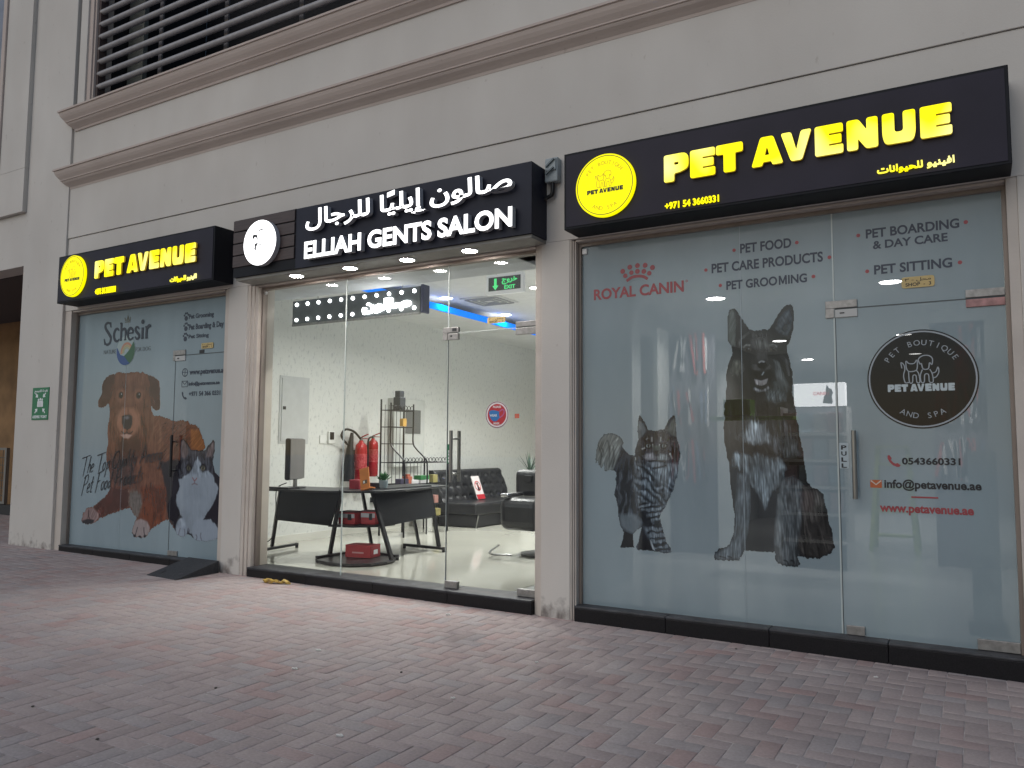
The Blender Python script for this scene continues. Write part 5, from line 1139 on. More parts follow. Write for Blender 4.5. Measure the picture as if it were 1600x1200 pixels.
# handwritten slogan as pen strokes
HW = {'T': [[(-.12, .92), (.74, 1.02)], [(.36, .98), (.22, -.15)]], 'h': [[(.22, .95), (.05, 0)], [(.08, .3), (.25, .5), (.3, .3), (.26, 0)]], 'e': [[(.02, .22), (.28, .34), (.2, .5), (.04, .3), (.06, .02), (.3, .1)]],
      'o': [[(.2, .45), (.03, .3), (.08, 0), (.25, .1), (.28, .4), (.2, .45)]], 'p': [[(.14, .45), (-.02, -.4)], [(.12, .35), (.3, .48), (.3, .15), (.08, .05)]], 'Q': [[(.5, .95), (.15, .85), (0, .35), (.15, 0), (.5, .2), (.6, .7), (.45, .95)], [(.3, .2), (.62, -.1)]],
      'u': [[(.05, .45), (.02, .1), (.12, 0), (.28, .4)], [(.3, .45), (.28, 0)]], 'a': [[(.26, .42), (.06, .35), (.04, .05), (.22, .1), (.28, .42), (.28, 0)]], 'l': [[(.16, .95), (.04, .05)]], 'i': [[(.08, .45), (.03, 0)], [(.12, .62), (.13, .66)]],
      't': [[(.2, .85), (.08, .05), (.2, .02)], [(.02, .5), (.3, .55)]], 'y': [[(.05, .45), (.08, .1), (.26, .2)], [(.3, .45), (.1, -.4)]], 'A': [[(0, 0), (.38, 1), (.5, 0)], [(.1, .35), (.5, .4)]], 'm': [[(.05, .42), (.02, 0)], [(.05, .3), (.17, .45), (.16, 0)], [(.18, .3), (.32, .45), (.32, 0)]],
      'n': [[(.05, .42), (.02, 0)], [(.05, .3), (.22, .45), (.24, 0)]], 'g': [[(.26, .42), (.05, .35), (.06, .05), (.26, .2)], [(.28, .42), (.16, -.4), (.0, -.3)]], 'P': [[(.24, 1), (.05, -.1)], [(.1, .85), (.5, 1.0), (.5, .6), (.15, .45)]], 'F': [[(.22, .95), (.05, -.1)], [(.12, .95), (.65, 1.05)], [(.16, .5), (.45, .55)]],
      'd': [[(.24, .4), (.05, .3), (.06, .02), (.24, .15)], [(.36, .95), (.24, 0)]], 'r': [[(.06, .42), (.02, 0)], [(.05, .3), (.22, .45)]], 'c': [[(.26, .4), (.05, .3), (.06, .02), (.26, .08)]], 's': [[(.24, .45), (.06, .35), (.22, .15), (.02, .02)]]}
def hand(body, p0, p1, xh):
    a, c = at(*p0, Y=TY1), at(*p1, Y=TY1); adv = {'T': .6, 'Q': .72, 'A': .6, 'P': .56, 'F': .6, ' ': .3, 'm': .42, 'l': .2, 'i': .17, 't': .28}
    tot = sum(adv.get(ch, .36) for ch in body); sx = (c.x - a.x) / tot; x = 0; b = MB(); cnt = 0
    for ch in body:
        for s_ in HW.get(ch, []):
            pts = [(a.x + (x + q[0]) * sx, a.z + (c.z - a.z) * (x + q[0]) / tot + q[1] * xh) for q in s_]
            pts = spline(pts, 5) if len(pts) > 2 else pts
            rb = ribbon(pts, lambda t: .0145 - .006 * t); n = len(rb) // 2
            cnt += 1; b.add([(q[0] + (q[1] - a.z) * .16, TY1 - .0012 - .0003 * cnt, q[1]) for q in rb], [(i, i + 1, 2 * n - 2 - i, 2 * n - 1 - i) for i in range(n - 1)])
        x += adv.get(ch, .36)
    b.build('slogan', mat('slogan_ink', (.012, .014, .02), .5), s1)
hand('The Top Quality Among', (127, 741), (251, 719), .21)
hand('Pet Food Products', (127, 772), (222, 752), .22)
shop_plate('tan shop number plate on the left frosted window', (315, 536.5), (315, 545), (333.5, 543.5), '١ - ﻞﺤﻣ', '1', YG - .008)
sw = prect((312, 547), (312, 552), (319, 551.5), TY1); MB().box(sw[0], sw[1], TY1 - .004, TY1, sw[2], sw[3]).build('door_magnet', INKBLK, s1)

# rubber ramp
rp = MB(); a, c = at(229, 894, Z=.045), at(275, 901.5, Z=.045)
g1, g2 = gz(a.x), gz(c.x); yb = 5.515
rp.add([(a.x, a.y, g1 + .004), (c.x, c.y, g2 + .004), (c.x - .02, yb, g2 + .122), (a.x + .0, yb, g1 + .122), (a.x, a.y, g1 - .004), (c.x, c.y, g2 - .004), (c.x - .02, yb, g2), (a.x, yb, g1)],
       [(0, 1, 2, 3), (4, 5, 1, 0), (5, 6, 2, 1), (6, 7, 3, 2), (7, 4, 0, 3), (7, 6, 5, 4)])
rt = thing('door_ramp', 'black rubber wedge ramp against the granite step', 'ramp', (a.x, a.y, g1))
rp.build('wedge', mat('black_rubber', (.032, .034, .038), .75, var=.4, vscale=60, bump=.4, bscale=200), rt, .004)
b = MB()
for t in (.22, .78): b.obox((a.x + (c.x - a.x) * t, a.y + .10, g1 + .026), (.045, .06, .008), 0, math.atan2(.118, yb - a.y))
b.build('bolt_hole', INKBLK, rt)

# litter
LIT = mat('yellow_peel', (.50, .33, .05), .6, var=.5, vscale=30, col2=(.16, .09, .03))
p = at(428, 912, Z=gz(-6)); b = MB()
for i in range(9):
    t = i / 8; x = p.x - .11 + .24 * t; y = p.y + .05 * t
    b.obox((x, y, gz(x) + .018 + .012 * math.sin(i * 2.1)), (.05, .035, .012), .5 * i, .5 * math.sin(i * 1.7), .4 * math.cos(i * 1.3))
b.tube(spline([(p.x - .12, p.y, gz(p.x) + .012), (p.x - .04, p.y - .01, gz(p.x) + .032), (p.x + .06, p.y + .02, gz(p.x) + .014), (p.x + .14, p.y + .06, gz(p.x) + .02)]), .014, 7, .007)
tag(b.build('crumpled_wrapper', LIT), 'crumpled yellow wrapper lying in front of the salon step', 'litter')
PAP = mat('paper_scrap', (.62, .60, .57), .8)
for (x, y, s_), lab in zip(((700, 962, .035), (460, 1047, .03), (530, 1150, .028), (707, 1091, .02), (838, 1035, .016), (1368, 1055, .02), (497, 1018, .03)), ('white paper scrap below the salon door', 'small white scrap on the pavers left of centre', 'white cigarette stub lowest on the pavers', 'white crumb in the middle of the pavement', 'tiny white crumb near the pillar foot', 'pale streaked scrap below the shepherd dog window', 'thin white matchstick on the pavers')):
    p = at(x, y, Z=gz(-3)); g = gz(p.x); b = MB()
    b.obox((p.x, p.y, g + .006), (s_, s_ * .4, .006), .6, .2, .1).obox((p.x + s_ * .4, p.y + .004, g + .007), (s_ * .6, s_ * .35, .005), -.4, -.2, .3)
    tag(b.build('paper_scrap', PAP), lab, 'litter', 'scraps on the pavement')
DIRT = mat('dark_crumb', (.07, .06, .052), .9)
for (x, y), lab in zip(((152, 1157), (337, 1077), (51, 1107), (1150, 1012), (627, 1051)), ('dark pebble at the lower left of the pavement', 'dark pebble on pavers below the golden dog window', 'dark pebble near the left picture edge', 'dried brown leaf beside the right granite step', 'dark twig in the middle of the pavement')):
    p = at(x, y, Z=gz(-3)); b = MB(); b.lathe((p.x, p.y, gz(p.x)), [(.004, 0), (.009, .003), (.007, .006), (.002, .008)], 7)
    tag(b.build('pebble', DIRT), lab, 'pebble', 'dark specks on the pavement')

# ================================================================== SALON
LW = -7.5
def marbled(name, c0, c1):
    m = bpy.data.materials.new(name); m.use_nodes = True; nt = m.node_tree; N = nt.nodes; L = nt.links; b = N['Principled BSDF']; b.inputs['Roughness'].default_value = .55
    tc = N.new('ShaderNodeTexCoord'); mp = N.new('ShaderNodeMapping'); mp.inputs['Scale'].default_value = (17, 17, 9); L.new(tc.outputs['Object'], mp.inputs[0])
    n = N.new('ShaderNodeTexNoise'); n.inputs['Scale'].default_value = 1.6; n.inputs['Detail'].default_value = 9; n.inputs['Roughness'].default_value = .68; n.inputs['Distortion'].default_value = .3; L.new(mp.outputs[0], n.inputs['Vector'])
    r = N.new('ShaderNodeValToRGB'); r.color_ramp.elements[0].position = .33; r.color_ramp.elements[0].color = (*c0, 1); r.color_ramp.elements[1].position = .46; r.color_ramp.elements[1].color = (*c1, 1); L.new(n.outputs['Fac'], r.inputs[0]); L.new(r.outputs[0], b.inputs['Base Color'])
    return m
PAPER = marbled('marbled_wallpaper', (.46, .47, .47), (.65, .655, .63))
CEIL = mat('white_ceiling', (.72, .72, .71), .8, var=.05); PLAST = mat('grey_plaster', (.50, .51, .52), .8, var=.06)
TILE = mat('cream_tile', (.43, .425, .375), .09, var=.08, vscale=1.5)
struct(MB().box(LW - .1, LW, 5.81, 14.2, FZ, 3.22).build('salon_left_wall', PAPER))
struct(MB().box(LW, -2.7, 14.2, 14.3, FZ, 3.4).build('salon_back_wall', PLAST))
struct(MB().box(-2.86, -2.80, 5.81, 6.55, FZ, 3.4).box(-3.46, -3.40, 6.6, 14.2, FZ, 3.4).box(-3.46, -2.80, 6.55, 6.6, FZ, 3.4).build('salon_right_wall', PLAST))
struct(MB().box(LW, -6.55, 5.81, 5.85, FZ, 3.4).build('salon_front_wall', PAPER))
struct(MB().box(LW, -3.4, 5.66, 14.2, FZ - .08, FZ).build('salon_floor', TILE))
struct(MB().box(LW, -2.8, 5.81, 14.3, 3.40, 3.46).build('salon_ceiling', CEIL))
struct(MB().box(LW, -6.47, 6.9, 14.2, 3.22, 3.30).build('salon_dropped_ceiling', CEIL))
struct(MB().box(LW, -2.8, 5.81, 6.30, 2.95, 3.39).build('salon_front_bulkhead', PLAST))
sk = MB().box(LW, LW + .012, 5.86, 14.2, FZ, FZ + .09).build('salon_skirting', mat('skirting_tile', (.62, .61, .56), .3)); struct(sk)
BLUE = mat('blue_led', (.0, .02, .15), .8, spec=.0, emit=(0.0, .22, 1.0), estr=1.1)
led = thing('led_strip', 'glowing blue light strip along the salon ceiling edge', 'light strip', (-6.44, 10, 3.25))
MB().box(-6.468, -6.43, 6.95, 14.1, 3.215, 3.30).build('strip_channel', BLUE, led)
# salon glazing
g2 = thing('shopfront', 'clear glass shopfront and door of the gents salon', 'shopfront', (-4.7, YG, .1))
hx0, hx1 = OPEN[1][0] + .024, OPEN[1][1] - .024; V2 = at(538, 640, Y=YG).x; D2 = at(700, 600, Y=YG).x; DZ2 = at(703, 521, Y=YG).z
for x0, x1, z0, z1, nm in ((hx0, V2 - .004, .104, HEAD - .03, 'glass_panel'), (V2 + .004, D2 - .004, .104, HEAD - .03, 'glass_panel'), (D2 + .004, hx1, .112, DZ2 - .003, 'glass_door'), (D2 + .004, hx1, DZ2 + .003, HEAD - .03, 'glass_transom')):
    grid_mesh(nm, np.array([(x0, YG, z0), (x1, YG, z0), (x1, YG, z1), (x0, YG, z1)]) - np.array(base_of(g2)), np.array([(0, 1, 2, 3)]), None, GLASS, g2)
EDGE = mat('pale_glass_edge', (.50, .55, .53), .2, var=.1)
MB().box(V2 - .004, V2 + .004, YG - .006, YG + .006, .104, HEAD - .03).build('pane_joint', EDGE, g2)
MB().box(D2 - .004, D2 - .0005, YG - .006, YG + .006, .104, HEAD - .03).box(D2 + .0005, D2 + .004, YG - .005, YG + .005, DZ2, HEAD - .03).build('pane_joint', EDGE, g2)
MB().box(D2 - .0005, D2 + .003, YG - .004, YG + .004, .104, DZ2).build('door_gap', JDARK, g2)
MB().box(D2 + .006, hx1, YG - .004, YG + .004, DZ2 - .0025, DZ2 + .0025).build('transom_joint', EDGE, g2)
MB().box(D2 - .05, D2 + .11, YG - .016, YG + .016, DZ2 + .004, DZ2 + .05).box(D2 - .05, D2 - .005, YG - .016, YG + .016, DZ2 - .06, DZ2 + .003).build('patch_fitting', PATCH, g2, .003)
lk = MB().box(D2 + .001, D2 + .11, YG - .016, YG + .016, DZ2 - .06, DZ2 - .005).build('patch_fitting', PATCH, g2, .003)
MB().box(D2 + .03, D2 + .05, YG - .018, YG - .0165, DZ2 - .035, DZ2 - .02).box(D2 + .05, D2 + .095, YG - .018, YG - .0165, DZ2 + .015, DZ2 + .04).build('lock_keyhole', INKBLK, lk)
MB().box(hx1 - .20, hx1, YG - .016, YG + .016, DZ2 + .004, DZ2 + .05).box(hx1 - .20, hx1, YG - .016, YG + .016, DZ2 - .06, DZ2 - .005).build('patch_fitting', PATCH, g2, .003)
MB().box(D2 - .0, D2 + .13, YG - .02, YG + .02, .106, .165).build('patch_fitting', PATCH, g2, .003)
MB().box(hx1 - .17, hx1, YG - .02, YG + .02, .106, .165).build('patch_fitting', PATCH, g2, .003)
pull(g2, at(711, 700, Y=YG).x, at(707, 753, Y=YG).z, at(711, 673, Y=YG).z)
MB().box(hx0, hx0 + .03, YG - .02, YG, HEAD - .075, HEAD - .045).build('corner_clip', RING, g2, .006)
q = prect((699, 694.5), (698.5, 724.5), (705.5, 724), YG - .002)
pg = MB().box(q[0], q[1] + .01, YG - .003, YG - .002, q[2], q[3]).build('push_sticker', GREEN, g2)
for i, ch in enumerate('PULL'): text('sticker_lettering', ch, (q[0] + .012, q[1] + .0, q[3] - .025 - .028 * (i + 1) - .02, q[3] - .025 - .028 * i - .026), YG - .003, WHITEINK, pg, .02, .0008)
# round mask sticker on the door
c = at(776.5, 648, Y=YG - .003); rr = (at(794, 648, Y=YG).x - at(758, 648, Y=YG).x) / 2
mk = thing('mask_sticker', 'round red and white PLEASE WEAR MASK sticker on salon door', 'sticker', (c.x, YG - .004, c.z))
WST = mat('sticker_white', (.72, .66, .66), .4); RST = mat('sticker_red', (.45, .02, .03), .4); BST = mat('sticker_blue', (.02, .16, .42), .4)
filled('backing', [circle(c.x, c.z, rr)], YG - .0025, .001, WST, mk)
filled('outer_ring', [circle(c.x, c.z, rr * .97), circle(c.x, c.z, rr * .92)[::-1]], YG - .0036, .0005, mat('maroon_ink', (.12, .015, .03), .4), mk)
filled('red_disc', [circle(c.x, c.z, rr * .80)], YG - .0036, .0005, RST, mk)
f = lambda *p: [(c.x + x * rr, c.z + z_ * rr) for x, z_ in p]
filled('mask_drawing', [rounded(f((-.70, .28), (-.35, .36), (.22, .24), (.18, 0), (.26, -.22), (-.05, -.50), (-.35, -.48), (-.62, -.2)), .02)], YG - .0042, .0005, BST, mk)
filled('mask_strap', [ribbon(spline(f((.22, .24), (.48, .38), (.62, .26), (.55, .0), (.26, -.22))), .01)], YG - .0042, .0005, mat('strap_pink', (.4, .1, .25), .4), mk)
text('lettering', 'PLEASE', (c.x - .34 * rr, c.x + .36 * rr, c.z + .5 * rr, c.z + .66 * rr), YG - .0042, WHITEINK, mk, .02, .0006)
text('lettering', 'WEAR', (c.x - .62 * rr, c.x + .02 * rr, c.z - .14 * rr, c.z + .04 * rr), YG - .0048, WHITEINK, mk, .02, .0006)
text('lettering', 'MASK', (c.x - .28 * rr, c.x + .24 * rr, c.z - .72 * rr, c.z - .56 * rr), YG - .0042, WHITEINK, mk, .02, .0006)
q = prect((804.5, 646.5), (804.5, 653.5), (811.5, 653.5), YG); tag(MB().box(q[0], q[1], YG - .003, YG - .002, q[2], q[3]).build('small_sticker', mat('sticker_orange', (.55, .12, .07), .4)), 'tiny orange red sticker right of the mask sticker', 'sticker')
shop_plate('tan shop number 2 plate above the salon door', (762, 496.5), (762, 506), (790, 504), '٢ - ﻞﺤﻣ', '2')

# ceiling lights
GL = 'ceiling downlights inside the salon'
cl = [((697, 466), 'salon ceiling downlight left of the blue strip plate'), ((838, 450), 'salon ceiling downlight beside the right pillar'), ((790, 492), 'salon ceiling downlight behind the tan number plate'), ((600, 470), 'salon ceiling downlight hidden behind the bulb lined box')]
p0 = at(697, 466, Z=3.39); dl0 = downlight(cl[0][1], (p0.x, p0.y, 3.398), GL, .085, 22, (1, .98, .93), 58)
for q, lab in cl[1:]:
    p = at(*q, Z=3.39); copy_thing(dl0, (p.x, min(p.y, 13.5), 3.398), lab)
copy_thing(dl0, (-5.2, 7.3, 3.398), 'salon ceiling downlight just behind the bulb lined box'); copy_thing(dl0, (-3.9, 11.2, 3.398), 'salon ceiling downlight deep in the salon')
# air diffuser
p = at(765, 470, Z=3.39); vt = thing('air_vent', 'square white air diffuser in salon ceiling', 'vent', (p.x, p.y, 3.39))
MB().obox((p.x, p.y, 3.392), (.62, .62, .014)).build('frame', mat('vent_white', (.62, .62, .62), .6), vt, .003)
b = MB()
for k in (.5, .34, .18):
    for sx, sy, lx, ly in ((0, 1, 1, 0), (0, -1, 1, 0), (1, 0, 0, 1), (-1, 0, 0, 1)): b.obox((p.x + sx * k / 2, p.y + sy * k / 2, 3.378), (k if lx else .03, k if ly else .03, .012))
b.build('blades', mat('vent_grey', (.30, .31, .32), .6), vt)
# exit sign
q = prect((763, 436), (763.5, 457), (813.5, 449), 6.5); ex = thing('exit_sign', 'green lit exit sign with arrow hanging in white frame', 'exit sign', (q[0], 6.5, q[2]))
MB().box(q[0] - .03, q[1] + .03, 6.5, 6.54, q[2] - .035, q[3] + .03).build('frame', mat('exit_frame_glow', (.75, .75, .75), .5, emit=(1, 1, 1), estr=.22), ex, .006)  # faint glow added to the frame so its front reads white
MB().box(q[0], q[1], 6.496, 6.499, q[2], q[3]).build('face', mat('exit_face', (.05, .07, .06), .4), ex)
GLO = mat('exit_green', (.05, .5, .15), .5, emit=(.08, .85, .25), estr=.8); w_, h = q[1] - q[0], q[3] - q[2]
filled('arrow', [[(q[0] + .12 * w_, q[2] + .38 * h), (q[0] + .22 * w_, q[2] + .05 * h), (q[0] + .32 * w_, q[2] + .38 * h), (q[0] + .26 * w_, q[2] + .38 * h), (q[0] + .26 * w_, q[2] + .9 * h), (q[0] + .18 * w_, q[2] + .9 * h), (q[0] + .18 * w_, q[2] + .38 * h)]], 6.496, .001, GLO, ex)
text('lettering', 'EXIT', (q[0] + .5 * w_, q[0] + .84 * w_, q[2] + .06 * h, q[2] + .34 * h), 6.496, GLO, ex, .03, .001)
text('lettering', 'ﺝﻭﺮﺧ', (q[0] + .42 * w_, q[0] + .9 * w_, q[2] + .40 * h, q[2] + .92 * h), 6.496, GLO, ex, .03, .001)
MB().bar((q[0] + .2 * w_, 6.52, q[3] + .03), (q[0] + .2 * w_, 6.52, 3.39), .006).bar((q[0] + .8 * w_, 6.52, q[3] + .03), (q[0] + .8 * w_, 6.52, 3.39), .006).build('hanger', STEEL, ex)
# bulb-lined light box hanging behind the glass
a, c, e = at(457.5, 470, Y=6.35), at(457.5, 505, Y=6.35), at(656, 489, Y=6.35); tz = at(656, 448, Y=6.35).z
lb = thing('bulb_light_box', 'dark hanging light box edged with round white bulbs inside salon window', 'light box', (a.x, 6.35, c.z))
bz0, bz1 = (c.z + e.z) / 2, (a.z + tz) / 2
MB().box(a.x, e.x, 6.35, 6.45, bz0, bz1).build('box', mat('light_box_black', (.085, .095, .10), .3, var=.3, vscale=5), lb, .004)
MB().box(e.x + .001, e.x + .035, 6.352, 6.47, bz0 - .01, bz1 + .02).build('end_panel', mat('end_panel_navy', (.05, .05, .12), .4), lb, .01)
MB().box(a.x, e.x, 6.345, 6.36, bz0 - .025, bz0 - .001).build('bottom_rail', PATCH, lb)
HOT = mat('bulb_hot', (.9, .9, .9), .4, emit=(1, 1, 1), estr=9)
bw = e.x - a.x; bm0 = None
for i in range(11):
    for zz in (bz0 + .045, bz1 - .045):
        x = a.x + .07 + (bw - .14) * i / 10
        if bm0 is None: bm0 = MB().lathe((x, 6.35, zz), [(.019, 0), (.019, -.010), (.012, -.018)], 16, 'Y').build('bulb', HOT, lb, smooth=True); b0x, b0z = x, zz
        else:
            cpy = bm0.copy(); COL.objects.link(cpy); cpy.parent = lb; cpy.location = (x - b0x, 0, zz - b0z)
text('lit_letters', 'ﻥﻮﻟﺎﺻ', (a.x + .58 * bw, a.x + .94 * bw, bz0 + .03, bz1 - .09), 6.349, HOT, lb, .05, .02)
MB().bar((a.x + .3, 6.44, bz1), (a.x + .3, 6.44, 3.39), .006).bar((e.x - .3, 6.44, bz1), (e.x - .3, 6.44, 3.39), .006).build('hanging_wire', STEEL, lb)

# desk
DT = .835
dk = thing('reception_desk', 'black L shaped reception desk on slanted metal legs', 'desk', (-5.9, 6.5, FZ))
BLK = mat('black_laminate', (.012, .012, .014), .35, var=.2, vscale=6); BLKM = mat('black_panel', (.008, .009, .012), .42, spec=.25, var=.3, vscale=3)
tpA, tpB, tpC, tpD = [at(*q, Z=DT) for q in ((404, 762.5), (541, 766), (585, 764), (673, 757))]
tl = min(tpA.x, -6.9)
MB().slab([(tl, 6.12), (-5.95, 6.22), (-5.50, 6.50), (-5.40, 6.9), (-5.62, 8.05), (-6.25, 8.05), (-6.15, 7.05), (-6.35, 6.80), (tl, 6.80)], DT - .022, DT).build('tabletop', BLK, dk, .004)
def leg(b2, t2, foot0, foot1):
    o = MB().bar(b2, t2, .032, .045).build('leg', BLACKM, dk)
    f_ = MB(); f_.bar(foot0, foot1, .05, .028); f_.lathe((foot0[0], foot0[1], FZ), [(.018, 0), (.018, .03)], 10); f_.lathe((foot1[0], foot1[1], FZ), [(.018, 0), (.018, .03)], 10); f_.build('foot', BLACKM, o)
fz = FZ + .042
leg((-7.06, 6.55, fz), at(438, 766, Y=6.42), (-6.93, 6.16, fz), (-7.02, 6.90, fz))
leg((-6.04, 6.42, fz), at(533, 766, Y=6.32), (-6.01, 6.20, fz), (-6.0, 6.62, fz))
leg(at(612, 874, Z=fz), at(581, 765, Y=6.62), (-5.36, 6.72, fz), (-5.75, 6.80, fz))
leg(at(686, 856, Z=fz), at(671, 759, Y=7.62), at(632, 851, Z=fz), at(693, 857, Z=fz))
MB().bar(at(655, 853, Z=fz), at(640, 775, Y=7.75), .028, .04).build('leg', BLACKM, dk)
MB().bar(at(583, 866, Z=fz), at(566, 767, Y=6.95), .028, .04).build('leg', BLACKM, dk)
l0, l1, l2, l3 = at(439, 766, Y=6.40), at(532, 767, Y=6.30), at(516, 822, Y=6.34), at(436, 812, Y=6.46)
def panel(*p):
    b = MB(); p = [Vector(v) for v in p]; n = (p[1] - p[0]).cross(p[2] - p[0]).normalized() * .012
    nn = n.normalized(); p[3] = p[3] - nn * (p[3] - p[0]).dot(nn)
    return b.add([tuple(v) for v in p] + [tuple(Vector(v) + n) for v in p], [(0, 1, 2, 3), (7, 6, 5, 4), (0, 4, 5, 1), (1, 5, 6, 2), (2, 6, 7, 3), (3, 7, 4, 0)])
panel(l0, l1, l2, l3).build('modesty_panel', BLKM, dk)
r0, r1, r2, r3 = at(582, 765, Y=6.62), at(671, 758, Y=7.60), at(680, 806, Y=7.56), at(606, 821, Y=6.66)
panel(r0, r1, r2, r3).build('modesty_panel', BLKM, dk)
# shelf and base plate of the corner unit
MB().slab([(-6.0, 6.34), (-5.70, 6.40), (-5.52, 6.60), (-5.50, 6.85), (-5.9, 6.95), (-6.05, 6.75)], .448, .470).build('shelf', BLK, dk, .003)
qa = [at(*q, Z=.135) for q in ((493, 875), (520, 879.5), (548, 881.5), (580, 880.5), (605, 877.5), (619, 873))]
MB().slab([(v.x, v.y) for v in qa] + [(-5.60, 6.88), (-5.95, 6.75), (-6.05, 6.45)], .112, .136).build('base_plate', BLK, dk, .004)

RED = mat('red_carton', (.33, .022, .028), .5, var=.12); 
def carton(label, c, size, rz, band=True):
    o = thing('carton', label, 'box', c, 'red cartons on the desk')
    MB().obox((c[0], c[1], c[2] + size[2] / 2), size, rz).build('box_body', RED, o, .006)
    M = Matrix.Translation(c) @ Matrix.Rotation(rz, 4, 'Z')
    if band:
        def loc(b_, ctr, sz, nm, m): 
            v = M @ Vector(ctr); MB().obox(v, sz, rz).build(nm, m, o)
        loc(None, (0, -size[1] / 2 - .001, size[2] * .72), (size[0] * .98, .004, size[2] * .34), 'silver_band', mat('silver_print', (.34, .34, .36), .4))
        loc(None, (size[0] * .2, -size[1] / 2 - .003, size[2] * .62), (size[0] * .22, .004, size[2] * .5), 'black_label', INKBLK)
        loc(None, (0, 0, size[2] + .006), (size[0] * .96, size[1] * .9, .010), 'lid', mat('carton_dark', (.05, .014, .018), .5))
    else:
        v = M @ Vector((0, -size[1] / 2 - .001, size[2] * .4)); MB().obox(v, (size[0] * .45, .003, size[2] * .12), rz).build('label_strip', mat('label_pink', (.5, .28, .28), .5), o)
        v = M @ Vector((size[0] / 2 + .001, 0, size[2] * .45)); MB().obox(v, (.003, size[1] * .4, size[2] * .35), rz).build('end_label', WHITEINK, o)
    return o
p = at(546, 812, Y=6.52); carton('red and silver carton left on the desk shelf', (p.x, 6.55, .472), (.22, .17, .125), .06)
p = at(573, 811, Y=6.58); carton('red and silver carton right on the desk shelf', (p.x + .01, 6.64, .472), (.17, .15, .135), .22)
p = at(557, 871, Z=.14); carton('plain red carton lying on the desk base plate', (p.x, p.y + .10, .138), (.31, .20, .13), .16, False)
# monitor
p = at(445, 758, Z=DT); mn = thing('monitor', 'black computer monitor seen from the side on the desk', 'monitor', (p.x, 6.45, DT))
mx, my = -6.60, 6.46; ra = R(117)
M = Matrix.Translation((mx, my, DT)) @ Matrix.Rotation(ra, 4, 'Z')
def mo(ctr, sz, nm, m, bev=.006):
    v = M @ Vector(ctr); return MB().obox(v, sz, ra).build(nm, m, mn, bev)
mo((0, .03, .325), (.50, .06, .46), 'casing', BLK, .02)
mo((0, -.004, .325), (.485, .006, .445), 'screen', mat('monitor_grey', (.16, .155, .15), .35, var=.1), .003)
mo((0, .02, .06), (.06, .03, .12), 'stand', STEEL)
mo((0, .02, .008), (.24, .18, .014), 'stand_base', BLK)
p = at(455, 763, Z=DT + .01); tag(MB().obox((-6.70, 6.26, DT + .010), (.42, .13, .016), .1).build('keyboard', BLK, None, .004), 'black keyboard lying in front of the monitor', 'keyboard')
cb = MB().tube(spline([(-6.80, 6.5, DT + .05), (-6.93, 6.48, DT - .02), (-6.96, 6.5, .6), (-6.98, 6.52, .4), (-7.05, 6.5, .22), (-7.3, 6.4, .11)]), .006, 6).build('power_cable', BLACKM, None, smooth=True); tag(cb, 'thin black cable hanging from desk left end', 'cable')
# things on the desk
p = at(567, 763, Z=DT); ox = thing('orange_stand', 'orange leaflet stand with round logo on the desk', 'leaflet stand', (p.x, 6.55, DT))
OR = mat('orange_card', (.55, .17, .03), .5, var=.1)
def upright(q, Y, dy=0): return [tuple(at(x, y, Y=Y + (dy if i > 1 else 0))) for i, (x, y) in enumerate(q)]
cv = at(570, 749, Y=6.50); Mo = Matrix.Translation((cv.x, 6.50, DT + .125)) @ Matrix.Rotation(R(-14), 4, 'Y') @ Matrix.Rotation(R(-8), 4, 'X')
def oc(ctr, sz, nm, m, bev=0): MB().add([Mo @ (Vector(ctr) + Vector((x * sz[0] / 2, y * sz[1] / 2, z * sz[2] / 2))) for z in (-1, 1) for y in (-1, 1) for x in (-1, 1)], [(0, 2, 3, 1), (4, 5, 7, 6), (0, 1, 5, 4), (2, 6, 7, 3), (0, 4, 6, 2), (1, 3, 7, 5)]).build(nm, m, ox, bev)
oc((0, 0, 0), (.125, .014, .235), 'card', OR, .002); oc((0, .05, -.10), (.11, .09, .012), 'foot', OR)
oc((.005, -.0085, -.035), (.060, .002, .040), 'logo', mat('logo_brown', (.10, .06, .03), .5)); oc((-.006, -.0100, -.035), (.020, .002, .026), 'logo_white', WHITEINK)
p = at(599, 763, Z=DT); po = thing('potted_plant', 'small green artificial plant in pale glass pot on the desk', 'plant', (p.x, 6.80, DT))
px_, py_ = p.x, p.y
MB().lathe((px_, py_, DT + .001), [(.044, 0), (.050, .02), (.052, .085), (.047, .09), (.045, .05)], 20).build('pot', mat('pale_pot', (.32, .40, .43), .25), po, smooth=True)
b = MB()
for i in range(46):
    a_ = i * 2.399; el = R(28 + 58 * RNG.random()); L_ = .075 + .065 * RNG.random(); d = Vector((math.cos(a_) * math.cos(el), math.sin(a_) * math.cos(el), math.sin(el))); s_ = d.cross(Vector((0, 0, 1))).normalized() * .011
    o_ = Vector((px_ + .015 * math.cos(a_), py_ + .015 * math.sin(a_), DT + .08)); tip = o_ + d * L_ - Vector((0, 0, .012)); mid = o_ + d * L_ * .55
    b.add([o_, mid + s_, tip, mid - s_], [(0, 1, 2, 3)])
b.build('leaves', mat('plant_green', (.035, .16, .045), .5, var=.5, vscale=30), po)
p = at(558, 752, Y=6.72); tag(MB().obox((p.x, 6.72, DT + .05), (.14, .10, .10), .05).obox((p.x + .045, 6.665, DT + .055), (.06, .006, .07), .05).build('card_reader', mat('red_plastic', (.30, .02, .035), .4), None, .006), 'red box with white label beside the extinguishers', 'box')
tag(MB().obox((-5.9, 6.95, DT + .03), (.20, .09, .06), .3).build('black_tray', BLK, None, .006), 'low black tray behind the plant', 'tray')

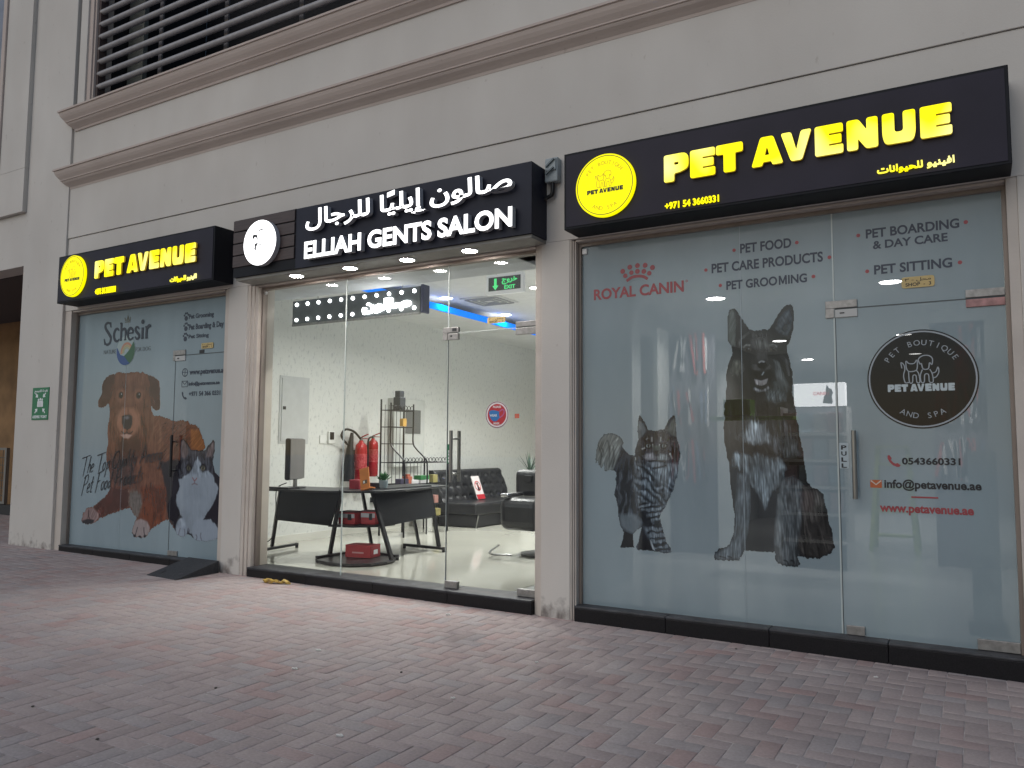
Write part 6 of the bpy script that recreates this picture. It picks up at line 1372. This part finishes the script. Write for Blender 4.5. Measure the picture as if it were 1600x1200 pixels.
# fire extinguishers on the wall
EXR = mat('extinguisher_red', (.42, .012, .020), .22)
def extinguisher(label, y, z0, h, r, horn):
    x = LW + r + .03; o = thing('fire_extinguisher', label, 'fire extinguisher', (x, y, z0), 'extinguishers on the salon wall')
    MB().lathe((x, y, z0), [(r * .8, 0), (r, .02), (r, h * .72), (r * .92, h * .80), (r * .45, h * .86), (r * .3, h * .90)], 24).build('cylinder', EXR, o, smooth=True)
    MB().lathe((x, y, z0 + h * .90), [(r * .28, 0), (r * .28, h * .06)], 12).build('valve', STEEL, o)
    b = MB(); b.bar((x - .01, y, z0 + h * .95), (x + .10, y + .03, z0 + h * 1.02), .02, .012).bar((x, y, z0 + h * .935), (x + .09, y + .03, z0 + h * .93), .02, .010); b.build('lever', EXR, o)
    MB().lathe((x, y, z0 + h * .34), [(r * 1.006, 0), (r * 1.006, h * .3)], 24).build('label_band', mat('ext_label', (.50, .10, .10), .4, var=.6, vscale=40, col2=(.42, .012, .020)), o, smooth=True)
    MB().obox((LW + .012, y, z0 + h * .6), (.024, .05, .16)).build('wall_bracket', BLACKM, o)
    if horn:
        hy = y - .22
        MB().tube(spline([(x, y - .02, z0 + h * .93), (x + .01, hy + .06, z0 + h * 1.06), (x, hy - .10, z0 + h * 1.10), (x, hy - .18, z0 + h * .98), (x, hy - .08, z0 + h * .84), (x, hy, z0 + h * .80)]), .016, 10).build('hose', BLACKM, o, smooth=True)
        MB().tube([(x, hy + .03, z0 + h * 1.04), (x, hy, z0 + h * .78), (x, hy - .01, z0 + h * .6), (x, hy - .03, z0 + h * .12)], .022, 14, .085).build('horn', BLACKM, o, smooth=True)
    else:
        MB().tube(spline([(x, y - .02, z0 + h * .93), (x, y - .10, z0 + h * .86), (x, y - .105, z0 + h * .5), (x, y - .10, z0 + h * .25)]), .013, 8).build('hose', BLACKM, o, smooth=True)
    return o
e1 = at(562, 745, X=LW + .1); extinguisher('tall red extinguisher with black horn on the salon wall', e1.y, .74, .72, .085, True)
e2 = at(580, 745, X=LW + .1); extinguisher('slim red extinguisher without horn on the salon wall', e2.y + .02, .88, .60, .075, False)
# wall fittings
def wall_rect(tl, br): a, c = at(*tl, X=LW), at(*br, X=LW); return min(a.y, c.y), max(a.y, c.y), min(a.z, c.z), max(a.z, c.z)
q = wall_rect((440, 590), (478, 690)); ep = thing('electrical_panel', 'flush grey electrical cabinet door on the salon wall', 'panel', (LW, q[0], q[2]))
PGR = mat('panel_grey', (.50, .51, .51), .5, var=.06)
MB().box(LW + .001, LW + .010, q[0] - .03, q[1] + .03, q[2] - .03, q[3] + .03).build('frame', PGR, ep, .003); MB().box(LW + .0105, LW + .020, q[0], q[1], q[2], q[3]).build('door', PGR, ep, .003)
MB().box(LW + .021, LW + .03, q[0] + .02, q[0] + .06, (q[2] + q[3]) / 2, (q[2] + q[3]) / 2 + .04).build('latch', INKBLK, ep)
q = wall_rect((499, 680), (508, 693)); tag(MB().box(LW + .001, LW + .015, q[0], q[1], q[2], q[3]).build('switch_plate', mat('switch_white', (.7, .7, .68), .5), None, .003), 'white switch plate right of the electrical cabinet', 'switch')
q = wall_rect((511.5, 674), (520.5, 693)); tm = thing('access_terminal', 'white and black access terminal beside the switch plate', 'terminal', (LW, q[0], q[2]))
MB().box(LW + .001, LW + .03, q[0], q[1], q[2], q[3]).build('body', MATS['switch_white'], tm, .004); MB().box(LW + .031, LW + .034, q[0] + .02, q[1] - .02, q[3] - .11, q[3] - .01).build('screen', INKBLK, tm); MB().box(LW + .031, LW + .034, q[0] + .06, q[1] - .08, q[2] + .05, q[2] + .10).build('sensor', INKBLK, tm)
q = wall_rect((578, 777), (586, 784)); tag(MB().box(LW + .001, LW + .05, q[0], q[1], q[2], q[3]).bar((LW + .06, q[0], q[2] + .04), (LW + .09, q[1] + .1, q[2] + .03), .03).build('wall_tap', BLACKM, None, .004), 'black tap on the wall under the desk', 'tap')

# wire rack
rk = thing('wire_rack', 'black wire baker rack against the salon wall', 'rack', (-6.95, 9.0, FZ))
xb, xs, xf = -7.02, -6.85, -6.60; ry0, ry1, ry2 = 8.40, 8.90, 9.40; LEG = .018
rb = MB(); rb.bar((xb, ry0, FZ), (xb, ry0, 1.95), LEG).bar((xb, ry1, FZ), (xb, ry1, 1.93), LEG).bar((xb, ry2, FZ), (xb, ry2, 1.16), LEG)
rb.build('back_posts', BLACKM, rk)
rb = MB()
for y in (ry0, ry1):
    rb.tube(spline([(xs, y, 1.90), (xs, y, 1.6), (xs, y, 1.36), (xs + .06, y, 1.27), (xf - .06, y, 1.16), (xf, y, 1.06), (xf, y, .6), (xf, y, FZ)], 6), .011, 8)
rb.bar((xf, ry2, FZ), (xf, ry2, 1.17), LEG)
rb.build('front_posts', BLACKM, rk, smooth=True)
rb = MB()
for z, x1, ya in ((1.80, xs, ry1), (1.57, xs, ry1), (1.34, xs, ry1), (1.085, xf, ry2), (.79, xf, ry2), (.50, xf, ry2), (.32, xf, ry2)):
    rb.bar((xb, ry0, z), (x1, ry0, z), .010).bar((xb, ya, z), (x1, ya, z), .010).bar((x1, ry0, z), (x1, ya, z), .013).bar((xb, ry0, z), (xb, ya, z), .010)
    for i in range(1, 9): rb.bar((xb + (x1 - xb) * i / 9, ry0, z), (xb + (x1 - xb) * i / 9, ya, z), .004)
rb.build('shelf_wires', BLACKM, rk)
rb = MB()
for i in range(1, 6): rb.bar((xb, ry0 + (ry1 - ry0) * i / 6, FZ + .3), (xb, ry0 + (ry1 - ry0) * i / 6, 1.88), .005)
for i in range(1, 6): rb.bar((xb, ry1 + (ry2 - ry1) * i / 6, FZ + .3), (xb, ry1 + (ry2 - ry1) * i / 6, 1.1), .005)
rb.build('back_wires', BLACKM, rk)
rb = MB()
for x1, z, ya in ((xs, 1.81, ry1), (xf, 1.095, ry2)):
    n = 7 if ya == ry1 else 13
    for i in range(n):
        y = ry0 + (ya - ry0) * (i + .5) / n
        rb.tube([(x1, y + .032 * math.cos(t) * (1 if i % 2 else -1), z + .03 + .028 * math.sin(t)) for t in np.linspace(-.6, 4.6, 10)], .0045, 5)
rb.build('scroll_work', BLACKM, rk)
def shelf_item(name, label, c, size, m, group='goods on the wire rack', cat_='package', extra=None):
    o = MB().obox((c[0], c[1], c[2] + size[2] / 2), size, random.uniform(-.3, .3))
    if extra: o.obox((c[0], c[1], c[2] + size[2] + extra / 2), (size[0] * .6, size[1] * .6, extra))
    return tag(o.build(name, m, None, .004), label, cat_, group)
GB = mat('charcoal_bag', (.03, .034, .042), .5); 
by = at(624, 640, X=-6.93).y; bag = MB().obox((-6.93, by, 1.81 + .09), (.12, .13, .18)).obox((-6.93, by, 1.81 + .22), (.09, .10, .10)); tag(bag.build('dark_bag', GB, None, .01), 'dark tall bag standing on top of the wire rack', 'bag')
q = wall_rect((606, 622), (652, 728)); mc = thing('meter_cabinet', 'pale wall cabinet with dark grey window behind the wire rack', 'cabinet', (LW, q[0], q[2]))
MB().box(LW + .001, LW + .13, q[0], q[1], q[2], q[3]).build('cabinet_body', mat('cabinet_grey', (.50, .51, .49), .5, var=.06), mc, .006)
qq = wall_rect((623, 640), (646, 678)); MB().box(LW + .131, LW + .137, qq[0], qq[1], qq[2], qq[3]).build('dark_window', mat('slate_board', (.12, .125, .125), .4), mc, .002)
shelf_item('amber_cup', 'amber cup on the second shelf of the rack', (-6.92, at(630, 660, X=-6.92).y, 1.585), (.07, .07, .11), mat('amber', (.55, .32, .08), .4), cat_='cup')
GRN = mat('pack_green', (.03, .16, .05), .5); PUR = mat('pack_purple', (.04, .035, .07), .5); OG2 = mat('pack_orange', (.34, .09, .05), .5); WHP = mat('pack_white', (.55, .53, .55), .5); PNK = mat('pack_pink', (.40, .20, .17), .5); YLP = mat('pack_yellow', (.30, .26, .10), .5)
for nm, lab, px, z_, sz, m in (('purple_pack', 'dark purple pack on the rack behind the plant', 628, .80, (.12, .14, .07), PUR), ('orange_pack', 'orange capped pack on the rack beside purple pack', 636, .80, (.10, .10, .10), OG2), ('white_tray', 'white tray of small tins on the rack', 644, .80, (.14, .12, .05), WHP), ('green_carton', 'green topped carton at the far end of the rack', 659, .845, (.12, .20, .06), GRN), ('cup_row', 'pale row of cups under the green carton', 659, .80, (.12, .18, .044), WHP), ('yellow_pack', 'yellow pack on the rack end', 677, .80, (.10, .08, .11), YLP), ('pink_packet', 'pink packet on the low rack shelf', 678, .51, (.10, .09, .11), PNK), ('lime_packet', 'lime packet under the pink packet', 682, .33, (.10, .09, .10), YLP)):
    shelf_item(nm, lab, (-6.70, at(px, 750, X=-6.70).y, z_), sz, m, extra=.03 if nm == 'orange_pack' else None)
bn = thing('white_bin', 'white lidded bin on the floor behind the rack', 'bin', (-7.25, 9.72, FZ))
MB().lathe((-7.25, 9.72, FZ), [(.12, 0), (.15, .42), (.155, .44)], 24).build('bin_body', mat('bin_white', (.62, .62, .60), .4), bn, smooth=True); MB().lathe((-7.25, 9.72, FZ + .441), [(.16, 0), (.16, .03), (.10, .05)], 24).build('bin_lid', mat('bin_lid', (.66, .66, .64), .4), bn, smooth=True)

# sofa
sf = thing('sofa', 'black tufted leather sofa bench against the salon wall', 'sofa', (-6.9, 10.9, FZ))
LEA = mat('black_leather', (.020, .020, .022), .34, var=.3, vscale=9, bump=.2, bscale=40)
sx0, sx1, sy0, sy1 = -7.20, -6.44, 9.92, 11.95
MB().box(sx0 + .04, sx1, sy0, sy1, .28, .46).build('seat', LEA, sf, .03, seg=3)
MB().box(sx0 + .06, sx1 - .02, sy0 + .02, sy1 - .02, .115, .278).build('base', mat('sofa_base', (.016, .016, .018), .6), sf)
# tufted back: a soft grid leaning on the wall
ny, nz_ = 72, 26; V, F = [], []
for k in range(nz_ + 1):
    for i in range(ny + 1):
        t, u = k / nz_, i / ny; y = sy0 + (sy1 - sy0) * u; z_ = .44 + .50 * t
        tz_ = (t * 3.2) ; ty_ = u * 10 + (.5 if int(tz_) % 2 else 0)
        d2 = min(((ty_ - round(ty_)) * .17) ** 2 + ((tz_ - (math.floor(tz_) + .5)) * .16) ** 2, .02)
        dep = -.045 * math.exp(-d2 / .0016)
        edge = .05 * (max(0, abs(u - .5) * 2 - .95) / .05) ** 2 + .05 * max(0, (t - .9) / .1) ** 2
        V.append((sx0 + .17 - .20 * t + dep - edge, y, z_))
for k in range(nz_):
    for i in range(ny):
        a_ = k * (ny + 1) + i; F.append((a_, a_ + 1, a_ + ny + 2, a_ + ny + 1))
b = MB(); b.add(V, F); n0 = (nz_ + 1) * (ny + 1)
b.box(sx0 - .12, sx0 - .06, sy0 + .03, sy1 - .03, .44, .93).build('backrest', LEA, sf, smooth=True)
panel((sx0 - .10, sy0, .44), (sx0 + .16, sy0 + .004, .44), (sx0 - .04, sy0 + .004, .94), (sx0 - .12, sy0, .94)).build('back_side', LEA, sf)
for y in (sy0 + .04, sy1 - .1):
    MB().bar((sx1 - .03, y, FZ), (sx1 - .0, y + .02, .29), .035, .02).build('leg', STEEL, sf)
p = at(757, 778, Y=10.6); nt_ = thing('notice_card', 'white notice card with red prohibition ring leaning on the sofa', 'notice', (-7.0, 10.75, .47))
cy = 10.72; cx_ = -6.93
f0 = [Vector((cx_ + .06, cy - .11, .47)), Vector((cx_ + .06, cy + .11, .47)), Vector((cx_ - .08, cy + .11, .83)), Vector((cx_ - .08, cy - .11, .83))]
panel(*f0).build('card', mat('card_white', (.68, .62, .62), .5), nt_)
n_ = (f0[1] - f0[0]).cross(f0[2] - f0[0]).normalized(); u_ = (f0[1] - f0[0]).normalized(); w_ = (f0[3] - f0[0]).normalized(); nrm = n_ if n_.x > 0 else -n_
def on_card(lp, nm, m, off):
    b = MB(); b.add([f0[0] + u_ * a2 + w_ * c2 + nrm * off for a2, c2 in lp], [tuple(range(len(lp)))]); b.build(nm, m, nt_)
on_card([(.0, .0), (.22, .0), (.22, .08), (0, .08)], 'red_footer', RST, .0145)
on_card(circle(.11, .22, .085, 28), 'ring', RST, .0145); on_card(circle(.11, .22, .068, 28), 'ring_inside', MATS['card_white'], .0155)
on_card([(.08, .15), (.14, .15), (.13, .24), (.09, .24)], 'figure', INKBLK, .0165); on_card(circle(.11, .262, .020, 14), 'figure', INKBLK, .0165)
on_card([(.055, .265), (.066, .276), (.165, .175), (.154, .164)], 'slash', RST, .0175)

# barber chair and plant at the right end of the view
ch = thing('barber_chair', 'black leather barber chair half hidden by the pillar', 'chair', (-4.25, 7.9, FZ))
def cpt(x, y, Y): v = at(x, y, Y=Y); return v
cy0 = 8.0; c1 = cpt(842, 752, cy0)
hx, hz = cpt(803, 755, cy0).x + .26, cpt(842, 755, cy0).z
MB().obox((hx, cy0, hz), (.42, .16, .30)).build('backrest', LEA, ch, .06, seg=4)
MB().obox((hx - .02, cy0 - .09, hz + .05), (.10, .02, .08)).build('back_badge', BLK, ch, .01)
MB().obox((hx + .04, cy0 - .20, hz - .33), (.50, .50, .36)).build('seat', LEA, ch, .10, seg=4)
MB().obox((hx - .14, cy0 - .2, hz - .125), (.10, .46, .04)).build('armrest', mat('chair_chrome', (.45, .45, .46), .25, .9), ch, .015)
MB().lathe((hx + .20, cy0 - .05, FZ), [(.28, 0), (.30, .02), (.08, .05), (.05, .30)], 28).build('pedestal', mat('chair_dark_steel', (.10, .10, .10), .35, .7), ch, smooth=True)
MB().tube(spline([(hx - .28, cy0 - .30, .20), (hx - .20, cy0 - .62, .15), (hx + .1, cy0 - .66, .16)]), .012, 8).build('footrest', STEEL, ch, smooth=True)
ag = thing('agave_plant', 'spiky agave leaves rising behind the barber chair', 'plant', (-5.3, 11.6, FZ))
p = at(828, 735, Y=10.8); b = MB()
for i in range(15):
    a_ = i * 2.4; el = R(35 + 45 * RNG.random()); d = Vector((math.cos(a_) * math.cos(el), math.sin(a_) * math.cos(el), math.sin(el))); s_ = d.cross(Vector((0, 0, 1))).normalized() * .018; o_ = Vector((p.x, 10.8, p.z - .02)); b.add([o_ - s_, o_ + s_, o_ + d * .34], [(0, 1, 2)])
b.build('leaves', mat('agave_green', (.05, .085, .06), .5), ag); MB().lathe((p.x, 10.8, FZ), [(.13, 0), (.17, .3), (.16, p.z - .10), (.02, p.z - .09)], 20).build('planter', mat('planter_grey', (.28, .28, .27), .5), ag, smooth=True)
q = at(836, 516, Y=9.5)

# ================================================================== RIGHT SHOP INTERIOR
WI = mat('shop_white_wall', (.55, .57, .57), .8, var=.06)
struct(MB().box(-2.79, -2.74, 5.81, 6.85, FZ, 2.95).box(-3.39, -3.34, 6.61, 18.0, FZ, 2.95).build('shop_left_wall', WI)); struct(MB().box(-3.39, 3.0, 18.0, 18.1, FZ, 2.95).build('shop_back_wall', WI)); struct(MB().box(2.6, 2.7, 5.81, 18.0, FZ, 2.95).build('shop_right_wall', WI))
struct(MB().box(-3.39, 2.7, 5.66, 18.0, FZ - .08, FZ).build('shop_floor', mat('shop_floor_tile', (.48, .49, .48), .15, var=.06))); struct(MB().box(-3.39, 2.7, 5.81, 18.0, 2.95, 3.0).build('shop_ceiling', CEIL))
GS = 'ceiling downlights inside the pet shop'
sl_ = [((1118, 467), 'shop ceiling downlight left of the shepherd dog ears'), ((1391, 441), 'shop ceiling downlight beside the tan number 3 plate'), ((1413, 523), 'shop ceiling downlight at the top edge of the round badge'), ((1218, 533), 'shop ceiling downlight on the shepherd dog forehead'), ((1262, 562), 'shop ceiling downlight right of the shepherd dog head'), ((1430, 553), 'shop ceiling downlight behind the pets drawing of the badge')]
p0 = at(*sl_[0][0], Z=2.94); ds = downlight(sl_[0][1], (p0.x, p0.y, 2.948), GS, .10, 60, (1, .99, .96), 20, 125)
for q, lab in sl_[1:]:
    p = at(*q, Z=2.94); copy_thing(ds, (p.x, min(p.y, 16.5), 2.948), lab)
# lit display with a shelf of bags
u0, u1 = at(1238, 640, Y=8.5), at(1322, 640, Y=8.5)
us = thing('display_shelf', 'white shelf unit of pet food bags behind the frosted glass', 'shelf', (u0.x, 8.5, FZ))
WS = mat('shelf_white', (.78, .78, .78), .5)
top = at(1300, 634, Y=8.5).z; x0, x1 = u0.x - .15, u1.x
b = MB(); b.box(x0, x0 + .03, 8.5, 8.9, FZ, top).box(x1 - .03, x1, 8.5, 8.9, FZ, top); b.build('carcass', WS, us)
MB().box(x0 + .031, x1 - .031, 8.881, 8.9, FZ, top).build('back_panel', mat('shelf_back', (.16, .17, .19), .6), us)
zs = [top - .27 * i for i in range(1, 6)]; b = MB()
for z_ in zs: b.box(x0 + .03, x1 - .03, 8.49, 8.88, z_ - .03, z_)
b.build('shelves', WS, us)
cols = [(.66, .46, .50), (.42, .56, .68), (.72, .68, .68), (.62, .36, .38), (.50, .60, .62)]
k = 0
for z_ in zs[:4]:
    n = 4
    for i in range(n):
        w_ = (x1 - x0 - .08) / n; xx = x0 + .04 + w_ * (i + .5); 
        tag(MB().obox((xx, 8.62, z_ + .105), (w_ * .86, .16, .20)).obox((xx, 8.535, z_ + .11), (w_ * .5, .004, .08)).build('food_bag', mat('bag_%d' % (k % 5), cols[k % 5], .5, var=.25, vscale=20), None, .015), 'pet food bag on %s shelf, %s in its row' % (('top', 'second', 'third', 'fourth')[k // 4], ('first from the dog side', 'second from the dog side', 'third from the dog side', 'last by the door')[i]), 'bag', 'pet food bags on the display shelf'); k += 1
lx0, lx1 = at(1240, 600, Y=8.5), at(1321, 632, Y=8.5)
lbx = thing('lit_display_panel', 'glowing white panel with cat picture on top of shelf unit', 'light panel', (lx0.x, 8.5, top))
MB().box(lx0.x, lx1.x, 8.5, 8.62, top + .002, lx0.z).build('panel', mat('panel_glow', (.9, .9, .9), .5, emit=(.96, .98, 1), estr=2.6), lbx, .004)
text('lettering', 'CANIN', (lx0.x + .19, lx0.x + .34, top + .11, top + .145), 8.499, mat('bright_red_print', (.7, .05, .05), .5, emit=(.8, .05, .05), estr=.8), lbx, .01, .002)
zc = zm(1220, 560, 4, 8.497)
filled('cat_picture', [zc((262, 280), (268, 240), (282, 220), (280, 195), (288, 160), (300, 185), (318, 192), (326, 215), (318, 240), (326, 270), (320, 284))], 8.499, .002, mat('pale_grey_print', (.5, .5, .52), .5), lbx)
# wooden stool, step ladder, banner, leash display
p = at(1278, 868, Z=FZ); st_ = thing('wooden_stool', 'orange wooden stool with thin black legs behind the glass', 'stool', (p.x, p.y, FZ))
tz = at(1278, 816, Y=p.y).z; b = MB().lathe((p.x, p.y, tz - .03), [(.19, 0), (.20, .015), (.19, .03)], 28); b.build('seat', mat('orange_wood', (.42, .19, .05), .5, var=.3, vscale=12), st_, smooth=True)
for sx, sy in ((-1, -1), (1, -1), (-1, 1), (1, 1)): MB().bar((p.x + sx * .16, p.y + sy * .16, FZ), (p.x + sx * .10, p.y + sy * .10, tz - .03), .016).build('leg', BLACKM, st_)
MB().obox((p.x - .1, p.y + .25, tz + .18), (.06, .05, .5)).build('back_post', MATS['orange_wood'], st_)
p = at(1400, 860, Z=FZ); ld = thing('step_ladder', 'pale green step ladder behind the frosted door', 'ladder', (p.x, p.y, FZ)); LG_ = mat('ladder_green', (.40, .48, .18), .5)
zt = at(1390, 700, Y=p.y).z
for sx in (-1, 1):
    MB().bar((p.x + sx * .24, p.y - .25, FZ), (p.x + sx * .16, p.y, zt), .05, .03).build('rail', LG_, ld); MB().bar((p.x + sx * .24, p.y + .3, FZ), (p.x + sx * .16, p.y + .02, zt), .04, .02).build('rail', LG_, ld)
for i in range(4): t = (i + .7) / 4.4; MB().obox((p.x, p.y - .25 * (1 - t), FZ + (zt - FZ) * t), (.40 - .1 * t, .12, .03)).build('tread', LG_, ld)
MB().obox((p.x, p.y, zt + .015), (.36, .24, .03)).build('top_cap', LG_, ld)
bq = prect((1497, 706), (1520, 930), (1566, 930), 6.15); bn3 = thing('roll_up_banner', 'pale roll up banner with honeycomb pattern behind the door', 'banner', (bq[0], 6.15, FZ))
MB().box(bq[0], bq[1], 6.15, 6.16, FZ + .09, bq[3]).build('sheet', mat('banner_sheet', (.58, .66, .66), .5), bn3); MB().box(bq[0] - .03, bq[1] + .03, 6.10, 6.2, FZ, FZ + .09).build('base', STEEL, bn3, .01)
hexl = []
hw = (bq[1] - bq[0]) / 7
for r_ in range(6):
    for c_ in range(3):
        cx, cz = bq[0] + hw * (1.4 + c_ * 2.0 + (r_ % 2) * 1.0), .38 + r_ * hw * 1.74
        if cx + hw < bq[1] and (r_ + c_) % 5 != 4: hexl.append([(cx + hw * .9 * math.cos(R(60 * i + 30)), cz + hw * .9 * math.sin(R(60 * i + 30))) for i in range(6)])
filled('honeycomb', hexl, 6.149, .002, mat('honeycomb_grey', (.30, .35, .37), .5), bn3)
dsx = thing('leash_display', 'wall rack hung with white and red leashes behind the glass', 'display rack', (-2.3, 9.0, FZ)); a, c = at(1045, 525, Y=9.0), at(1120, 740, Y=9.0)
MB().box(a.x, c.x, 9.0, 9.04, FZ, a.z).build('back_board', mat('board_grey', (.15, .15, .17), .6), dsx); MB().box(a.x - .05, a.x, 8.6, 9.04, FZ, a.z + .05).build('side_board', mat('side_white', (.62, .64, .62), .6), dsx)
ccs = [(.6, .6, .62), (.5, .08, .08), (.10, .10, .12), (.62, .60, .6), (.16, .2, .3), (.55, .14, .12)]
b = [MB() for _ in ccs]
for i in range(34):
    x = a.x + .04 + (c.x - a.x - .08) * RNG.random(); r_ = RNG.integers(0, 3); z1 = a.z - .04 - r_ * .62; b[i % 6].obox((x, 8.95 - .02 * r_, z1 - .2), (.024, .014, .34 + .16 * RNG.random()), 0, 0, R(6 * RNG.normal()))
for i, (m_, cc) in enumerate(zip(b, ccs)): m_.build('leashes', mat('leash_%d' % i, cc, .5), dsx)
dst = thing('stock_rack', 'dark rack of hanging collars behind the right edge of the frosted door', 'display rack', (.0, 9.4, FZ)); a, c = at(1452, 505, Y=9.4), at(1545, 700, Y=9.4)
MB().box(a.x, c.x, 9.4, 9.44, FZ, a.z).build('back_board', MATS['board_grey'], dst)
b = [MB() for _ in ccs]
for i in range(40):
    x = a.x + .04 + (c.x - a.x - .08) * RNG.random(); r_ = RNG.integers(0, 3); z1 = a.z - .04 - r_ * .6; b[(i * 5 + 1) % 6].obox((x, 9.36 - .02 * r_, z1 - .2), (.03, .014, .30 + .18 * RNG.random()), 0, 0, R(6 * RNG.normal()))
for i, m_ in enumerate(b): m_.build('collars', MATS['leash_%d' % i], dst)
tag(MB().box(at(1490, 520, Y=9.0).x, at(1512, 520, Y=9.0).x, 9.0, 9.05, at(1500, 600, Y=9.0).z, at(1500, 540, Y=9.0).z).build('red_banner', mat('hang_red', (.50, .04, .03), .5, var=.4, vscale=15), None, .005), 'red hanging tag seen through the round badge', 'tag')
tag(MB().box(at(1130, 640, Y=8.0).x, at(1172, 640, Y=8.0).x, 8.0, 8.2, at(1150, 650, Y=8.0).z, at(1150, 624, Y=8.0).z).box(at(1110, 655, Y=8.0).x, at(1240, 655, Y=8.0).x, 7.98, 8.25, at(1150, 656, Y=8.0).z, at(1150, 651, Y=8.0).z).build('green_box_shelf', mat('leaf_green_box', (.20, .42, .06), .5), None, .004), 'bright green box on a wall shelf behind the shepherd dog', 'box')

# ================================================================== LEFT SHOP INTERIOR
struct(MB().box(-9.75, -7.61, 8.6, 8.7, FZ, 2.95).box(-7.70, -7.62, 5.87, 8.6, FZ, 2.95).box(-9.80, -9.74, 5.81, 8.6, FZ, 2.95).box(-9.75, -7.61, 5.87, 8.6, 2.95, 3.0).box(-7.62, -6.5, 5.76, 5.80, FZ, 2.95).build('pet_shop_inner_wall', WI)); struct(MB().box(-9.75, -7.62, 5.66, 8.6, FZ - .08, FZ).build('pet_shop_inner_floor', MATS['shop_floor_tile']))
downlight('dim ceiling downlight inside the golden dog shop', (-8.6, 7.2, 2.948), 'ceiling downlights inside the left pet shop', .08, 5, (1, .98, .95), 14)
